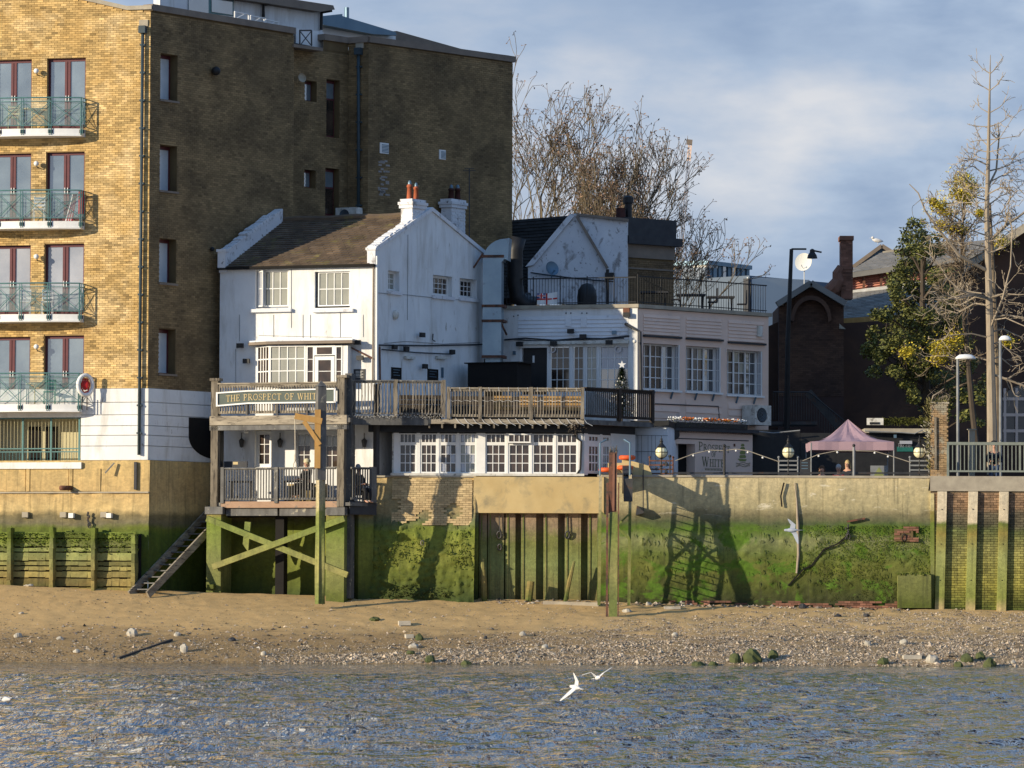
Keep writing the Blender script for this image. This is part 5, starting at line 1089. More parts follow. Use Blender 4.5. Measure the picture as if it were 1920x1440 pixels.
def notice(fr, x0, y0, x1, y1, par, m1, m2, lines=4, d=.02, name='notice_board', lb=None):
    b = MB(); b.pb(fr, x0, y0, x1, y1, 0, d); o = b.build(name, M[m1], par, label=lb); u0, u1, z0, z1 = fr.rect(x0, y0, x1, y1, d); b = MB(); W, H = u1-u0, z1-z0
    for k in range(lines): zz = z1-H*(.18+.68*k/lines); b.box(fr, u0+W*.18, u0+W*(.82-.15*(k % 2)), zz-H*.05, zz, d, d+.004)
    b.build('lettering', M[m2], o); return o
notice(FM, 663, 692, 685, 712, pub, 'darkgrey', 'dirtywhite', 5); notice(FG, 734, 689, 753, 711, pub, 'dark', 'lead', 3); notice(FG, 802, 692, 822, 714, pub, 'dark', 'lead', 3)
for px in (770, 829): b = MB(); b.pb(FG, px-8, 668, px+9, 673, .03, .12); b.build('strip_light', M['dirtywhite'], pub)
b = MB(); b.pb(FG, 828, 689, 832, 708, 0, .03); b.build('conduit_box', M['lead'], pub)
# ================================================================== terrace wing
FW = Fr((943, 600, 7.0), (1195, 600, 5.7)); FX = Fr((1195, 600, 5.7), (1441, 600, 10.4))
wing = thing('terrace_wing', 'weatherboarded pub wing with tall lattice windows and a railed roof terrace', 'building', FW.P(FW.len, 5.6, 0))
zr_ = FW.uz(1190, 577)[1]; zlow = FW.uz(1100, 800)[1]
dr_ = FW.rect(979, 652, 1026, 740); wn = [FW.rect(1030, 648, 1069, 735), FW.rect(1073, 648, 1095, 735), FW.rect(1098, 648, 1120, 735), FW.rect(1124, 648, 1179, 735)]
b = MB(); wall_grid(b, FW, 0, FW.len, 5.98, zr_, [dr_+(.2,)]+[h+(.1,) for h in wn]); b.quad(FW.P(0, 6, 0), FW.P(0, zr_, 0), FW.P(0, zr_, -3), FW.P(0, 6, -3)); fwall = b.build('front_wall', M['white'], wing)
def planks(fr, u0, u1, z0, z1, n, m, par, d=0, cover=.035):
    h = (z1-z0)/n
    for k in range(n):
        o = fr.P(u0, z0+k*h, d); W = round(u1-u0, 3); H = round(h, 3); t = rnd.choice((.3, .5, .7)); q = lambda uu, zz, dd: fr.x*uu+fr.n*dd+Vector((0, 0, zz))
        piece((round(fr.x.x, 3), W, H, t), 'plank', m, par, o, lambda b: b.hexa([q(0, 0, 0), q(W, 0, 0), q(W, H-.008, 0), q(0, H-.008, 0), q(0, 0, cover), q(W, 0, cover), q(W, H-.008, .006), q(0, H-.008, .006)], t))
u0, u1, z0, z1 = FW.rect(972, 592, 1178, 637); planks(FW, u0, u1, z0, z1, 6, M['boards'], fwall)
b = MB(); b.box(FW, -.05, FW.len+.06, zr_, zr_+.13, -.4, .09); b.box(FX, -.02, FX.len+.1, zr_-.002, zr_+.128, -.4, .09); b.build('parapet_cap', M['stone'], wing)
b = MB(); b.box(FW, FW.uz(1179, 600)[0], FW.len+.02, 6, zr_-.02, 0, .05); b.build('corner_pilaster', M['white'], wing)
b = MB(); u0, u1, z0, z1 = dr_; b.box(FW, u0, u1, z0, z1, -.19, -.14); dd_ = b.build('door', M['black'], wing); b = MB(); b.box(FW, u0+.35, u0+.42, z0+1.15, z0+1.4, -.14, -.12); b.build('handle', M['whitepaint'], dd_)
b = MB(); b.box(FW, u0-.1, u0, z0, z1+.1, -.05, .03); b.box(FW, u1, u1+.06, z0, z1+.1, -.05, .03); b.box(FW, u0, u1, z1, z1+.1, -.05, .03); b.build('door_frame', M['whitepaint'], wing)
window_u(FW, *wn[0], 3, 4, wing, d=-.04, gm=M['glass_dark']); window_u(FW, *wn[1], 2, 4, wing, d=-.04, gm=M['glass_dark']); window_u(FW, *wn[2], 2, 4, wing, d=-.04, gm=M['curtain']); window_u(FW, *wn[3], 4, 4, wing, d=-.04, gmap=lambda i, j: M['blind'] if j > 1 else M['glass'])
for px in (1036, 1159): b = MB(); p = FW.pp(px, 655, .0); b.lathe(p, [(.13, 0), (.13, .02), (.09, .02), (.09, 0)], 16, axis=FW.n); b.build('extractor', M['blind'], wing)
b = MB(); b.pb(FW, 975, 639, 1178, 645, 0, .16); b.build('awning_cassette', M['dirtywhite'], wing)
b = MB(); b.tube([FW.pp(x, y, .05) for x, y in ((946, 637), (985, 634), (1040, 638), (1090, 634), (1130, 635), (1180, 630))], .03, 5); b.tube([FW.pp(x, y, .08) for x, y in ((960, 636), (1020, 640), (1080, 637), (1170, 634))], .02, 5); b.build('cable', M['darkgrey'], wing)
for x, y in ((974, 645), (1038, 644), (1142, 642), (1070, 621), (1093, 631), (1175, 590)): flood(FW, x, y, wing)
b = MB(); b.pb(FW, 1147, 620, 1155, 627, 0, .08); b.pb(FW, 961, 658, 966, 665, 0, .08); b.build('junction_box', M['lead'], wing)
b = MB(); b.pb(FW, 1168, 577, 1180, 594, .0, .14); b.build('speaker_box', M['rust'], wing)
b = MB(); b.tube([FW.pp(1172, 607, .1), FW.pp(1200, 622, .12), FW.pp(1202, 735, .12)], .055, 8); b.build('downpipe', M['darkgrey'], wing)
for x0, y0, x1, y1 in ((1060, 593, 1071, 612), (1089, 593, 1100, 613)): b = MB(); b.pb(FW, x0, y0, x1, y1, .03, .05); b.build('vent_cover', M['boards'], wing)
for x, y in ((1060, 586), (1069, 586), (1090, 586), (1099, 586), (962, 592), (970, 590), (1182, 585)): b = MB(); b.pb(FW, x, y, x+2, y+2, 0, .03); b.build('fixing', M['black'], wing)
# right side of the wing
RWN = [FX.rect(1206, 645, 1274, 731), FX.rect(1286, 650, 1351, 735), FX.rect(1363, 657, 1429, 741)]
b = MB(); wall_grid(b, FX, 0, FX.len, 5.98, zr_-.02, [h+(.34,) for h in RWN]); xw = b.build('side_wall', M['pinkwall'], wing)
for i, (xa, xb) in enumerate(((1206, 1274), (1286, 1352), (1365, 1432))):
    h = RWN[i]; ua, ub = FX.uz(xa, 620)[0], FX.uz(xb, 620)[0]; planks(FX, ua, ub, h[3]+.32, zr_-.2, 6, M['pink'], xw)
    planks(FX, ua, ub, h[2]-1.25, h[2]-.28, 4, M['pink'], xw)
    b = MB(); b.box(FX, ua-.02, ub+.05, h[3]+.22, h[3]+.29, 0, .1); b.build('drip_board', M['darkgrey'], xw)
    u0, u1, z0, z1 = h; w3 = (u1-u0)
    window_u(FX, u0+.02, u1-.02, z0, z1, 6, 4, wing, d=-.28, gm=M['glass_dark'], bar=.03, fw=.06, gmap=lambda i, j, k=i: (M['glass'] if i > 3 else (M['curtain'] if (i+j+k) % 7 == 0 else None)), colw=[1, 1, 1.1, 1.1, 1, 1])
    for s in (.335, .665): b = MB(); b.box(FX, u0+w3*s-.035, u0+w3*s+.035, z0, z1, -.3, -.26); b.build('mullion', M['whitepaint'], wing)
    fr2 = FX.sub(u1-.012, 0, R_(-90)); fr2.o = FX.P(u1-.03, 0, -.28); fr2.x = FX.n*1; fr2.n = FX.x*-1
    window_u(fr2, 0, .28, z0, z1, 2, 4, wing, d=.01, gm=M['blind'], bar=.03, name='side_casement')
    b = MB(); b.box(FX, u0-.05, u1+.05, z0-.07, z0, -.3, .1); sl_ = b.build('sill', M['whitepaint'], wing)
    for s in (.25, .75): b = MB(); uu = u0+w3*s; b.bar(FX.P(uu, z0-.3, .02), FX.P(uu, z0-.06, .12), .05); b.build('bracket', M['lead'], sl_)
b = MB(); b.tube([FX.pp(1228, 757, .03), FX.pp(1347, 762, .03), FX.pp(1349, 790, .03)], .02, 5); b.build('cable', M['darkgrey'], wing)
b = MB(); b.pb(FX, 1422, 611, 1430, 631, 0, .1); b.build('alarm_box', M['dirtywhite'], wing)
b = MB(); b.ball(FX.pp(1190, 640, .2), .07, n=8, m=6); b.build('camera_dome', M['dirtywhite'], wing)
b = MB(); b.prism([FW.P(0, zr_, -.1), FW.P(FW.len, zr_, -.1), FX.P(FX.len, zr_, -.1), FX.P(FX.len, zr_, -.1)+Vector((-7, 4, 0)), FW.P(0, zr_, -6)], Vector((0, 0, -.15))); b.build('flat_roof', M['darkroof'], wing)
b = MB(); b.quad(FX.P(FX.len, 5.9), FX.P(FX.len, zr_), FX.P(FX.len, zr_, -6), FX.P(FX.len, 5.9, -6)); b.build('end_wall', M['pinkwall'], wing)
def iron_rail(fr, u0, u1, z0, h, par, d=0, sp=.11, n='terrace_railing', m=None, every=9):
    m = m or M['black']; b = MB()
    for zz, t in ((z0+h, .02), (z0+.1, .015)): b.box(fr, u0, u1, zz-t, zz+t, d-.02, d+.02)
    o = b.build(n, m, par); u = u0; k = 0
    while u <= u1:
        big = k % every == 0
        piece((big, h), 'bar', m, o, fr.P(u, z0, d), lambda b: b.tube([Vector((0, 0, 0)), Vector((0, 0, h+(.07 if big else 0)))], .02 if big else .009, 5)); u += sp; k += 1
    return o
iron_rail(FW, FW.uz(950, 560, -.2)[0], FW.len-.1, zr_+.12, .98, wing, d=-.2); iron_rail(FX, .12, FX.len+.0, zr_+.12, 1.02, wing, d=-.1, sp=.13)
# split-system unit on the wing
def ac(fr, x0, y0, x1, y1, d0, d1, lb):
    t = thing('air_conditioner', lb, 'air conditioner', fr.pp((x0+x1)/2, y1, d0)); b = MB(); b.pb(fr, x0, y0, x1, y1, d0, d1); b.build('casing', M['dirtywhite'], t)
    u0, u1, z0, z1 = fr.rect(x0, y0, x1, y1, d1); c = fr.P(u0+(u1-u0)*.42, (z0+z1)/2, d1); r = min(u1-u0, z1-z0)*.36; b = MB(); b.lathe(c, [(0, .01), (r*.25, .012), (r*.25, .02), (r, .006), (r*1.05, 0)], 18, axis=fr.n); f = b.build('fan_grille', M['darkgrey'], t)
    b = MB()
    for k in range(1, 5): b.lathe(c, [(r*k/5, .022), (r*k/5+.012, .025)], 16, axis=fr.n)
    b.build('grille_ring', M['lead'], f); return t
ac(FX, 1416, 760, 1446, 797, .1, .75, 'beige air conditioner at the right end of the pinkish wing wall'); ac(FL.sub(0, .3), 629, 389, 668, 417, -.2, .25, 'white air conditioner box behind the tiled pub roof')
# ---- ducts
du = thing('kitchen_duct', 'square galvanised kitchen duct with a curved top between pub and wing', 'duct', FG.pp(925, 690, .9))
FDu = Fr((905, 560, 5.5), (943, 560, 5.4)); b = MB(); b.pb(FDu, 905, 490, 940, 672, -.6, 0); b.build('shaft', M['duct'], du)
u0, u1, z0, z1 = FDu.rect(905, 441, 943, 490); P = FDu.P; n = 7; b = MB()
for k in range(n):
    a, c = math.pi/2*k/n, math.pi/2*(k+1)/n; R2 = .85; cx = u1+.08; f = lambda a, r: (cx-r*math.cos(a), z0+r*math.sin(a))
    (ua, za), (ub, zb_), (uc2, zc2), (ud, zd) = f(a, cx-u0), f(c, cx-u0), f(a, cx-u1), f(c, cx-u1)
    b.hexa([P(ua, za, -.7), P(uc2, zc2, -.7), P(ud, zd, -.7), P(ub, zb_, -.7), P(ua, za, 0), P(uc2, zc2, 0), P(ud, zd, 0), P(ub, zb_, 0)])
ua = cx; b.hexa([P(ua, z0+(cx-u1), -.7), P(ua+.1, z0+(cx-u1)-.05, -.7), P(ua+.14, z0+(cx-u0)+.02, -.7), P(ua, z0+(cx-u0), -.7), P(ua, z0+(cx-u1), 0), P(ua+.1, z0+(cx-u1)-.05, 0), P(ua+.14, z0+(cx-u0)+.02, 0), P(ua, z0+(cx-u0), 0)])
b.build('elbow', M['duct'], du)
for y in (478, 571, 599, 666): b = MB(); u0, u1, z0, z1 = FDu.rect(903, y, 945, y+5); b.box(FDu, u0, u1, z0, z1, -.73, .03); b.build('flange', M['rust'], du)
b = MB(); b.pb(FDu, 910, 672, 938, 690, -.6, -.1); b.build('cowl', M['duct'], du)
b = MB(); b.bar(FDu.pp(905, 476, 0), FG.pp(888, 502, .02), .05); b.bar(FDu.pp(938, 602, 0), FDu.pp(950, 628, -.3), .05); b.build('stay', M['rust'], du)
b = MB(); pts = [at(x, y, 7.2) for x, y in ((972, 446), (966, 470), (966, 530), (970, 556), (985, 570), (1002, 574))]; b.tube(pts, .28, 10); b.sm = True; b.build('black_flue', M['black'], label='fat black flue pipe curving down beside the square duct', cat='flue')
# black store on the deck
b = MB(); FK = Fr((876, 700, 4.2), (971, 700, 3.4)); b.pb(FK, 877, 681, 970, 728, -1.2, 0); b.box(FK, -.1, FK.len+.1, FK.uz(920, 681)[1], FK.uz(920, 679)[1], -1.25, .06); b.build('covered_store', M['dark'], label='low black covered bar store on the deck by the duct', cat='store')
# ================================================================== rear roofs and block
rear = thing('rear_range', 'rear pub range with dark roof, peeling gable and soot brown brick block', 'building', at(1060, 560, 12))
FQ = Fr((990, 500, 12.0), (1140, 500, 11.6)); q = FQ.pp
b = MB(); b.prism([q(990, 570), q(990, 496), q(1000, 487), q(1070, 404), q(1080, 404), q(1138, 502), q(1138, 570)], -FQ.n*.3); b.build('gable_wall', M['white_old'], rear)
b = MB(); b.prism([q(985, 500, .1), q(1068, 401, .1), q(1080, 401, .1), q(1000, 497, .1)], -FQ.n*.5); b.build('coping', M['white_old'], rear)
b = MB(); b.bar(q(1081, 405, .1), q(1139, 503, .1), .1, .1, up=Vector((0, 1, 0))); b.build('verge', M['brownstone'], rear)
FQ2 = FQ.sub(0, -.4); b = MB(); b.prism([FQ2.pp(1076, 402), FQ2.pp(1176, 413), FQ2.pp(1176, 580), FQ2.pp(1060, 580)], -FQ.n*.3); b.build('side_wall', M['white_old'], rear)
b = MB(); b.bar(FQ2.pp(1076, 402), FQ2.pp(1178, 413), .3, .1, up=Vector((0, 0, 1))); b.build('capping', M['brownstone'], rear)
A, B, C, D = at(862, 560, 11.2), at(992, 560, 11.8), at(1072, 404, 15.5), at(860, 421, 15.5)
b = MB(); b.prism([A, B, C, D], Vector((0, .3, -.2))); dkr = b.build('dark_roof', M['darkroof'], rear); tiles(A, B, C, D, 24, .3, 'slate', M['darkroof'], rear, 0)
b = MB(); b.poly([p+Vector((0, -.05, .06)) for p in (at(876, 431, 15.0), at(892, 434, 15.0), at(880, 441, 14.7), at(872, 438, 14.7))]); b.build('rooflight', M['glass_blue'], rear)
M['sooty'] = mat('soot_brown_brick', (.20, .13, .065), (.11, .075, .045), .8, tone=.3, c=(.34, .25, .12), csc=.55, cth=.66, cw=.08)
FK2 = Fr((1174, 500, 12.2), (1263, 500, 13.6)); u0, u1, z0, z1 = FK2.rect(1174, 413, 1263, 600); b = MB(); b.box(FK2, u0, u1, 8, z1, -3, -.02); b.build('brick_block', M['mortar_side'], rear)
z_c0, z_c1 = FK2.uz(1220, 460)[1], FK2.uz(1220, 445)[1]
L = bricks(FK2, u0, u1, 9.5, z_c0-.5, d=-.02, pj=.018, seed=31); pieces(FK2, L, 'brick', M['sooty'], rear, 100)
b = MB(); b.box(FK2, u0-.05, u1+.25, z_c0, z_c1, -3, .22); b.box(FK2, u0-.02, u1+.1, z_c1, z1+.05, -3, .04); b.build('cornice', M['darkgrey'], rear)
b = MB(); b.box(FK2, u0, u1+.02, z_c0-.5, z_c0, -.02, .04); b.build('frieze', M['brownstone'], rear)
b = MB(); zz = FK2.uz(1220, 505)[1]; b.box(FK2, u0, u1, zz-.03, zz+.03, 0, .03); b.build('string_course', M['brownstone'], rear)
b = MB(); p = at(1164, 413, 12.6); b.lathe(p, [(.2, 0), (.16, .42), (.18, .45), (.1, .46)], 10); b.build('chimney_pot', M['darkpot'], rear); b = MB(); p = at(1178, 413, 12.9); b.lathe(p, [(.14, 0), (.14, .62), (.2, .64), (.2, .85), (.1, .92), (0, .93)], 10); b.build('chimney_cowl', M['black'], rear)
b = MB(); b.tube([q(1139, 505, .2), q(1139, 570, .2)], .06, 6); b.box(FQ, *FQ.rect(1134, 511, 1151, 524, .35), .1, .35); b.build('rainwater_head', M['black'], rear)
b = MB(); b.tube([q(x, y, .08) for x, y in ((995, 511), (1030, 516), (1080, 522), (1150, 528))], .025, 5); b.build('cable', M['darkgrey'], rear)
def dish(p, r, ax, m, lb, mast=.5):
    t = thing('satellite_dish', lb, 'satellite dish', p); b = MB(); ax = Vector(ax).normalized()
    b.lathe(p, [(r*k/5, .25*r*(k/5)**2) for k in range(6)], 20, axis=ax, tone=.5); b.lathe(p, [(r*k/5, .25*r*(k/5)**2-.015) for k in range(6)], 20, axis=ax); b.sm = True; b.build('reflector', m, t)
    b = MB(); b.tube([p-ax*.02, p+Vector((0, 0, -r*.5)), p+Vector((0, 0, -mast))], .025, 6); b.tube([p+Vector((0, 0, -r*.8)), p+ax*r*.8+Vector((0, 0, -r*.5))], .015, 5); b.ball(p+ax*r*.8+Vector((0, 0, -r*.5)), .04, n=6, m=4); b.build('feed_arm', m, t); return t
dish(q(1034, 504, .5), .27, (.5, -.8, .25), M['lead'], 'grey satellite dish on the peeling rear gable', .35)
# things on the roof terrace
c = FW.P(FW.uz(1098, 570, -1.2)[0], zr_+.1, -1.4); b = MB(); b.lathe(c, [(.34, 0), (.36, .4), (.32, .65), (.2, .85), (0, .92)], 14); b.sm = True; b.build('barbecue_cover', M['black'], label='domed black barbecue cover behind the terrace railing', cat='cover')
c = FW.P(FW.uz(985, 570, -1.0)[0], zr_+.1, -1.2); b = MB(); b.ball(c+Vector((0, 0, .25)), .45, (1, .8, .6), 10, 7, jit=.3); b.build('covered_heap', M['black'], label='dark covered heap at the left end of the roof terrace', cat='heap')
# ensign flag draped on the railing
fl = thing('white_ensign', 'white flag with a red cross and small union flag corner on the terrace railing', 'flag', FW.pp(1027, 570, -.14))
u0, u1, z0, z1 = FW.rect(1007, 550, 1045, 571, -.13); W, H = u1-u0, z1-z0
def fq(a, c, e, g, dd, m, nm, par, sk=.5):
    b = MB(); n = 6
    for k in range(n):
        s, t = a+(c-a)*k/n, a+(c-a)*(k+1)/n; wv = lambda s: dd+.02*math.sin(s*14); rise = lambda s, v: (.35*(s-.6) if s > .6 else 0)*v
        P = FW.P; X = lambda s, v, off: P(u0+W*s, z0+H*(v+rise(s, v)), -.13+wv(s)+off); b.hexa([X(s, e, -.006), X(t, e, -.006), X(t, g, -.006), X(s, g, -.006), X(s, e, 0), X(t, e, 0), X(t, g, 0), X(s, g, 0)])
    return b.build(nm, m, par)
cl = fq(0, 1, 0, 1, 0, M['whitepaint'], 'cloth', fl); fq(.44, .52, 0, 1, .008, M['red'], 'cross_arm', cl); fq(0, .43, .42, .54, .008, M['red'], 'cross_arm', cl); fq(.53, 1, .42, .54, .008, M['red'], 'cross_arm', cl)
fq(0, .42, .56, 1, .007, M['blue'], 'canton', cl); fq(.18, .25, .56, 1, .02, M['red'], 'canton_stripe', cl); fq(0, .42, .74, .82, .018, M['red'], 'canton_stripe', cl); fq(.14, .29, .56, 1, .012, M['whitepaint'], 'canton_stripe', cl); fq(0, .42, .69, .87, .0125, M['whitepaint'], 'canton_stripe', cl)
# terrace furniture seen through the railing
for i, (px, lb) in enumerate(((1230, 'dark table on the roof terrace near the sooty brick block'), (1300, 'dark slatted bench on the roof terrace below the bare tree'), (1355, 'dark table near the far end of the roof terrace'))):
    o = FX.P(FX.uz(px, 570, -1.0)[0], zr_+.0, -1.1); t = thing('terrace_table', lb, 'table', o, 'furniture on the roof terrace'); b = MB(); b.wb(o.x-.5, o.x+.5, o.y-.35, o.y+.35, o.z+.66, o.z+.72); b.build('tabletop', M['darkgrey'], t)
    for sx in (-.4, .4): b = MB(); b.bar(o+Vector((sx, -.3, 0)), o+Vector((sx, .3, .66)), .06); b.bar(o+Vector((sx, .3, 0)), o+Vector((sx, -.3, .66)), .06); b.build('leg', M['darkgrey'], t)
    b = MB(); b.wb(o.x+.6, o.x+.95, o.y-.2, o.y+.2, o.z+.42, o.z+.46); b.wb(o.x+.92, o.x+.96, o.y-.2, o.y+.2, o.z+.46, o.z+.95); c_ = b.build('bench', M['darkgrey'], t)
# ================================================================== lattice-window range on the river wall, and the deck above it
FN = Fr((735, 850, .25), (1094, 850, .06)); FO = Fr((1094, 850, .06), (1190, 850, 2.6)); FO2 = Fr((1188, 850, 3.0), (1252, 850, 2.8))
rg = thing('window_range', 'low white dining room with a row of lattice windows on the river wall', 'building', FN.P(0, 6.1, 0))
zs0 = FN.uz(900, 890)[1]; zs1 = FN.uz(900, 812)[1]
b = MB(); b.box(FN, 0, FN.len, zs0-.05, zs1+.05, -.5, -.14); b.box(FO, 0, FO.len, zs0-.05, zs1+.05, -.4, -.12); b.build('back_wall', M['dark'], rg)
b = MB(); b.box(FN, -.05, FN.len+.03, zs0-.04, zs0+.04, -.1, .16); b.build('window_sill', M['dirtywhite'], rg)
b = MB(); b.box(FN, 0, FN.len, zs1-.02, zs1+.3, -.3, .02); b.box(FO, 0, FO.len, zs1-.02, zs1+.3, -.3, .02); b.build('head_board', M['black'], rg)
units = [(748, 781), (788, 820), (824, 857), (861, 893), (910, 949), (953, 994), (998, 1039), (1043, 1083)]
prev = 738
b = MB()
for a, c in units+[(1092, 1092)]:
    u0, u1 = FN.uz(prev, 850)[0], FN.uz(a, 850)[0]
    b.box(FN, u0, u1, zs0+.04, zs1, -.12, .045 if a-prev > 8 else .03, .5); prev = c
b.build('mullions', M['whitepaint'], rg) if False else b.build('mullion', M['whitepaint'], rg)
for i, (a, c) in enumerate(units):
    r_ = FN.rect(a, 832, c, 888); u0, u1 = r_[0], r_[1]; zm = r_[3]; cm = {0: M['glass_dark'], 1: M['glass_dark']}.get(i, None)
    gm = lambda i_, j_, i=i: (M['blind'] if i in (2, 3) and (i_+j_) % 3 == 0 else (M['curtain'] if i == 3 else None))
    window_u(FN, u0, u1, zs0+.04, zm, 3, 3, rg, d=.01, gm=M['glass_dark'], fw=.055, bar=.026, gmap=gm, name='casement')
    if i == 5:
        f2 = FN.sub(0, .12); window_u(f2, u0-.02, u1+.02, zm+.02, zs1-.02, 4, 1, rg, d=.05, gm=M['glass_dark'], fw=.05, bar=.026, name='open_top_light')
    else: window_u(FN, u0, u1, zm, zs1, 4, 1, rg, d=.01, gm=M['glass_dark'], fw=.055, bar=.026, gmap=gm, name='top_light')
for a, c in ((1101, 1124), (1128, 1144)):
    u0, u1, _, zm = FO.rect(a, 832, c, 888)
    window_u(FO, u0, u1, zs0+.06, zm, 3, 3, rg, d=.01, gm=M['glass_dark'], fw=.1, bar=.04, name='casement'); window_u(FO, u0, u1, zm, zs1, 3, 1, rg, d=.01, gm=M['glass_dark'], fw=.1, bar=.04, name='top_light')
b = MB(); b.box(FO, 0, FO.uz(1101, 850)[0], zs0, zs1, -.1, .03); b.box(FO, FO.uz(1144, 850)[0], FO.len, zs0-.1, zs1+.05, -.1, .03); b.box(FO, FO.uz(1124, 850)[0], FO.uz(1128, 850)[0], zs0, zs1, -.1, .03); b.build('oblique_wall', M['whitepaint'], rg)
b = MB(); b.tube([FN.pp(x, y, .1) for x, y in ((1081, 812), (1082, 822), (1090, 828), (1088, 880), (1082, 889))], .035, 6); b.build('downpipe', M['black'], rg)
b = MB(); b.box(FO2, 0, FO2.len, 5.9, FO2.uz(1220, 800)[1], -3, 0); kb = b.build('kitchen_wall', M['boards'], rg); b = MB(); b.box(FO2, -.1, FO2.len+.05, FO2.uz(1220, 800)[1], FO2.uz(1220, 789)[1], -3, .12); b.build('dark_fascia', M['black'], rg)
b = MB()
for x in (1196, 1203, 1215, 1222, 1229): b.tube([FO2.pp(x, 816, .15), FO2.pp(x, 880, .15)], .008, 4)
b.tube([FO2.pp(1188, 816, .15), FO2.pp(1252, 817, .15)], .01, 4); b.tube([FO2.pp(1188, 846, .15), FO2.pp(1240, 847, .15)], .012, 4); b.build('light_rail', M['steel'], rg)
b = MB(); b.pb(FN, 735, 812, 749, 889, -.3, -.0); b.build('side_panel', M['dirtywhite'], rg)
# deck
FDA = Fr((655, 750, -.75), (836, 750, -.55)); FDB = Fr((838, 750, -.55), (1095, 750, -.55)); FDC = Fr((1095, 750, -.55), (1225, 750, 1.9))
dk_ = thing('upper_deck', 'weathered timber deck on posts along the first floor of the pub', 'deck', FDB.P(0, 8, 0))
zd = FDB.uz(960, 787)[1]
g3 = lambda v: (v.x, v.y)
pts = [g3(FDA.P(0, 0, 0)), g3(FDA.P(FDA.len, 0, 0)), g3(FDB.P(FDB.len, 0, 0)), g3(FDC.P(FDC.len, 0, 0)), (FDC.P(FDC.len, 0, 0).x-.3, 5.8), g3(FW.P(0, 0, 0)), g3(FG.P(FG.len, 0, 0)), g3(FM.P(FM.len, 0, .05)), (FM.P(FM.len-.7, 0, .05).x, .8)]
block(pts, zd-.12, zd-.02, 'deck_floor', M['timber_h'], dk_)
b = MB(); u0, u1, z0, z1 = FDB.rect(838, 786, 1095, 795); b.box(FDB, u0-.9, u1, z0, z1, -.08, .03, .9); b.build('fascia', M['timber_h'], dk_)
b = MB(); u0_, u1_, za, zb = FDA.rect(652, 780, 838, 797); b.box(FDA, -.1, FDA.len-.6, za, zb, -.08, .05, .1); b.build('fascia', M['grey_timber'], dk_)
b = MB(); b.box(FDC, 0, FDC.len, z0, z1, -.08, .02, .3); b.build('fascia', M['grey_timber'], dk_)
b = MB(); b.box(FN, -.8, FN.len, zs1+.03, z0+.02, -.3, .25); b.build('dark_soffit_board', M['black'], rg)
u = -.6
while u < FDB.len:
    piece('j', 'joist', M['timber'], dk_, FDB.P(u, z0-.14, 0), lambda b: b.wb(-.03, .03, -.02, .7, 0, .13)); u += .44
PG = dict(wav=.012)
balus(FDA, 657, 835, 713, 777, dk_, sp=.108, post=(742, 832), low=.06, railh=.06, wav=.02, m1=M['grey_timber'])
balus(FDB, 839, 1094, 727, 782, dk_, sp=.1, post=(841, 900, 996, 1092), wav=.012, base=z1, low=.09)
balus(FDC, 1097, 1224, 729, 785, dk_, sp=.1, post=(1160, 1222), m1=M['darkbrown'], m2=M['darkbrown'], low=.09)
# fairy lights wound on the left section
fl_ = thing('fairy_lights', 'tangled string of fairy lights along the timber balustrade', 'fairy lights', FDA.P(0, zd, .1)); b = MB(); rr = random.Random(9); pp_ = []
for k in range(120):
    u = FDA.len*k/120; pp_.append(FDA.P(u, zd+.1+.12*math.sin(k*1.9)*.3+rr.uniform(-.05, .05), .1+rr.uniform(0, .04)))
b.tube(pp_, .006, 3)
for k in range(11):
    u = FDA.len*(k+.5)/11; zt_ = FDA.uz(740, 713)[1]; b.tube([FDA.P(u, zt_, .09), FDA.P(u-.06, zt_-.25, .1), FDA.P(u+.03, zt_-.7, .1), FDA.P(u-.1, zt_-1.05, .1)], .006, 3)
b.build('cord', M['stone'], fl_); b = MB(); [b.ball(p+Vector((rr.uniform(-.03, .03), -.02, rr.uniform(-.03, .03))), .010, n=5, m=3) for p in pp_]; b.build('bulbs', M['whitepaint'], fl_, kind='stuff')
fl2 = thing('fairy_lights', 'fairy light cords hanging below the front deck rail', 'fairy lights', FDB.P(0, zd, .1)); b = MB()
for k in range(16):
    u = .3+k*.29; b.tube([FDB.P(u, zd+.05, .06), FDB.P(u+.1, zd-.1, .08), FDB.P(u+.3, zd-.2, .06)], .007, 3)
zt_ = FDB.uz(960, 727)[1]
for k in range(14): u = .1+k*.33; b.tube([FDB.P(u, zt_+.01, .07), FDB.P(u+.02, zt_-.12, .09)], .007, 3)
b.tube([FDB.P(k*.1, zt_-.45+.03*math.sin(k*2.2), .06) for k in range(47)], .006, 3); b.build('cord', M['whitepaint'], fl2)
b = MB()
for k in range(60): b.ball(FDB.P(FDB.len-.35+rnd.gauss(0, .16), z0-.12+rnd.gauss(0, .13), .12), .02, n=5, m=3, tone=rnd.random())
b.build('dry_climber', M['twig'], label='dark tangle of dead climber hanging under the deck corner', cat='climber')
# picnic benches with orange slatted backs seen through the balusters
for px, lb in ((943, 'orange slatted bench behind the deck rail, left of the door'), (990, 'orange slatted bench in the middle of the deck rail'), (1036, 'orange slatted bench below the lattice windows'), (1078, 'orange slatted bench at the right end of the front deck rail')):
    o = FDB.P(FDB.uz(px, 760)[0], zd-.02, -1.3); t = thing('deck_bench', lb, 'bench', o, 'orange benches on the deck')
    for k in range(4): b = MB(); b.wb(o.x-.3, o.x+.3, o.y, o.y+.03, o.z+.45+k*.12, o.z+.53+k*.12); b.build('back_slat', M['new_timber'], t)
    b = MB(); b.wb(o.x-.35, o.x+.35, o.y-.4, o.y, o.z+.4, o.z+.44); b.build('seat', M['new_timber'], t)
    for s in (-.3, .3): b = MB(); b.wb(o.x+s-.03, o.x+s+.03, o.y-.4, o.y+.04, o.z, o.z+.4); b.build('leg', M['darkgrey'], t)
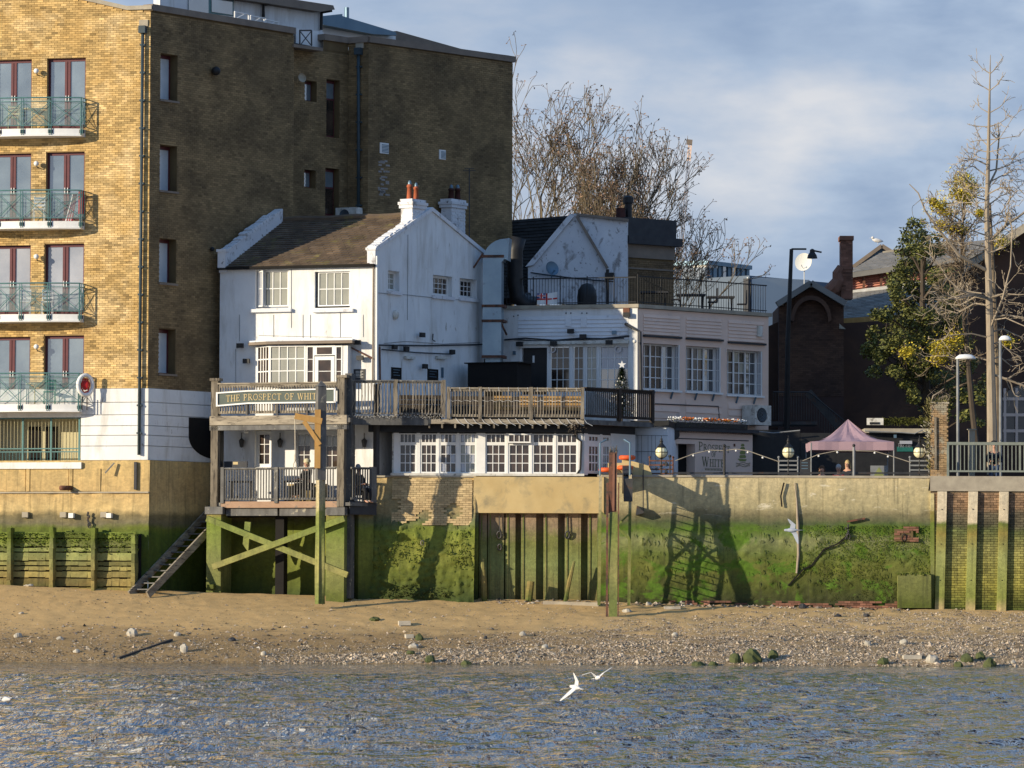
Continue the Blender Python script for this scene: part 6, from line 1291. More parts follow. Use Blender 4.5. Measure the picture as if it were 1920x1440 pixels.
for px0, px1, dy, fr_, lb in ((846, 898, -2.2, FDB, 'long dark bench added to darken the left bay of the front deck rail'), (903, 992, -2.3, FDB, 'long dark bench added to darken the middle bay of the front deck rail'), (999, 1088, -2.3, FDB, 'long dark bench added to darken the right bay of the front deck rail'), (748, 828, -1.6, FDA, 'dark bench added to darken the left higher deck rail')):  # benches added to fill the baluster gaps with dark
    ua, ub = fr_.uz(px0, 760, dy)[0], fr_.uz(px1, 760, dy)[0]; t = thing('added_dark_bench', lb, 'bench', fr_.P((ua+ub)/2, zd-.02, dy), 'added dark benches on the deck')
    for k in range(5): b = MB(); b.box(fr_, ua, ub, zd+.08+k*.165, zd+.235+k*.165, dy-.03, dy); b.build('back_board', M['darkbrown'], t)
    b = MB(); b.box(fr_, ua, ub, zd+.4, zd+.44, dy-.5, dy-.04); b.build('seat', M['darkbrown'], t)
    for u in (ua+.05, ub-.1): b = MB(); b.box(fr_, u, u+.06, zd-.02, zd+.4, dy-.45, dy-.04); b.build('leg', M['darkbrown'], t)
# christmas tree
o = FW.P(FW.uz(1166, 700, 1.2)[0], zd-.02, 1.2); KX = 1.28; xt = thing('christmas_tree', 'small christmas tree with a star and baubles at the wing corner', 'christmas tree', o); b = MB(); rr = random.Random(4)
for k in range(2600):
    h = rr.random()**.8; r = .62*(1-h)*rr.random()**.4; a = rr.uniform(0, 6.28); p = o+Vector((r*math.cos(a), r*math.sin(a), .45+h*1.6-.12*r)); d = Vector((math.cos(a), math.sin(a), rr.uniform(-.3, .4)))*.12
    s = Vector((-math.sin(a), math.cos(a), 0))*.02; b.quad(p-s, p+s, p+s*.4+d, p-s*.4+d, rr.random())
b.build('foliage', mat('fir_needles', (.04, .075, .02), (.02, .04, .015), 5, tone=.5), xt); b = MB(); b.tube([o, o+Vector((0, 0, 2.0))], [.04, .01], 6); b.build('trunk', M['twig'], xt)
b = MB()
for k in range(28): a = rr.uniform(0, 6.28); h = rr.random()*.85; r = .6*(1-h); b.ball(o+Vector((r*math.cos(a), -abs(r*math.sin(a)), 0.45+h*1.55)), .03, n=6, m=4)
b.build('bauble', M['whitepaint'], xt, kind='stuff'); b = MB(); c = o+Vector((0, -.03, 2.18)); b.prism([c+Vector((math.cos(math.pi/2+k*math.pi/5)*(.15 if k % 2 == 0 else .06), 0, math.sin(math.pi/2+k*math.pi/5)*(.15 if k % 2 == 0 else .06))) for k in range(10)], Vector((0, .02, 0))); b.build('star', M['whitepaint'], xt)
# ================================================================== two-storey timber platform
FPt = Fr((395, 850, .45), (656, 850, -1.15)); plt_ = thing('river_platform', 'two storey timber balcony on mossy concrete legs over the beach', 'platform', FPt.P(2, 2.3, 0))
up = FPt.len; zdk = FPt.uz(520, 942)[1]; zub = FPt.uz(520, 779)[1]
block([g3(FPt.P(0, 0, 0)), g3(FPt.P(up, 0, 0)), g3(FPt.P(up, 0, 0)+Vector((.3, 1.5, 0))), g3(FM.P(FM.len, 0, 0)), g3(FM.P(.2, 0, 0))], zub-.25, zub-.1, 'upper_floor', M['grey_timber'], plt_)
block([g3(FPt.P(.1, 0, -.05)), g3(FPt.P(up, 0, -.05)), (X0(706, -.5), -.3), g3(FM.P(FM.len, 0, 0)), g3(FM.P(.2, 0, 0))], zdk-.12, zdk, 'lower_floor', M['grey_timber'], plt_)
def pbx(x0, y0, x1, y1, d0, d1, nm, m, t=.5, par=None, fr=None, lb=None): b = MB(); b.pb(fr or FPt, x0, y0, x1, y1, d0, d1, t); return b.build(nm, m, par or plt_, label=lb)
pbx(395, 712, 408, 950, -.25, .0, 'post', M['timber'], .3); pbx(409, 797, 414, 950, -.5, -.26, 'post', M['black']); pbx(393, 709, 411, 714, -.3, .04, 'post_cap', M['timber'])
pbx(632, 705, 645, 950, -.25, .0, 'post', M['timber'], .3); pbx(646, 700, 658, 1122, -.62, -.26, 'post', M['grey_timber'], .2); pbx(630, 703, 650, 708, -.3, .04, 'post_cap', M['timber'])
pbx(393, 779, 650, 796, -.2, .03, 'beam', M['timber_h'], .8); pbx(393, 797, 650, 806, -.22, .0, 'beam', M['grey_timber'], .8)
ub = balus(FPt, 409, 632, 717, 775, plt_, d=-.06, sp=.098, low=.09, railh=.12, bw=.032)
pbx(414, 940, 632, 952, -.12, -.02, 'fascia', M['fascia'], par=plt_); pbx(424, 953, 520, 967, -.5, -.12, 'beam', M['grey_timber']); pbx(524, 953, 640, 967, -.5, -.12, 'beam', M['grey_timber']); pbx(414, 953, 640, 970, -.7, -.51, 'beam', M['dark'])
balus(FPt, 415, 517, 877, 938, plt_, d=-.05, sp=.1, m1=M['grey_timber'], m2=M['grey_timber'], railh=.03, post=(418, 519)); balus(FPt, 524, 630, 876, 937, plt_, d=-.05, sp=.1, m1=M['grey_timber'], m2=M['grey_timber'], railh=.03)
FPe = Fr((657, 880, -1.0), (704, 880, -.4)); balus(FPe, 658, 700, 876, 937, plt_, sp=.1, m1=M['grey_timber'], m2=M['grey_timber'], railh=.03, post=(699,), ph=.22); pbx(656, 940, 706, 965, -.3, 0, 'fascia', M['darkgrey'], fr=FPe)
pbx(387, 953, 414, 1125, -.9, .06, 'concrete_leg', M['green_concrete']); pbx(384, 950, 417, 964, -1.0, .12, 'leg_cap', M['grey_timber']); pbx(611, 963, 645, 1130, -.9, .02, 'concrete_leg', M['green_concrete'], .2); pbx(612, 951, 646, 966, -.9, .1, 'leg_cap', M['grey_timber'])
pbx(516, 967, 532, 1120, -.85, -.5, 'timber_leg', M['dark'], .2)
pbx(672, 965, 700, 1125, -.6, -.2, 'dark_buttress', M['wall_mid'], fr=FPe); pbx(706, 720, 712, 890, -.3, -.1, 'pipe', M['darkgrey'], fr=FPe)
def brace(x0, y0, x1, y1, d, nm='brace', w_=.2):
    b = MB(); b.bar(FPt.pp(x0, y0, d), FPt.pp(x1, y1, d), .1, w_, up=Vector((0, 0, 1))); return b.build(nm, M['green_timber'], plt_)
brace(388, 972, 652, 1078, .12); brace(399, 1063, 646, 972, .22)
b = MB(); b.prism([FPt.pp(x, y, -.1) for x, y in ((459, 978), (470, 979), (465, 1035), (455, 1020), (457, 1000))], -FPt.n*.1); b.build('hanging_fender', M['green_timber'], plt_)
pbx(388, 1096, 400, 1104, .1, .3, 'weed_lump', M['moss'])
pbx(515, 886, 518, 903, .0, .03, 'sign_plate', M['dirtywhite'])
# sign with raised gilt lettering: serif strokes drawn in a unit box (x, y, x2, y2, weight)
SF = .16
def arc(cx, cy, rx, ry, a0, a1, n=9): return [(cx+rx*math.cos(math.radians(a0+(a1-a0)*k/n)), cy+ry*math.sin(math.radians(a0+(a1-a0)*k/n))) for k in range(n+1)]
TH, TN = .15, .07
GL = {
 'T': (.85, [([(.42, 0), (.42, 1)], TH), ([(0, .96), (.84, .96)], TN), ([(.03, .78), (.03, .98)], TN), ([(.81, .78), (.81, .98)], TN), ([(.25, .03), (.6, .03)], TN)]),
 'H': (.95, [([(.17, 0), (.17, 1)], TH), ([(.78, 0), (.78, 1)], TH), ([(.17, .5), (.78, .5)], TN), ([(0, .03), (.35, .03)], TN), ([(0, .97), (.35, .97)], TN), ([(.6, .03), (.95, .03)], TN), ([(.6, .97), (.95, .97)], TN)]),
 'E': (.8, [([(.17, 0), (.17, 1)], TH), ([(0, .03), (.74, .03)], TN), ([(0, .97), (.7, .97)], TN), ([(.17, .52), (.55, .52)], TN), ([(.72, .03), (.75, .22)], TN), ([(.69, .8), (.69, .98)], TN), ([(.54, .42), (.54, .62)], TN)]),
 'P': (.8, [([(.17, 0), (.17, 1)], TH), ([(0, .03), (.37, .03)], TN), ([(0, .97), (.4, .97)], TN), (arc(.38, .73, .32, .24, 90, -90), .11), ([(.17, .49), (.4, .49)], TN)]),
 'R': (.92, [([(.17, 0), (.17, 1)], TH), ([(0, .03), (.37, .03)], TN), ([(0, .97), (.4, .97)], TN), (arc(.38, .74, .3, .23, 90, -90), .11), ([(.17, .5), (.4, .5)], TN), ([(.4, .5), (.85, .02)], TH), ([(.75, .03), (.95, .03)], TN)]),
 'O': (.98, [(arc(.48, .5, .41, .47, 0, 360, 20), .12)]),
 'S': (.7, [(arc(.36, .74, .26, .23, 40, 270, 10) + arc(.34, .27, .29, .24, 90, -150, 10)[1:], .11), ([(.58, .78), (.58, .98)], TN), ([(.07, .03), (.07, .24)], TN)]),
 'C': (.9, [(arc(.5, .5, .42, .47, 50, 310, 16), .12), ([(.8, .72), (.8, .98)], TN)]),
 'F': (.75, [([(.17, 0), (.17, 1)], TH), ([(0, .03), (.37, .03)], TN), ([(0, .97), (.7, .97)], TN), ([(.17, .5), (.52, .5)], TN), ([(.69, .8), (.69, .98)], TN), ([(.52, .4), (.52, .6)], TN)]),
 'W': (1.25, [([(.1, .97), (.38, 0)], TH), ([(.38, 0), (.62, .9)], TN), ([(.62, .97), (.88, 0)], TH), ([(.88, 0), (1.15, .97)], TN), ([(0, .97), (.25, .97)], TN), ([(.5, .97), (.74, .97)], TN), ([(1.02, .97), (1.25, .97)], TN)]),
 'I': (.4, [([(.19, 0), (.19, 1)], TH), ([(0, .03), (.38, .03)], TN), ([(0, .97), (.38, .97)], TN)]),
 'B': (.85, [([(.17, 0), (.17, 1)], TH), ([(0, .03), (.4, .03)], TN), ([(0, .97), (.4, .97)], TN), (arc(.38, .76, .26, .21, 90, -90), .11), (arc(.4, .27, .32, .24, 90, -90), .12), ([(.17, .53), (.4, .53)], TN)]),
 'Y': (.9, [([(.44, 0), (.44, .45)], TH), ([(.1, .97), (.44, .42)], TH), ([(.44, .42), (.8, .97)], TN), ([(0, .97), (.25, .97)], TN), ([(.66, .97), (.92, .97)], TN), ([(.28, .03), (.6, .03)], TN)]),
 'X': (.9, [([(.12, .97), (.78, 0)], TH), ([(.78, .97), (.12, 0)], TN)]), 'N': (.9, [([(.15, 0), (.15, 1)], TN), ([(.15, 1), (.75, 0)], TH), ([(.75, 0), (.75, 1)], TN)]), ' ': (.45, [])}
def lettering(fr, text, u0, u1, zf_, h, d, m, par, name='letter', th=.02, small=None, sp=.14):
    """serif letters laid along wall u0..u1; zf_(u) is the base line"""
    tot = sum((GL[c][0]+sp)*(1 if not small or i in small else .78) for i, c in enumerate(text))-sp; k = (u1-u0)/tot; u = u0
    for i, c in enumerate(text):
        s = 1 if not small or i in small else .78; w_, st = GL[c]
        if st:
            b = MB()
            for n_, (pl_, wt_) in enumerate(st):
                for a, c2 in zip(pl_, pl_[1:]):
                    q = lambda p: fr.P(u+p[0]*k*s, zf_(u+p[0]*k*s)+p[1]*h*s, 0)
                    A, B = q(a), q(c2); t_ = (B-A).normalized(); nn_ = t_.cross(fr.n).normalized()*(wt_*min(h, k*1.0)*s/2); e = t_*(.02*h)
                    dd = fr.n*(d+.0007*n_); b.hexa([A-e-nn_+dd, B+e-nn_+dd, B+e+nn_+dd, A-e+nn_+dd] + [x+fr.n*th for x in (A-e-nn_+dd, B+e-nn_+dd, B+e+nn_+dd, A-e+nn_+dd)])
            b.build(name, m, par)
        u += (w_+sp)*k*s
sg = thing('pub_sign', 'long green sign board with gilt letters reading THE PROSPECT OF WHITBY', 'sign', FPt.pp(520, 770, .08)); d = .06
q = lambda x, y, dd=d: FPt.pp(x, y, dd)
# board in two leaves: the left leaf drops, as in life
for i, (x0, yt0, yb0, x1, yt1, yb1) in enumerate(((407, 737, 761, 465, 733, 756), (465, 733, 756, 628, 729, 754))):
    b = MB(); b.hexa([q(x0, yb0, d-.04), q(x1, yb1, d-.04), q(x1, yt1, d-.04), q(x0, yt0, d-.04), q(x0, yb0), q(x1, yb1), q(x1, yt1), q(x0, yt0)]); bd_ = b.build('sign_board', M['signgreen'], sg)
    b = MB(); 
    for ya, yc in ((yt0, yt1), (yb0, yb1)): b.bar(q(x0, ya, d+.02), q(x1, yc, d+.02), .06, .05)
    if i == 0: b.bar(q(x0, yt0-1.5, d+.02), q(x0, yb0+1.5, d+.02), .06, .06)
    else: b.bar(q(x1, yt1-1.5, d+.02), q(x1, yb1+1.5, d+.02), .06, .06)
    b.build('sign_frame', M['whitepaint'], sg)
ua, ub = FPt.uz(424, 750, d)[0], FPt.uz(610, 745, d)[0]; xl = [FPt.uz(x, 750, d)[0] for x in (424, 465, 610)]; zl_ = [FPt.uz(x, y, d)[1] for x, y in ((424, 753.5), (465, 750.5), (610, 748.5))]
lettering(FPt, 'THE PROSPECT OF WHIT', ua, ub-.32, lambda u: float(np.interp(u, xl, zl_)), .215, d, M['gold'], sg, th=.012)
for x in (462, 519, 575): b = MB(); b.pb(FPt, x-1.5, 754, x+2, 778, -.03, .05); b.build('bracket', M['steel'], sg)
# the tall gallows pole with noose
pp = thing('gallows_pole', 'tall timber pole standing in the sand with a wooden gallows arm and rope noose', 'pole', sand_hit(599, 1127)); Yp = -2.6
xa, xb = at(590, 900, Yp).x, at(611, 900, Yp).x; pz0 = at(600, 1127, Yp).z-.1; pz1 = at(600, 724, Yp).z; zmid = at(600, 900, Yp).z
b = MB(); ctr = Vector(((xa+xb)/2, Yp+.17, 0)); hw = (xb-xa)/2
def sq(z, h, tw=0, jit=0): return [ctr+Vector(((cx*math.cos(tw)-cy*math.sin(tw))*h+(jit and rnd.uniform(-jit, jit)), (cx*math.sin(tw)+cy*math.cos(tw))*h+(jit and rnd.uniform(-jit, jit)), z)) for cx, cy in ((1, 1), (-1, 1), (-1, -1), (1, -1))]
tw = R_(20)
def loft(b, A, B, tone=.5):
    i = len(b.v); b.v += A+B
    for k in range(4): b.f.append((i+k, i+(k+1) % 4, i+4+(k+1) % 4, i+4+k)); b.t.append(tone)
h_ = hw*.78; A = sq(zmid, h_, tw); B = sq(pz1, h_, tw); loft(b, A, B, .5); T_ = [ctr+Vector((0, 0, pz1+.2))]*4; loft(b, [p+(p-ctr-Vector((0, 0, pz1)))*.12 for p in sq(pz1, h_, tw)], T_, .7); b.build('upper_shaft', M['grey_timber'], pp)
b = MB(); prevs = None; n = 26; zq = []
for k in range(n+1): 
    z = pz0+(zmid-pz0)*k/n; m_ = 12; ringp = []
    for j in range(m_):
        a = 2*math.pi*j/m_+tw; base_r = hw*(1.02-.1*k/n)*(.9+.35*noise.noise(Vector((j*1.7, z*.45, 3)))-.12*(j % 2)); ringp.append(ctr+Vector((math.cos(a)*base_r, math.sin(a)*base_r, z)))
    if prevs:
        i = len(b.v); b.v += prevs+ringp
        for j in range(m_): b.f.append((i+j, i+(j+1) % m_, i+m_+(j+1) % m_, i+m_+j)); b.t.append(.3+.4*((j*7) % 5)/5)
    prevs = ringp
b.build('weathered_pile', M['green_timber'], pp)
def Pz(x, y, dy=0): return at(x, y, Yp+dy)
b = MB(); b.bar(Pz(596, 768, -.06), Pz(595, 878, -.06), .2, .1, up=Vector((0, 1, 0))); b.build('backing_board', M['new_timber'], pp)
b = MB(); b.bar(Pz(553, 780, -.06), Pz(604, 790, -.1), .14, .2); b.build('gallows_arm', M['new_timber'], pp, label='dark brown gallows arm')
b = MB(); b.bar(Pz(570, 790, -.06), Pz(600, 834, -.1), .12, .14); b.build('diagonal_brace', M['new_timber'], pp)
ns_ = thing('rope_noose', 'pale rope noose hanging from the gallows arm', 'noose', Pz(553, 880, -.08)); b = MB(); b.tube([Pz(553, 780, -.08), Pz(553.5, 852, -.08)], .016, 6); b.build('rope', M['rope'], ns_)
b = MB(); b.tube([Pz(553.5, y, -.08) for y in (851, 853, 862, 864)], [.02, .04, .04, .02], 8); b.build('knot', M['rope'], ns_); b = MB(); b.tube([Pz(553.5+dx, y, -.08) for dx, y in ((0, 863), (-3, 870), (-3.2, 877), (0, 881), (2.6, 877), (2.4, 870), (0, 863))], .016, 6); b.build('loop', M['rope'], ns_)
# furniture on the lower platform
for px, lb in ((438, 'dark table at the left end of the lower platform'), (540, 'dark table in the middle of the lower platform')):
    o = FPt.P(FPt.uz(px, 900)[0], zdk, -.7); t = thing('platform_table', lb, 'table', o, 'tables on the lower platform'); b = MB(); b.wb(o.x-.4, o.x+.4, o.y-.3, o.y+.3, o.z+.7, o.z+.75); b.build('tabletop', M['darkgrey'], t)
    for sx in (-.33, .33): b = MB(); b.wb(o.x+sx-.03, o.x+sx+.03, o.y-.2, o.y+.2, o.z, o.z+.7); b.build('leg', M['darkgrey'], t)
b = MB(); b.pb(FPt, 420, 865, 463, 876, -.5, -.42); o = b.build('menu_board', M['darkgrey'], label='dark board with a yellow label on the lower platform rail', cat='board'); b = MB(); b.pb(FPt, 437, 866, 446, 871, -.42, -.415); b.build('yellow_label', M['gold'], o)
# ================================================================== wall with painted sign at terrace level
FZ = Fr((1251, 840, 4.6), (1411, 840, 7.2)); sw = thing('painted_wall', 'pinkish ground floor wall with painted words PROSPECT OF WHITB and a ship', 'wall', FZ.P(0, 5.98, 0))
zt2 = FZ.uz(1330, 810)[1]; oh = FZ.rect(1262, 832, 1303, 900)
b = MB(); wall_grid(b, FZ, 0, FZ.len, 5.98, zt2, [oh+(.5,)]); b.quad(FZ.P(FZ.len, 5.98, 0), FZ.P(FZ.len, zt2, 0), FZ.P(FZ.len, zt2, -2), FZ.P(FZ.len, 5.98, -2)); b.build('wall_face', M['pinkwall'], sw)
b = MB(); b.box(FZ, oh[0], oh[1], oh[2], oh[3], -.5, -.45); b.build('dark_opening', M['dark'], sw)
b = MB(); b.box(FZ, 0, FZ.len+.1, zt2, zt2+.12, -2, .25); b.box(FZ, .0, FZ.len*.95, zt2-.28, zt2-.25, 0, .02); b.build('parapet_lip', M['darkgrey'], sw)
block([g3(FZ.P(0, 0, 0)), g3(FZ.P(FZ.len, 0, 0)), g3(FX.P(FX.len+.3, 0, .0)), g3(FX.P(0, 0, 0))], zt2-.05, zt2, 'flat_roof', M['darkroof'], sw)
def base(x0, y0, x1, y1, d=0):
    ua, za = FZ.uz(x0, y0, d); ub, zb = FZ.uz(x1, y1, d); return ua, ub, (lambda u: za+(zb-za)*(u-ua)/(ub-ua))
ua, ub, f = base(1310, 844, 1368, 849); lettering(FZ, 'PROSPECT', ua, ub, f, .30, .004, M['signletter'], sw, th=.004, small=[0], name='painted_letter')
ua, ub, f = base(1334, 856, 1342, 857); lettering(FZ, 'OF', ua, ub, f, .16, .004, M['signletter'], sw, th=.004, name='painted_letter')
ua, ub, f = base(1316, 874, 1358, 876); lettering(FZ, 'WHITB', ua, ub, f, .34, .004, M['signletter'], sw, th=.004, small=[0], name='painted_letter')
b = MB(); a_, c_ = FZ.uz(1322, 877.5)[0], FZ.uz(1354, 878)[0]; zz = FZ.uz(1338, 878)[1]; b.box(FZ, a_, c_, zz-.012, zz, 0, .006)
k = a_
while k < c_: b.box(FZ, k, k+.04, zz-.08, zz-.03, 0, .006); k += .07
b.build('small_print', M['signletter'], sw)
M['olive'] = mat('olive_ship_paint', (.26, .28, .10), (.18, .2, .07), 6)
b = MB()
for i, (x0, y0, x1, y1) in enumerate(((1389, 832, 1395, 837), (1388, 838, 1396, 844), (1387, 845, 1397, 852), (1386, 853, 1398, 859))): b.prism([FZ.pp(x0+1, y1, .003), FZ.pp(x1, y1, .003), FZ.pp(x1+1, (y0+y1)/2, .003), FZ.pp(x1-1, y0, .003), FZ.pp(x0+2, y0, .003), FZ.pp(x0, (y0+y1)/2, .003)], FZ.n*.004)
b.prism([FZ.pp(x, y, .003) for x, y in ((1383, 860), (1400, 861), (1398, 865), (1387, 865))], FZ.n*.004); b.build('painted_ship', M['olive'], sw)
b = MB()
for k in range(3): b.tube([FZ.pp(1380+j*3.3, 868+k*3+1.2*math.sin(j*1.2+k), .006) for j in range(9)], .012, 3)
b.build('painted_waves', M['signletter'], sw)
b = MB(); b.pb(FZ, 1376, 832, 1379, 837, 0, .02); b.build('wall_plate', M['rust'], sw)
b = MB(); b.lathe(FZ.pp(1263, 814, .1), [(0, .1), (.2, .1), (.22, 0), (.2, -.05)], 14, axis=FZ.n); b.build('round_lamp', M['black'], sw)
# flower trough
ft = thing('flower_trough', 'dark planter with orange and white flowers above the painted wall', 'planter', FZ.P(.2, zt2+.12, 0)); ul0, ul1 = FZ.uz(1258, 800)[0], FZ.uz(1392, 800)[0]
b = MB(); b.box(FZ, ul0, ul1, zt2+.12, zt2+.3, -.3, .28); b.build('trough', M['black'], ft); rr = random.Random(8); b, b2, b3 = MB(), MB(), MB()
for k in range(1100):
    p = FZ.P(rr.uniform(ul0, ul1), zt2+.12+rr.uniform(0, .33), rr.uniform(-.25, .33)); s = rr.uniform(.03, .06); a = rr.uniform(0, 6.28); v = Vector((math.cos(a), math.sin(a), rr.uniform(-.5, .5)))*s; u_ = Vector((0, 0, 1)).cross(v).normalized()*s*.5; b.quad(p-v, p-u_, p+v, p+u_, rr.random())
for k in range(260):
    u = rr.uniform(ul0, ul1); t = (u-ul0)/(ul1-ul0); p = FZ.P(u, zt2+.42+rr.uniform(-.03, .06), rr.uniform(-.2, .3)); wh = (t < .12 or .3 < t < .42 or t > .88)
    (b3 if wh or rr.random() < .15 else b2).ball(p, rr.uniform(.02, .04), n=5, m=3, tone=rr.random())
b.build('leaves', M['leaf_dark'], ft, kind='stuff'); b2.build('orange_flowers', cloth((.62, .17, .03), 'orange_petal'), ft, kind='stuff'); b3.build('white_flowers', M['whitepaint'], ft, kind='stuff')
# ================================================================== terrace: lamps, posts, cord, tent, boards
def cage(c, w_, h_, par):
    pass
tops = FD.uz(1450, 892)[1]
def globe_lamp(px, lb, wpx=18, rusty=False):
    o = at(px, 890, .45); o.z = tops; t = thing('globe_lamp', lb, 'lamp', o, 'globe lamps along the river terrace')
    V = Vector; r = .205; zc = at(px, 848, .45).z; c = V((o.x, o.y, zc))
    b = MB(); b.ball(c, r, n=18, m=12); b.sm = True; b.build('globe', M['globe'], t)
    b = MB(); b.lathe(c, [(r*1.03, -.012), (r*1.06, 0), (r*1.03, .012)], 20); 
    for a in (0, math.pi/2): b.tube([c+V((math.cos(a)*math.cos(k*math.pi/8)*r*1.03, math.sin(a)*math.cos(k*math.pi/8)*r*1.03, math.sin(k*math.pi/8)*r*1.03)) for k in range(17)], .012, 4)
    b.build('band', M['black'], t)
    b = MB(); b.lathe(c+V((0, 0, r*.8)), [(.17, 0), (.13, .05), (.06, .13), (.05, .2), (.075, .22), (.03, .25), (.045, .29), (.012, .32), (.012, .40), (0, .42)], 12); b.sm = True; b.build('crown', M['black'], t)
    b = MB(); b.lathe(V((o.x, o.y, tops)), [(.07, 0), (.03, .06), (.03, .3), (.06, .33), (.03, .36), (.03, zc-r-tops-.03), (.09, zc-r-tops), (.05, zc-r-tops+.06)], 10); b.build('column', M['black'], t)
    hw_ = wpx/55; zq = at(px, 864, .45).z; m_ = M['rust'] if rusty else M['stone']
    for s in (-1, 1): b = MB(); b.tube([V((o.x+s*hw_, o.y, tops-.02)), V((o.x+s*hw_, o.y, zq+.1))], .025, 6); b.ball(V((o.x+s*hw_, o.y, zq+.12)), .045, n=8, m=6); b.build('guard_post', m_ if rusty else M['galv'], t)
    for k in range(4): zz = tops+.07+(zq-tops-.07)*k/3; b = MB(); b.bar(V((o.x-hw_, o.y-.01, zz)), V((o.x+hw_, o.y-.01, zz)), .03, .05); b.build('guard_bar', m_ if rusty else M['galv'], t)
    if rusty:
        b = MB()
        for k in range(9): b.ball(V((o.x+rr.uniform(-.2, .2), o.y-.03, tops+.1+rr.random()*.35)), rr.uniform(.03, .06), n=6, m=5)
        b.build('scrollwork', M['steel'], t)
    return t
globe_lamp(1240, 'globe lamp with rusty scrolled guard beside the painted wall', 22, True); globe_lamp(1478, 'globe lamp left of the mauve tent'); globe_lamp(1724, 'globe lamp right of the mauve tent beside the brick pillar')
for px, lb in ((1256, 'short black ball topped post right of the scrolled lamp guard'), (1358, 'tall black post in front of the painted wall'), (1601, 'pale slim post in front of the mauve tent')):
    yt = 858 if px == 1256 else 838; o = at(px, 890, .3); o.z = tops; t = thing('terrace_post', lb, 'post', o, 'posts along the river terrace'); b = MB(); h = at(px, yt, .3).z-tops; b.tube([o, o+Vector((0, 0, h))], .045 if px != 1256 else .022, 8); b.build('shaft', M['galv' if px == 1601 else 'black'], t); b = MB(); b.ball(o+Vector((0, 0, h+.05)), .055, n=8, m=6); b.build('ball', M['black'], t)
for lb, pts in (('bulb cord rising from the scrolled lamp over the painted wall', [(1266, 864), (1300, 851), (1330, 844), (1358, 845), (1380, 842), (1402, 845), (1430, 855), (1462, 866)]), ('bulb cord hanging over the front of the tent', [(1505, 864), (1535, 852), (1570, 845), (1601, 845), (1640, 846), (1665, 853), (1708, 867)])):
    t = thing('bulb_cord', lb, 'cord', at(*pts[0], .3)); b = MB(); b.tube([at(x, y, .3) for x, y in pts], .014, 5); b.build('cord', M['stone'], t); b = MB()
    for x, y in pts[1:-1]: b.ball(at(x, y+3, .3), .035, n=6, m=5)
    b.build('bulb', M['whitepaint'], t)
b = MB(); 
for Y_, y_ in ((.35, 888), (.35, 886)): b.tube([at(1262, y_, Y_), at(1742, y_, Y_)], .016, 5)
b.build('low_rail', M['steel'], label='thin low metal rail along the top of the tan wall', cat='rail')
# glass wind screens
# tent
cx0, cx1, Yf, Yb = at(1521, 830, 2.0).x, at(1676, 830, 2.0).x, 2.0, 4.6; tn = thing('pop_up_tent', 'mauve pop up gazebo with a pointed roof on the river terrace', 'tent', Vector(((cx0+cx1)/2, 3.2, 5.98)))
ze1, ze0, zap_ = at(1600, 828, 2.0).z, at(1600, 844, 2.0).z, at(1597, 786, 3.3).z; V = Vector; ctr_ = V(((cx0+cx1)/2-.06, (Yf+Yb)/2, zap_))
cs = [V((cx0, Yf, ze1)), V((cx1, Yf, ze1)), V((cx1, Yb, ze1)), V((cx0, Yb, ze1))]; b = MB(); n = 10
for k in range(4):
    A, B = cs[k], cs[(k+1) % 4]
    for i in range(n):
        for j in range(n):
            def S_(s, t): 
                p = A.lerp(B, s).lerp(ctr_, t); sag = .34*math.sin(math.pi*t)**1.0*(1-.25*abs(2*s-1)); fold = .05*math.sin(s*17+t*6)*t*(1-t)*2.2; return p-V((0, 0, sag*.8+fold))
            b.quad(S_(i/n, j/n), S_((i+1)/n, j/n), S_((i+1)/n, (j+1)/n), S_(i/n, (j+1)/n))
b.sm = True; b.build('canopy', M['tent'], tn); b = MB()
for k in range(4):
    A, B = cs[k], cs[(k+1) % 4]; o_ = (A+B)/2-V((ctr_.x, ctr_.y, ze1)); o_.normalize()
    for i in range(12):
        s, t = i/12, (i+1)/12; w0, w1 = .025*math.sin(s*15), .025*math.sin(t*15); p, q_ = A.lerp(B, s)+o_*w0, A.lerp(B, t)+o_*w1; dz = V((0, 0, ze1-ze0)); b.hexa([p-dz, q_-dz, q_, p, p-dz+o_*.01, q_-dz+o_*.01, q_+o_*.01, p+o_*.01])
b.build('valance', M['tent'], tn)
for c in cs: b = MB(); b.tube([V((c.x, c.y, 5.98)), c-V((0, 0, .05))], .025, 6); b.build('leg', M['galv'], tn)
# board with tree picture, black A-board
b = MB(); p0 = at(1632, 873, 1.0); p1 = at(1664, 893, 1.0); b.wb(p0.x, p1.x, .98, 1.02, p1.z-.5, p0.z); o = b.build('picture_board', M['galv'], label='grey board with a green tree picture under the tent', cat='board'); b = MB(); cx = (p0.x+p1.x)/2
b.prism([V((cx-.18, .975, p1.z)), V((cx+.18, .975, p1.z)), V((cx+.12, .975, p1.z+.12)), V((cx+.05, .975, p0.z-.12)), V((cx, .975, p0.z-.05)), V((cx-.05, .975, p0.z-.12)), V((cx-.12, .975, p1.z+.12))], V((0, .004, 0))); b.build('tree_picture', M['olive'], o)
b = MB(); p0, p1 = at(1500, 862, 2.5), at(1519, 893, 2.5); b.wb(p0.x, p1.x, 2.48, 2.53, 5.98, p0.z); o = b.build('chalk_board', M['darkgrey'], label='dark chalk board left of the tent', cat='board'); b = MB()
for k in range(3): b.wb(p0.x+.05, p1.x-.08, 2.47, 2.479, p0.z-.12-k*.1, p0.z-.09-k*.1)
b.build('writing', M['lead'], o)
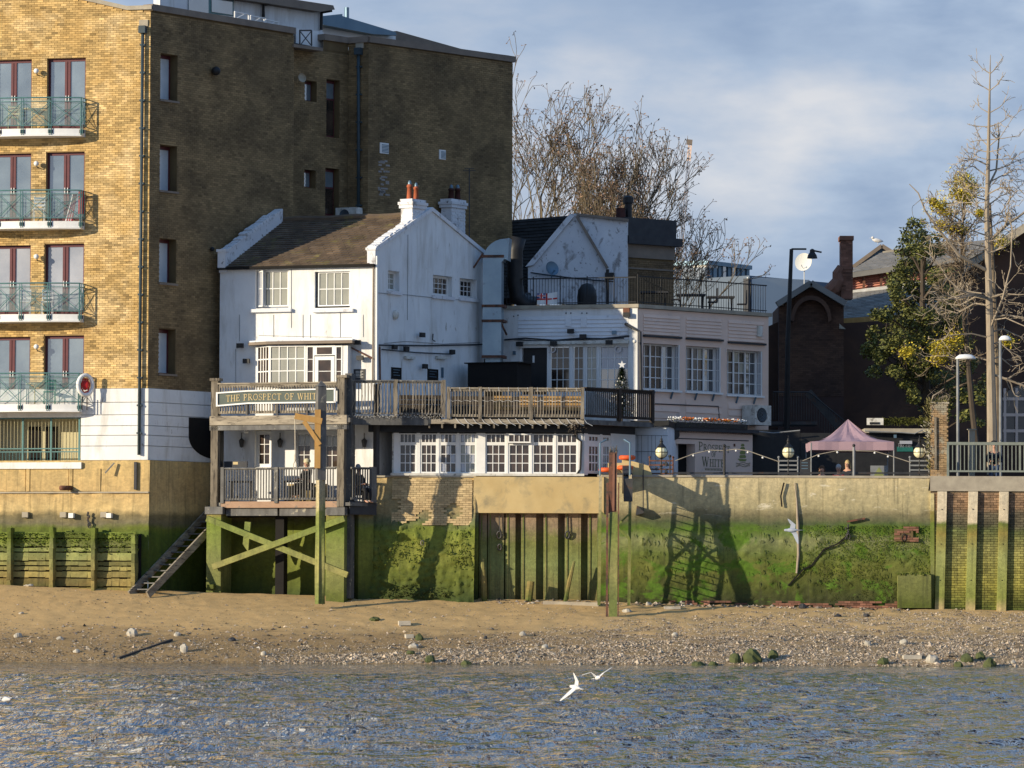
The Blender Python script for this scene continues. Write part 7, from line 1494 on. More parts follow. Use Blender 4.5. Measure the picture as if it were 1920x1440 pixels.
# dark shed range behind the terrace
V = Vector; sh_ = thing('dark_shed', 'low black shed range behind the terrace with small signs', 'shed', at(1600, 880, 8)); zs_t = at(1600, 812, 8).z
b = MB(); b.wb(at(1405, 850, 7.6).x, at(1500, 850, 8).x, 8.0, 14, 5.98, at(1450, 806, 8).z); b.wb(at(1500, 850, 8).x+.01, at(1760, 850, 8).x, 8.0, 14, 5.98, zs_t); b.build('front', M['black'], sh_)
b = MB(); b.wb(at(1620, 850, 8).x, at(1745, 850, 8).x, 7.7, 14, zs_t, zs_t+.16); b.build('roof_edge', M['stone'], sh_); b = MB(); b.tube([at(x, y, 7.6) for x, y in ((1622, 808), (1690, 811), (1715, 813), (1730, 806))], .02, 5); b.build('cable', M['galv'], sh_); b = MB(); b.tube([at(x, y, 7.6) for x, y in ((1410, 808), (1450, 812), (1500, 807))], .025, 5); b.build('cable', M['galv'], sh_)
b = MB(); b.wb(at(1687, 820, 7.9).x, at(1710, 820, 7.9).x, 7.85, 7.98, at(1, 826, 7.9).z, at(1, 820, 7.9).z); o = b.build('lit_sign', M['blind'], sh_); b = MB(); b.wb(at(1682, 820, 7.9).x, at(1712, 820, 7.9).x, 7.95, 7.98, at(1, 840, 7.9).z, at(1, 831, 7.9).z); o2 = b.build('fire_exit_sign', cloth((.02, .14, .12), 'exit_green'), sh_)
GF = Fr((1683, 836, 7.94), (1711, 836, 7.94)); a_, c_ = 0.03, GF.len-.03; GL['F2'] = GL['F']
lettering(GF, 'FIRE EXIT', a_, c_, lambda u: at(1690, 838.5, 7.94).z, .14, .01, M['blind'], o2, th=.004)
b = MB()
for x in (1600, 1676): b.pb(Fr((1500, 800, 7.8), (1700, 800, 7.8)), x, 815 if x > 1650 else 812, x+5, 821 if x > 1650 else 816, 0, .1)
b.build('junction_box', M['lead'], sh_)
b = MB(); p0, p1 = at(1625, 784, 8.5), at(1656, 797, 8.5); b.wb(p0.x, p1.x, 8.4, 8.46, p1.z, p0.z); b.build('pale_board', M['dirtywhite'], sh_); b = MB(); b.wb(p0.x+.1, p1.x-.14, 8.38, 8.399, p1.z+.02, p1.z+.1); b.build('dark_mark', M['black'], sh_)
b = MB()
for k in range(400):
    p = at(rr.uniform(1655, 1742), rr.uniform(784, 797), 8.6); s = rr.uniform(.04, .1); a = rr.uniform(0, 6.28); v = V((math.cos(a), .2, math.sin(a)))*s; b.quad(p-v, p+V((0, .03, -s*.4)), p+v, p+V((0, -.03, s*.4)), rr.random())
b.build('roof_foliage', M['leaf_dark'], sh_, kind='stuff')
# outdoor iron stair on the dark building
ist = thing('iron_stair', 'dark iron stair with a railing climbing in front of the brick building', 'stair', at(1520, 800, 15)); b = MB(); b.bar(at(1515, 735, 15), at(1600, 830, 15), .1, .3); b.build('stringer', M['steel'], ist)
b = MB(); b.tube([at(x, y, 14.8) for x, y in ((1450, 735), (1517, 735), (1560, 770), (1590, 795))], .025, 5); b.build('handrail', M['steel'], ist)
for k in range(30): x = 1450+k*4.8; y = 735+max(0, x-1517)*.82; b = MB(); b.tube([at(x, y, 14.8), at(x, y+52, 14.8)], .012, 4); b.build('baluster', M['steel'], ist)
b = MB(); b.wb(at(1440, 790, 15).x, at(1530, 790, 15).x, 14.2, 16, at(1, 792, 15).z, at(1, 786, 15).z); b.build('landing', M['steel'], ist)
# brick pillar with plants
FPi = Fr((1746, 830, .1), (1777, 830, .05)); pi_ = thing('brick_pillar', 'tall weathered brick pillar topped with weeds between the terrace and the railing', 'pillar', FPi.P(0, 6.2, 0)); u0, u1, z0, z1 = FPi.rect(1744, 756, 1778, 893)
FPl = Fr((1737, 830, .75), (1744.5, 830, .1))
b = MB(); b.box(FPi, u0+.01, u1-.01, z0, z1-.02, -.6, -.02); b.build('core', M['mortar'], pi_)
M['pillar'] = mat('pillar_brick', (.36, .25, .13), (.26, .16, .09), 2, tone=.4, c=(.30, .27, .2), csc=2, cth=.55)
pieces(FPi, bricks(FPi, u0, u1, z0, z1, d=-.02, pj=.03, seed=71), 'brick', M['pillar'], pi_, 250)
b = MB(); b.box(FPi, u0-.03, u1+.03, z1-.02, z1+.04, -.62, .05); b.build('cap', M['stone'], pi_)
b = MB(); b.pb(FPi, 1752, 782, 1756, 880, .02, .08); b.build('batten', M['timber'], pi_)
b = MB(); rr = random.Random(6)
for k in range(10): a, c = FPi.pp(1760+rr.uniform(-3, 3), 785+k*9, .02), FPi.pp(1777, 790+k*9+rr.uniform(-6, 6), .02); b.tube([a, c], .006, 3)
b.build('ivy_stem', M['twig'], pi_)
pw_ = thing('pillar_weeds', 'dry weeds and white blossom growing over the left edge of the brick pillar', 'weeds', FPi.P(0, z1, 0)); b, b2 = MB(), MB()
for k in range(900):
    y = rr.uniform(752, 880); x = 1744-abs(rr.gauss(0, 5))*(1.6 if y < 800 else 1)+rr.uniform(0, 3) if k % 3 else rr.uniform(1738, 1778); y = y if k % 3 else 757-abs(rr.gauss(0, 5)); p = at(x, y, rr.uniform(.0, .4)); s = rr.uniform(.02, .07); a = rr.uniform(0, 6.28); v = V((math.cos(a), .1, math.sin(a)))*s
    (b2 if (790 < y < 860 and k % 2) else b).quad(p-v, p+V((0, .02, -s*.25)), p+v, p+V((0, -.02, s*.25)), rr.random())
b.build('dry_leaves', mat('dry_weed', (.30, .27, .12), (.16, .16, .06), 6, tone=.5), pw_, kind='stuff'); b2.build('white_blossom', M['dirtywhite'], pw_, kind='stuff'); b = MB()
for k in range(16): p = at(rr.uniform(1740, 1776), 757, .2); b.tube([p, p+V((rr.uniform(-.15, .3), 0, rr.uniform(.15, .3))), p+V((rr.uniform(-.3, .5), 0, rr.uniform(.2, .55)))], [.008, .006, .003], 4)
b.tube([at(1745, 760, .1), at(1750, 742, .1), at(1762, 735, .1), at(1770, 728, .1)], [.03, .025, .02, .01], 5); b.build('stem', M['bark'], pw_)
# right railing
FRr = Fr((1775, 860, .05), (2100, 860, -.05)); rlg = thing('quay_railing', 'green grey metal railing on the right quay', 'railing', FRr.P(0, tops, 0)); z0 = FRr.uz(1850, 888)[1]; z1 = FRr.uz(1850, 829)[1]
M['railpaint'] = mat('rail_paint', (.24, .26, .22), (.17, .19, .16), 5, rough=.5)
b = MB(); b.box(FRr, 0, FRr.len, z1-.1, z1, -.04, .04); b.box(FRr, 0, FRr.len, z0+.05, z0+.11, -.03, .03); b.box(FRr, .0, .08, z0-.1, z1-.1, -.04, .04); b.build('rail_frame', M['railpaint'], rlg); u = .2; k = 0
while u < FRr.len: h = z1-z0-.2; piece(('r', k % 9 == 8), 'bar', M['railpaint'], rlg, FRr.P(u, z0+.11, 0), lambda b: b.wb(-.014-(.02 if k % 9 == 8 else 0), .014+(.02 if k % 9 == 8 else 0), -.015, .015, 0, h)); u += .135; k += 1
b = MB(); p = at(1822, 806, 1.6); b.wb(p.x-.1, p.x+.1, 1.5, 1.7, 5.98, p.z); b.wb(p.x-.15, p.x+.15, 1.45, 1.75, p.z, p.z+.03); b.build('grey_bollard', M['stone'], label='square pale post behind the quay railing', cat='bollard')
# street lamps
def lamp_post(px, yt, Y, w0, lb, lean=0):
    o = at(px, 888, Y); o.z = 5.98; t = thing('street_lamp', lb, 'street lamp', o, 'flat headed lamps on the quay'); zt_ = at(px, yt+6, Y).z; b = MB(); b.tube([o, V((o.x, o.y, zt_))], .05, 8); b.build('pole', M['galv'], t)
    b = MB(); hw_ = w0/110; c = V((o.x+hw_*.75, o.y, zt_)); b.lathe(c, [(0, .17), (hw_*.6, .15), (hw_*.95, .06), (hw_, 0), (0, -.01)], 14); b.v = [V((q.x, o.y+(q.y-o.y)*.45, q.z)) for q in b.v]; b.sm = True; b.build('lamp_head', M['whitepaint'], t)
lamp_post(1796, 667, 3.5, 40, 'shorter flat headed lamp left of the tall bare tree'); lamp_post(1876, 632, 2.5, 24, 'taller flat headed lamp right of the tall bare tree')
o = at(1474, 885, 14); o.z = 5.98; t = thing('street_lamp', 'tall black lamp standard with an arm and lantern before the brick gable', 'street lamp', o); b = MB(); tp = at(1484, 467, 14); b.tube([o, at(1477, 640, 14), tp], [.12, .09, .07], 8); b.tube([tp, at(1512, 467, 14)], .035, 6); b.build('pole', M['black'], t)
b = MB(); c = at(1523, 472, 14); b.lathe(c+V((0, 0, -.25)), [(.2, 0), (.17, .12), (.1, .22), (.09, .32), (.03, .36)], 10); b.bar(c+V((0, 0, .05)), c+V((.35, 0, -.02)), .06); b.build('lantern', M['black'], t)
# ================================================================== brick pumping station behind
def wallpoly(pts, Y, th, name, m, par, bricks_=None, **k):
    b = MB(); b.prism([at(x, y, Y) for x, y in pts][::-1], V((0, th, 0))); return b.build(name, m, par, **k)
ps = thing('brick_pumping_station', 'dark red brick pumping station with a pointed gable, red louvres and grey roofs', 'building', at(1600, 890, 24))
FPS = Fr((1455, 600, 22), (1592, 600, 22)); 
wallpoly([(1460, 900), (1460, 572), (1520, 535), (1582, 570), (1582, 900)], 22, .4, 'gable_wall', M['station_mortar'], ps)
u0, u1 = FPS.uz(1460, 700)[0], FPS.uz(1582, 700)[0]; um = FPS.uz(1520, 700)[0]; ze1_, zt1_ = FPS.uz(1500, 572)[1], FPS.uz(1520, 537)[1]
Lb = bricks(FPS, u0, u1, 10, lambda u: float(np.interp(u, [u0, um, u1], [ze1_, zt1_, ze1_])), d=0, pj=.018, seed=91); pieces(FPS, Lb, 'brick', M['station'], ps, 100)
wallpoly([(1440, 900), (1440, 612), (1468, 600), (1468, 900)], 23, .4, 'side_wall', M['station'], ps); wallpoly([(1575, 900), (1575, 606), (1800, 596), (2300, 600), (2300, 900)], 25, .5, 'long_wall', M['station'], ps)
b = MB(); b.wb(at(1461, 700, 22.5).x, at(1581, 700, 22.5).x, 22.41, 27, 6, at(1500, 573, 22.5).z); b.build('gable_body', M['station'], ps)
b = MB(); 
for a, c in (((1520, 531), (1457, 571)), ((1520, 531), (1585, 570))): b.bar(at(*a, 21.8), at(*c, 21.8), .6, .22)
b.build('verge', M['greyroof'], ps); b = MB(); b.prism([at(1457, 571, 21.9), at(1520, 533, 21.9), at(1520, 533, 24), at(1457, 571, 24)], V((0, 0, .1))); b.prism([at(1520, 533, 21.9), at(1585, 570, 21.9), at(1585, 570, 24), at(1520, 533, 24)], V((0, 0, .1))); b.build('gable_roof', M['darkroof'], ps)
b = MB(); b.prism([at(x, y, 21.6) for x, y in ((1520, 532), (1511, 539), (1529, 539))], V((0, .2, 0))); b.prism([at(x, y, 21.6) for x, y in ((1462, 566), (1459, 572), (1470, 572))], V((0, .2, 0))); b.prism([at(x, y, 21.6) for x, y in ((1574, 607), (1574, 616), (1586, 617))], V((0, .2, 0))); b.build('stone_kneeler', M['stone'], ps)
b = MB(); n = 16; oc = [at(1482+3, 625, 21.55)] ; pts_o = [at(1521+38*math.cos(math.pi*k/n), 600-46*math.sin(math.pi*k/n)**.9*(1 if True else 0), 21.6) for k in range(n+1)]; pts_i = [at(1521+32*math.cos(math.pi*k/n), 604-42*math.sin(math.pi*k/n)**.9, 21.6) for k in range(n+1)]
for k in range(n): b.hexa([pts_i[k]+V((0, .3, 0)), pts_i[k+1]+V((0, .3, 0)), pts_o[k+1]+V((0, .3, 0)), pts_o[k]+V((0, .3, 0)), pts_i[k], pts_i[k+1], pts_o[k+1], pts_o[k]])
b.build('brick_arch', M['station'], ps)
# stepped roofs to the right
def roofq(pl, name, m, th=.2, rows=0): 
    b = MB(); P4 = [at(*p) for p in pl]; b.prism(P4, V((0, 0, -th))); o = b.build(name, m, ps)
    if rows: tiles(P4[0], P4[1], P4[2], P4[3], rows, .35, 'slates', m, ps, 0, lift=.015)
roofq([(1580, 600, 25.5), (1830, 580, 25.5), (1830, 520, 31), (1583, 547, 31)], 'lower_roof', M['greyroof'], rows=20)
b = MB(); b.bar(at(1580, 602, 25.2), at(1720, 592, 25.2), .12, .2); b.build('painted_lit_eaves', M['new_timber'], ps)  # orange bar paints in a sunlit line of brick
A, B, C, D = at(1586, 548, 31), at(1846, 512, 31), at(1846, 474, 31), at(1588, 512, 31); b = MB(); b.prism([p+V((0, .05, 0)) for p in (A, B, C, D)], V((0, .3, 0))); lv = b.build('louvre_wall', M['redbrick'], ps)
for k in range(8):
    b = MB(); s, t = k/8, (k+.86)/8; b.hexa([A.lerp(D, s)+V((0, .04, 0)), B.lerp(C, s)+V((0, .04, 0)), B.lerp(C, t)+V((0, .04, 0)), A.lerp(D, t)+V((0, .04, 0)), A.lerp(D, s)-V((0, .07, 0)), B.lerp(C, s)-V((0, .07, 0)), B.lerp(C, t), A.lerp(D, t)], rnd.random()); b.build('louvre', M['louvre'], lv)
for k in range(9): s = k/8; b = MB(); b.bar(A.lerp(B, s)-V((0, .2, 0)), D.lerp(C, s)-V((0, .2, 0)), .1); b.build('louvre_post', M['rust'], lv)
b = MB(); b.bar(at(1583, 550, 30.6), at(1846, 516, 30.6), .25, .16); b.build('gutter', M['dirtywhite'], ps)
roofq([(1586, 513, 30.5), (1846, 475, 30.5), (1846, 450, 37), (1652, 474, 37)], 'upper_roof', M['greyroof'], rows=12)
wallpoly([(1600, 512), (1605, 500), (1653, 462), (1672, 474), (1672, 512)], 38, .4, 'rear_gable', M['lead'], ps); b = MB(); b.bar(at(1600, 500, 37.8), at(1653, 461, 37.8), .3, .16); b.bar(at(1653, 461, 37.8), at(1674, 474, 37.8), .3, .16); b.build('verge', M['brownstone'], ps)
b = MB(); b.bar(at(1656, 475, 36.8), at(1800, 452, 36.8), .3, .16); b.build('ridge', M['stone'], ps)
FCh = Fr((1576, 480, 27), (1600, 480, 27)); b = MB(); b.pb(FCh, 1577, 445, 1599, 560, -.9, 0); b.pb(FCh, 1575, 442, 1601, 450, -.95, .08); b.pb(FCh, 1576, 500, 1600, 505, -.93, .04); st_ = b.build('chimney_stack', M['redbrick'], ps)
u0, u1, z0, z1 = FCh.rect(1577, 450, 1599, 545); pieces(FCh, bricks(FCh, u0, u1, z0, z1, d=0, pj=.015, seed=3), 'brick', M['redbrick'], st_, 0)
b = MB(); b.tube([at(x, y, 27) for x, y in ((1577, 500), (1570, 512), (1572, 525), (1563, 540), (1552, 548))], [.15, .2, .25, .3, .25], 8); b.prism([at(x, y, 27.1) for x, y in ((1578, 508), (1575, 530), (1553, 552), (1580, 556))], V((0, .3, 0))); b.build('curved_parapet', M['redbrick'], ps)
# big right gable and arched window
wallpoly([(1760, 900), (1760, 540), (1846, 470), (1935, 420), (2200, 560), (2200, 900)], 24, .5, 'right_gable_wall', M['station'], ps); b = MB(); b.bar(at(1800, 508, 23.7), at(1940, 414, 23.7), .7, .3); b.build('stone_verge', M['stone'], ps)
wd_ = None; b = MB(); n = 12; b.prism([at(1878, 830, 23.9)]+[at(1920+42*math.cos(math.pi-math.pi*k/n), 760-38*math.sin(math.pi*k/n), 23.9) for k in range(n+1)]+[at(1962, 830, 23.9)], V((0, .05, 0))); wd_ = b.build('arched_window', M['glass_dark'], ps)
b = MB()
for x in (1884, 1906, 1930): b.bar(at(x, 728, 23.8), at(x, 830, 23.8), .14, .1)
for y in (748, 778, 808): b.bar(at(1880, y, 23.8), at(1950, y, 23.8), .12, .12)
b.build('glazing_bar', M['pinkwall'], wd_)
# ---------------- far buildings and crane
fb = thing('glass_tower_block', 'pale blue glass building just above the roof terrace railing', 'building', at(1360, 560, 170)); FG2 = Fr((1322, 520, 170), (1405, 520, 175)); u0, u1, z0, z1 = FG2.rect(1322, 501, 1404, 560); n = 14
for k in range(n): b = MB(); a = u0+(u1-u0)*k/n; b.box(FG2, a, a+(u1-u0)/n-.05, z0, z1, -2, .1*(k % 3)); b.build('facade_panel', [M['glass_blue'], M['lead'], mat('blue_panel', (.12, .32, .45), None, 2)][k % 3 if k < 3 else rnd.choice((0, 1, 0))] if k != 2 else M['lead'], fb)
b = MB(); b.box(FG2, u0-.1, u1, z1, z1+.3, -4, .3); b.build('roof', M['lead'], fb); b = MB(); b.pb(FG2, 1326, 496, 1346, 502, -1, .2); b.build('roof_plant', M['dirtywhite'], fb)
M['farpale'] = mat('pale_cladding', (.62, .62, .58), (.55, .55, .52), .3)
fb = thing('slate_grey_building', 'flat roofed slate grey building behind the terrace and lamp standard', 'building', at(1450, 600, 90)); FSg = Fr((1402, 560, 90), (1572, 560, 96)); b = MB(); b.pb(FSg, 1405, 524, 1570, 700, -6, 0); b.build('clad_wall', mat('slate_cladding', (.13, .165, .21), (.11, .14, .18), .5), fb); b = MB(); b.pb(FSg, 1440, 538, 1460, 560, 0, .1); b.build('window_frame', M['blind'], fb); b = MB(); b.pb(FSg, 1442, 540, 1458, 558, .1, .12); b.build('window', M['glass_dark'], fb)
FSh = Fr((1322, 560, 94), (1405, 560, 90)); b = MB(); b.pb(FSh, 1322, 524, 1402, 700, -4, 0); lw = b.build('pale_wall', M['farpale'], fb); b = MB()  # sunlit face of the slate building put in as a pale colour
for k in range(5): b.pb(FSh, 1336+k*14, 526, 1337+k*14, 640, 0, .08)
b.build('joint', M['lead'], lw); b = MB(); b.pb(FSg, 1403, 522, 1408, 640, -.2, .15); b.build('corner_strip', M['darkgrey'], fb)
M['farwall'] = mat('far_housing', (.42, .38, .34), (.34, .31, .28), .2)
b = MB(); b.wb(at(1230, 600, 130).x, at(1340, 600, 130).x, 128, 134, 6, at(1300, 560, 130).z); b.build('distant_terrace', M['farwall'], label='low distant housing glimpsed through the terrace railing', cat='building')
cr_ = thing('tower_crane', 'thin red and white crane jib beyond the bare trees', 'crane', at(1284, 500, 300)); pr_ = None
for k, (y0, y1, m_) in enumerate(((266, 302, 'pinkwall'), (302, 340, 'blind'), (340, 376, 'blind'), (376, 560, 'blind'))):
    b = MB(); xx = lambda y: 1295-(y-266)*.085
    for s in (-3.5, 2): b.tube([at(xx(y0)+s, y0, 300), at(xx(y1)+s, y1, 300)], .07, 4)
    y = y0
    while y < y1-4: b.tube([at(xx(y)-3.5, y, 300), at(xx(y+6)+2, y+6, 300)], .05, 3); b.tube([at(xx(y)+2, y, 300), at(xx(y+6)-3.5, y+6, 300)], .05, 3); y += 6
    b.build('lattice_section', M[m_], cr_)
b = MB(); b.bar(at(1288, 266, 300), at(1298, 267, 300), .5); b.build('jib_head', M['brownstone'], cr_)
dish(at(1508, 492, 60), .44, (-.45, -.85, .15), M['farpale'], 'large pale satellite dish on a mast above the grey roof', 2.2)
# tv aerial
b = MB(); FA_ = at(880, 520, 7.5); b.tube([FA_, at(880, 316, 7.5)], .022, 5)
for y, w_ in ((320, 12), (316, 9)): b.tube([at(880-w_, y, 7.5), at(880+w_, y, 7.5)], .015, 4)
for k in range(5): b.tube([at(872+k*4, 320, 7.3), at(872+k*4, 320, 7.8)], .01, 4)
b.build('tv_aerial', M['steel'], label='thin rusty television aerial above the second chimney', cat='aerial')
# ================================================================== trees
def grow(b, p, d, r, L, lev, rr, ends, trop=.12, spread=.55, kids=(2, 3), shr=.74, rs=.62, wig=.16, n=4, minr=.012, seg=3):
    pts = [p]; rad = [r]; dd = d.copy()
    for k in range(seg):
        dd = (dd + V((rr.gauss(0, wig), rr.gauss(0, wig), rr.gauss(0, wig)+trop))).normalized(); pts.append(pts[-1]+dd*L/seg); rad.append(max(minr, r*(1-(1-rs)*(k+1)/seg)))
    b.tube(pts, rad, n if r > .05 else 3, tone=rr.random(), cap=False)
    if lev == 0: ends.append((pts[-1], dd)); return
    for i in range(rr.randint(*kids)):
        t = 1 if i == 0 else rr.uniform(.45, 1); q = pts[0].lerp(pts[-1], t) if t < 1 else pts[-1]
        if t < 1: k = min(seg-1, int(t*seg)); q = pts[k].lerp(pts[k+1], t*seg-k)
        s = V((rr.gauss(0, 1), rr.gauss(0, 1), rr.gauss(0, .6))).normalized()*spread*(.5 if i == 0 else 1)*rr.uniform(.7, 1.25)
        grow(b, q, (dd+s).normalized(), max(minr, rad[-1]*(1 if i == 0 else .78)), L*shr*rr.uniform(.8, 1.15), lev-1, rr, ends, trop, spread, kids, shr, rs, wig, n, minr, seg)
def bare_tree(px, Y, base_h, lean, h, lev, seed, lb, r0=.3, spread=.6, seeds=2, trop=.1):
    o = at(px, 880, Y); o.z = 5.9; rr = random.Random(seed); t = thing('bare_tree', lb, 'tree', o, 'leafless plane trees behind the pub'); b = MB(); q = o+V((lean*.3, 0, base_h)); b.tube([o, o.lerp(q, .5)+V((.1, 0, 0)), q], [r0*1.2, r0*1.02, r0], 8, cap=False); b.build('trunk', M['bark'], t)
    b = MB(); ends = []
    for k in range(5):
        a = 2*math.pi*k/5+rr.random(); d = V((math.cos(a)*.42+lean*.1, math.sin(a)*.42, 1)).normalized(); grow(b, q+V((0, 0, -rr.random()*1.5)), d, r0*.5, h*.26, lev, rr, ends, trop, spread, (2, 3), .76, .6, .12, 4, .012)
    b.build('limbs', M['limb'], t); b = MB()
    for p, d in ends:
        for _ in range(seeds):
            q2 = p+V((rr.gauss(0, .12), rr.gauss(0, .12), rr.gauss(0, .12))); s = rr.uniform(.035, .075); v = V((rr.gauss(0, 1), rr.gauss(0, 1), rr.gauss(0, 1))).normalized()*s; u_ = v.orthogonal().normalized()*s*.6; b.quad(q2-v, q2-u_, q2+v, q2+u_, rr.random()); b.tube([p, q2], .008, 3, cap=False)
    b.build('seed_heads', M['seed'], t, kind='stuff'); return len(ends)
M['limb'] = mat('bare_limb', (.15, .12, .075), (.075, .06, .042), 2, tone=.4)
M['twig_pale'] = mat('pale_twig', (.22, .17, .11), (.12, .09, .065), 2, tone=.4)  # lighter brown for the second trunk and thin branches
for a in ((1005, 36, 7, .1, 13.6, 6, 11, 'leafless tree close to the edge of the tall brick block'), (1105, 38, 6, .3, 12.8, 6, 12, 'leafless tree in the middle of the group behind the pub roof'), (1195, 36, 4.2, 1.2, 11.6, 6, 14, 'leafless tree leaning right above the soot brown brick block')):
    print('ends', bare_tree(*a))
# tall bare tree on the right with pale trunk
def leafcloud(b, p, r, n, s0, rr, flat=.7):
    for _ in range(n):
        d = V((rr.gauss(0, 1), rr.gauss(0, 1), rr.gauss(0, 1))).normalized()*(rr.random()**.45)*r; q = p+V((d.x, d.y, d.z*flat)); s = s0*rr.uniform(.6, 1.4); v = V((rr.gauss(0, 1), rr.gauss(0, 1), rr.gauss(0, 1))).normalized()*s; u_ = v.orthogonal().normalized()*s*.6; b.quad(q-v, q-u_, q+v, q+u_, rr.random())
rr = random.Random(21); Yt = 6.0; tt = thing('tall_bare_tree', 'tall thin leafless tree with a pale straight trunk on the right quay', 'tree', V((at(1860, 880, Yt).x, Yt, 5.9)))
path = [(1861, 890), (1860, 800), (1857, 650), (1853, 500), (1850, 400), (1853, 300), (1855, 200), (1857, 103)]; b = MB(); b.tube([at(x, y, Yt) for x, y in path], [.20, .18, .14, .115, .09, .07, .045, .012], 8); b.build('trunk', M['bark'], tt)
b = MB(); b.tube([at(x, y, Yt+.6) for x, y in ((1872, 890), (1870, 700), (1862, 520), (1856, 380))], [.12, .11, .08, .04], 7); b.build('second_trunk', M['twig_pale'], tt)
b = MB(); ends = []
def limb(pts, r0, r1, Y=Yt, twigs=6, lev=2, L=.5, trop=.05, wig=.3):
    P3 = [at(x, y, Y+dy) for x, y, dy in pts]; n_ = len(P3); b.tube(P3, [r0+(r1-r0)*k/(n_-1) for k in range(n_)], 5, tone=rr.random(), cap=False)
    for _ in range(twigs):
        t = rr.uniform(.25, 1)*(n_-1); k = min(n_-2, int(t)); p = P3[k].lerp(P3[k+1], t-k); d = (P3[k+1]-P3[k]).normalized(); grow(b, p, (d+V((rr.gauss(0, .6), rr.gauss(0, .6), rr.gauss(0, .6)))).normalized(), max(.014, r1), L*rr.uniform(.6, 1.3), lev, rr, ends, trop, .6, (1, 3), .75, .6, wig, 4, .01)
tx = lambda y: float(np.interp(y, [p[1] for p in path[::-1]], [p[0] for p in path[::-1]]))
for y, lx, ly, rx, ry in ((138, -30, -28, 12, -14), (170, -34, -30, 30, -34), (212, -30, -24, 40, -32), (238, -38, -4, 42, -22), (275, -28, -42, 46, -55), (262, -36, 4, 56, -8), (285, -40, -10, 28, -8), (300, -34, -14, 50, -4)):
    limb([(tx(y), y, 0), (tx(y)+lx*.5, y+ly*.35, .2), (tx(y)+lx, y+ly, .3)], .022, .008, twigs=3, lev=1, L=.3); limb([(tx(y), y, 0), (tx(y)+rx*.5, y+ry*.35, -.2), (tx(y)+rx, y+ry, -.3)], .022, .008, twigs=3, lev=1, L=.3)
limb([(1853, 350, 0), (1868, 320, .2), (1873, 260, .3), (1871, 230, .3)], .045, .02, twigs=7, lev=2, L=.35)
for k in range(16): y = 310+k*11; s = 1 if k % 2 else -1; limb([(tx(y), y, 0), (tx(y)+s*26, y-12+rr.uniform(-8, 8), rr.uniform(-.6, .6)), (tx(y)+s*rr.uniform(38, 62), y-22+rr.uniform(-16, 16), rr.uniform(-1, 1))], .03, .01, twigs=7, lev=2, L=.35)
limb([(1852, 508, 0), (1800, 480, -.5), (1760, 430, -.8), (1735, 395, -1), (1722, 362, -1), (1705, 345, -1)], .07, .015, twigs=7, lev=2, L=.4)
limb([(1853, 560, 0), (1800, 545, -.5), (1775, 520, -.5), (1765, 500, -.5)], .05, .015, twigs=8, lev=2, L=.5)
limb([(1856, 450, 0), (1890, 420, .2), (1925, 395, .4), (1960, 360, .5)], .06, .03, twigs=12, lev=3, L=.6); limb([(1855, 620, 0), (1880, 560, -.5), (1895, 500, -.6), (1898, 430, -.6)], .05, .02, twigs=8, lev=2, L=.5)
for k in range(15):
    y = rr.uniform(530, 700); s = rr.choice((-1, -1, 1)); ln = rr.uniform(50, 125); dr_y = rr.uniform(-10, 45); Yo = rr.uniform(-1.5, 1.5)
    limb([(tx(y), y, 0), (tx(y)+s*ln*.3, y+dr_y*.1-8, Yo*.4), (tx(y)+s*ln*.65, y+dr_y*.5-4, Yo*.8), (tx(y)+s*ln, y+dr_y*.4-rr.uniform(-12, 16), Yo)], .035, .011, twigs=5, lev=2, L=.45, trop=.06, wig=.4)
limb([(1856, 700, 0), (1890, 712, 0), (1925, 725, 0)], .05, .03, twigs=8, lev=2, L=.5)
b.build('branches', M['bark'], tt); print('tall ends', len(ends))
# yellow leaved tree beside it
Yy = 9.0; yt_ = thing('yellow_leaf_tree', 'slender tree with the last clumps of yellow leaves', 'tree', V((at(1805, 880, Yy).x, Yy, 5.9))); b = MB(); b.tube([at(x, y, Yy) for x, y in ((1835, 880), (1822, 760), (1808, 600), (1803, 480), (1806, 400), (1808, 330))], [.12, .11, .09, .06, .04, .012], 7); b.build('trunk', M['twig'], yt_)
b = MB(); ends = []; bl = MB()
CL = [(1806, 338, 20), (1822, 352, 14), (1796, 363, 17), (1812, 372, 18), (1763, 388, 18), (1750, 378, 9), (1775, 398, 12), (1766, 424, 14), (1790, 428, 16), (1805, 432, 12), (1838, 400, 12), (1877, 452, 16), (1768, 653, 24), (1790, 635, 18), (1760, 672, 16), (1700, 660, 14), (1890, 640, 12)]
for x, y, r in CL:
    limb([(1808, min(700, y+40), 0), ((x+1808)/2, y+22, rr.uniform(-.5, .5)), (x, y, rr.uniform(-.6, .6))], .03, .01, Y=Yy, twigs=7, lev=2, L=.35)
    leafcloud(bl, at(x, y, Yy), r/46, int(r*24), .042, rr)
    leafcloud(bl, at(x, y, Yy), r/22, int(r*7), .036, rr)
for k in range(30): y = rr.uniform(340, 600); x = rr.uniform(1765, 1845); limb([(1806, y+30, 0), ((x+1806)/2, y+10, rr.uniform(-.8, .8)), (x, y, rr.uniform(-1, 1))], .03, .01, Y=Yy, twigs=6, lev=2, L=.4)
b.build('branches', M['twig_pale'], yt_); bl.build('leaves', M['leaf_yellow'], yt_, kind='stuff')
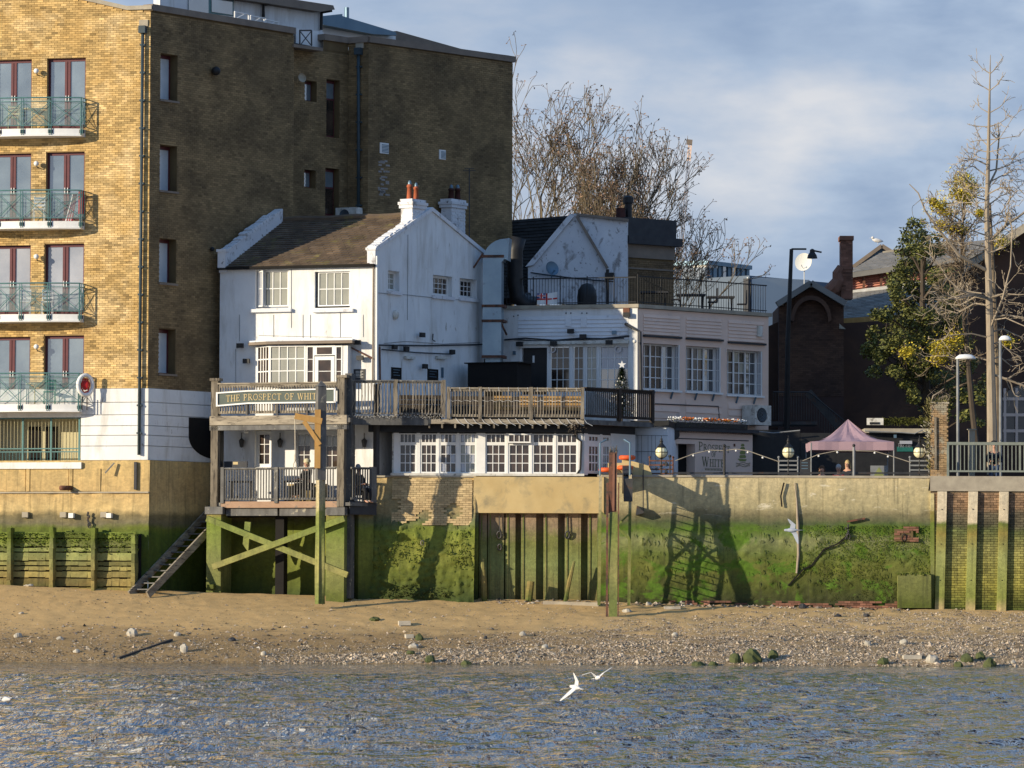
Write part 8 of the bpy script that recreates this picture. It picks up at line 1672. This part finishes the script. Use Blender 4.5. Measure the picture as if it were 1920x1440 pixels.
# dark evergreen
Ye = 12.5; ev = thing('evergreen_tree', 'dark dense evergreen tree in front of the brick pumping station', 'tree', V((at(1740, 880, Ye).x, Ye, 5.9))); b = MB(); b.tube([at(x, y, Ye) for x, y in ((1745, 880), (1738, 760), (1730, 640), (1730, 520), (1728, 450))], [.22, .19, .14, .08, .03], 8); b.build('trunk', M['twig'], ev)
b = MB(); ends = []; bl = MB()
EV = [(1712, 438, 26), (1740, 452, 28), (1762, 470, 20), (1705, 470, 26), (1730, 492, 34), (1690, 505, 24), (1765, 512, 34), (1712, 530, 34), (1675, 545, 20), (1745, 555, 40), (1698, 568, 34), (1785, 560, 28), (1655, 588, 20), (1680, 600, 30), (1725, 600, 38), (1770, 610, 36), (1650, 625, 22), (1632, 650, 18), (1675, 640, 30), (1715, 650, 36), (1752, 660, 34), (1800, 650, 26), (1660, 672, 24), (1690, 688, 30), (1735, 700, 36), (1778, 705, 34), (1820, 690, 24), (1705, 730, 24), (1750, 742, 30), (1795, 745, 30), (1840, 740, 24), (1770, 775, 24), (1812, 780, 20), (1640, 690, 12), (1860, 700, 16)]
for x, y, r in EV:
    Yo = rr.uniform(-1.8, 1.8); limb([(1732, min(760, y+50), 0), ((x+1732)/2, y+25, Yo*.5), (x, y, Yo)], .07, .015, Y=Ye, twigs=3, lev=1, L=.5)
    for k in range(6): q = at(x+rr.gauss(0, r*.45), y+rr.gauss(0, r*.4), Ye+Yo+rr.gauss(0, .5)); leafcloud(bl, q, r/50*.62, int(r*4.2), .062, rr, .7)
b.build('branches', M['twig'], ev); bl.build('leaves', M['leaf_dark'], ev, kind='stuff')
# ================================================================== people
def skin_mesh(name, verts, edges, rad, m, par, org, sub=1):
    me = bpy.data.meshes.new(name); me.from_pydata([(v-org)[:] for v in verts], edges, []); o = bpy.data.objects.new(name+'_tmp', me); COL.objects.link(o)
    sk = o.modifiers.new('s', 'SKIN'); sk.use_smooth_shade = True
    for i, r in enumerate(rad): me.skin_vertices[0].data[i].radius = (r, r)
    me.skin_vertices[0].data[0].use_root = True
    if sub: o.modifiers.new('u', 'SUBSURF').levels = sub
    dg = bpy.context.evaluated_depsgraph_get(); m2 = bpy.data.meshes.new_from_object(o.evaluated_get(dg)); bpy.data.objects.remove(o); m2.name = name; m2.materials.clear(); m2.materials.append(m); return link(name, m2, par, org)
def person(loc, lb, top, legs, hair, seated=False, hat=None, rz=0, hold=False, group=None, longhair=False, lean=0):
    loc = Vector(loc); t = thing('person', lb, 'person', loc, group); Rz = Matrix.Rotation(rz, 3, 'Z'); dz = -.47 if seated else 0
    J = dict(pel=(0, 0, .95+dz), sp=(0, -.01+lean*.3, 1.14+dz), ch=(0, lean, 1.36+dz), nk=(0, lean, 1.5+dz), h0=(0, -.01+lean, 1.60+dz), h1=(0, -.01+lean, 1.70+dz))
    for s, k in ((-1, 'l'), (1, 'r')):
        J['sh'+k] = (s*.17, lean, 1.40+dz); J['el'+k] = (s*.24, -.06+lean, 1.13+dz); J['wr'+k] = (s*.14, -.26+lean, 1.12+dz) if (hold or seated) else (s*.25, -.08+lean, .88+dz); J['hd'+k] = (s*.10, -.33+lean, 1.14+dz) if (hold or seated) else (s*.25, -.11+lean, .80+dz)
        J['hp'+k] = (s*.09, 0, .9+dz)
        if seated: J['kn'+k] = (s*.12, -.42, .48); J['an'+k] = (s*.12, -.42, .08); J['to'+k] = (s*.12, -.56, .04)
        else: J['kn'+k] = (s*.11, -.02, .5); J['an'+k] = (s*.12, .01, .08); J['to'+k] = (s*.14, -.13, .04)
    Rd = dict(pel=.13, sp=.12, ch=.13, nk=.055, h0=.075, h1=.085); W_ = {k: loc+Rz @ Vector(v) for k, v in J.items()}
    for s in 'lr': Rd.update({'sh'+s: .06, 'el'+s: .045, 'wr'+s: .03, 'hd'+s: .035, 'hp'+s: .09, 'kn'+s: .06, 'an'+s: .04, 'to'+s: .035})
    def part(name, keys, ed, grow_, m):
        return skin_mesh(name, [W_[k] for k in keys], [(keys.index(a), keys.index(c)) for a, c in ed], [Rd[k]+grow_ for k in keys], m, t, loc)
    E = [('pel', 'sp'), ('sp', 'ch'), ('ch', 'nk'), ('nk', 'h0'), ('h0', 'h1')]
    for s in 'lr': E += [('ch', 'sh'+s), ('sh'+s, 'el'+s), ('el'+s, 'wr'+s), ('wr'+s, 'hd'+s), ('pel', 'hp'+s), ('hp'+s, 'kn'+s), ('kn'+s, 'an'+s), ('an'+s, 'to'+s)]
    ks = ['pel']+[k for k in J if k != 'pel']; part('body', ks, E, 0, M['skin'])
    k2 = ['pel', 'sp', 'ch', 'shl', 'ell', 'wrl', 'shr', 'elr', 'wrr']; part('jacket', k2, [('pel', 'sp'), ('sp', 'ch'), ('ch', 'shl'), ('shl', 'ell'), ('ell', 'wrl'), ('ch', 'shr'), ('shr', 'elr'), ('elr', 'wrr')], .022, top)
    k3 = ['pel', 'hpl', 'knl', 'anl', 'hpr', 'knr', 'anr']; part('trousers', k3, [('pel', 'hpl'), ('hpl', 'knl'), ('knl', 'anl'), ('pel', 'hpr'), ('hpr', 'knr'), ('knr', 'anr')], .018, legs)
    b = MB(); c = W_['h1']+Rz @ V((0, .025, .01)); b.ball(c, .108, (.88, 1, 1.05), 12, 8)
    if longhair:
        for k in range(7): a = -1.1+k*.37+math.pi/2; q = c+Rz @ V((math.cos(a)*.09, math.sin(a)*.09, 0)); b.tube([q, q+V((0, 0, -.14)), q+Rz @ V((0, .01, -.27))], [.035, .035, .015], 6)
    b.v = [q+V((noise.noise(q*20), noise.noise(q*20+V((5, 0, 0))), 0))*.012 for q in b.v]; b.sm = True; b.build('hair', hair, t)
    b = MB(); f = c+Rz @ V((0, -.05, -.06)); b.ball(f, .085, (.85, .8, 1.15), 12, 8); b.ball(f+Rz @ V((0, -.07, 0)), .018, (.8, 1, 1.3), 6, 5); [b.ball(f+Rz @ V((s*.075, .03, 0)), .022, (.5, .8, 1.2), 6, 5) for s in (-1, 1)]; b.sm = True; b.build('face', M['skin'], t)
    b = MB(); [b.ball(f+Rz @ V((s*.03, -.066, .022)), .009, n=6, m=4) for s in (-1, 1)]; b.build('eyes', M['dark'], t); b = MB(); b.bar(f+Rz @ V((-.022, -.067, -.045)), f+Rz @ V((.022, -.067, -.045)), .008); b.build('mouth', M['redbrick'], t)
    if hat: b = MB(); b.lathe(c, [(.122, .0), (.125, .03), (.115, .08), (.07, .125), (0, .14)], 14); b.sm = True; b.build('hat', hat, t)
    for s, k in ((-1, 'l'), (1, 'r')):
        b = MB(); h = W_['hd'+k]; 
        for i in range(4): st_ = h+Rz @ V((s*(-.02+i*.014), -.02, -.005)); b.tube([st_, st_+Rz @ V((0, -.03, -.01)), st_+Rz @ V((-s*.004, -.042-.004*(i in (1, 2)), -.03))], [.008, .0075, .006], 5)
        b.tube([h+Rz @ V((-s*.02, 0, 0)), h+Rz @ V((-s*.045, -.02, 0)), h+Rz @ V((-s*.045, -.04, -.005))], [.009, .008, .006], 5); b.build('fingers', M['skin'], t)
    return t
hb = cloth((.10, .055, .03), 'brown_hair'); hg = cloth((.55, .42, .22), 'fair_hair'); hk = cloth((.02, .018, .016), 'black_hair'); hw2 = cloth((.42, .40, .38), 'grey_hair')
nav = cloth((.02, .025, .04), 'navy_cloth'); jeans = cloth((.06, .09, .17), 'denim'); blk = cloth((.02, .02, .022), 'black_cloth'); rdc = cloth((.45, .02, .03), 'red_cloth'); bei = cloth((.62, .55, .36), 'cream_wool')
mp1 = person(V((at(1864, 880, 1.0).x, 1.0, 5.7)), 'standing person in dark cap, dark jacket and blue jeans behind the quay railing', nav, jeans, hk, hat=blk, hold=True)
b = MB(); c = mp1.location+V((0, -.36, 1.16)); b.wb(c.x-.07, c.x+.07, c.y-.05, c.y+.02, c.z-.045, c.z+.045); b.lathe(c+V((0, -.05, 0)), [(.035, 0), (.04, .07), (.03, .075), (0, .07)], 10, axis=V((0, -1, 0))); b.build('camera', M['black'], label='black camera in the hands of the standing person', cat='camera')
b = MB(); c = V((at(1893, 880, 1.3).x, 1.3, 5.98)); b.wb(c.x-.2, c.x+.2, c.y-.12, c.y+.12, c.z, c.z+.34); b.build('blue_bag', nav, label='dark blue bag on the quay behind the railing', cat='bag')
sz = 5.55
for px, yt, Y, lb, top, hair, kw in ((1541, 872, 1.2, 'seated person with long brown hair at the left front of the tent', blk, hb, dict(longhair=True)), (1572, 870, 1.4, 'seated person in red with grey hair in front of the tent', rdc, hw2, dict()), (1589, 862, 2.6, 'person with fair hair and dark coat under the tent', nav, hg, dict(longhair=True, seated=False))):
    st = kw.pop('seated', True); o = at(px, 900, Y); topz = at(px, yt, Y).z; o.z = topz-(1.35 if st else 1.82); person(o, lb, top, blk, hair, seated=st, rz=rnd.uniform(-.5, .5), **kw)
for px, yt, lb, top, hair, hat, d in ((575, 858, 'seated person in a cream woolly hat on the lower platform', blk, hg, bei, -.9), (672, 867, 'seated person with grey hair at the right end of the lower platform', blk, hw2, None, .9)):
    o = at(px, 900, FPt.pp(px, 900, 0).y+.75); o.z = at(px, yt, o.y).z-1.4; person(o, lb, top, blk, hair, seated=True, hat=hat, rz=d)
    b = MB(); b.wb(o.x-.25, o.x+.25, o.y-.2, o.y+.25, o.z+.3, o.z+.36); so_ = b.build('seat_board', M['darkgrey'], label='dark seat under the ' + ('person in the cream hat' if hat else 'grey haired person at the platform end'), cat='seat'); b = MB(); [b.wb(o.x+s-.03, o.x+s+.03, o.y-.1, o.y+.1, min(zdk, o.z), o.z+.3) for s in (-.2, .2)]; b.build('leg', M['darkgrey'], so_)
# ================================================================== gulls
def gull(c, ax, wl, wr, lb, body='gull', wing='gull', name='gull', sc=1):
    """c body centre, ax beak direction, wl / wr = (elbow, tip) offsets"""
    t = thing(name, lb, 'gull', c, 'gulls over the river'); ax = V(ax).normalized(); b = MB(); b.lathe(c-ax*.2*sc, [(0, 0), (.018*sc, .03*sc), (.05*sc, .12*sc), (.062*sc, .2*sc), (.05*sc, .28*sc), (.033*sc, .32*sc), (.038*sc, .355*sc), (.028*sc, .39*sc), (0, .41*sc)], 10, axis=ax)
    b.hexa([c-ax*.18*sc+q for q in (V((-.02, 0, -.006)), V((.02, 0, -.006)), V((.02, 0, .006)), V((-.02, 0, .006)))] + [c-ax*.32*sc+q*1 for q in (V((-.05, 0, -.004)), V((.05, 0, -.004)), V((.05, 0, .004)), V((-.05, 0, .004)))]); b.sm = True; b.build('body', M[body], t)
    b = MB(); b.tube([c+ax*.2*sc, c+ax*.245*sc], [.012, .003], 6); b.build('beak', M['rust'], t)
    for (e, tp) in (wl, wr):
        b = MB(); e, tp = c+V(e), c+V(tp); root = c; a1 = (e-root); a2 = (tp-e)
        st = [(root, .085), (root.lerp(e, .5), .09), (e, .082), (e.lerp(tp, .5), .055), (e.lerp(tp, .85), .028), (tp, .006)]
        for (p, w0), (q, w1) in zip(st, st[1:]):
            o = V((0, 0, .006)); f0, f1 = ax*w0*sc, ax*w1*sc; b.hexa([p-f0-o, p+f0*.6-o, q+f1*.6-o, q-f1-o, p-f0+o, p+f0*.6+o, q+f1*.6+o, q-f1+o])
        b.build('wing', M[wing], t)
def off(dx, dy, D): return V((dx*D/FPX, rnd.uniform(-.05, .05), -dy*D/FPX))
D1 = 84; gull(at(1079, 1289, -66), (-.5, .8, .1), (off(2, -12, D1), off(-4, -27, D1)), (off(-12, 10, D1), off(-29, 25, D1)), 'white gull banking low over the water with wings spread up and down', sc=.9)
D2 = 90; gull(at(1121, 1271, -60), (.3, -.9, .1), (off(-14, -10, D2), off(-30, -5, D2)), (off(10, -9, D2), off(27, -20, D2)), 'white gull flying just right of the banking one with raised wings', sc=.8)
D3 = 130; gull(at(1484, 994, -20), (-.9, .3, .0), (off(2, -10, D3), off(-7, -21, D3)), (off(6, 8, D3), off(12, 26, D3)), 'blue grey gull flying in front of the cracked river wall', body='gullgrey', wing='gullgrey', sc=1.1)
D4 = 86; gull(at(10, 1311, -66), (.6, -.7, 0), (off(-8, -4, D4), off(-20, 0, D4)), (off(10, -3, D4), off(24, 1, D4)), 'white gull skimming the water at the left edge', sc=.9)
c = at(1646, 459, 37.8); t = thing('gull', 'gull perched on the rear gable of the pumping station', 'gull', c); b = MB(); b.lathe(c+V((-.25, 0, .22)), [(0, 0), (.04, .03), (.09, .15), (.09, .3), (.05, .42), (0, .5)], 10, axis=V((1, 0, -.15))); b.ball(c+V((-.22, 0, .3)), .07, n=8, m=6); b.tube([c+V((-.28, 0, .3)), c+V((-.36, 0, .28))], [.015, .004], 5); b.tube([c+V((-.02, 0, .15)), c], .012, 4); b.sm = True; b.build('body', M['gull'], t)
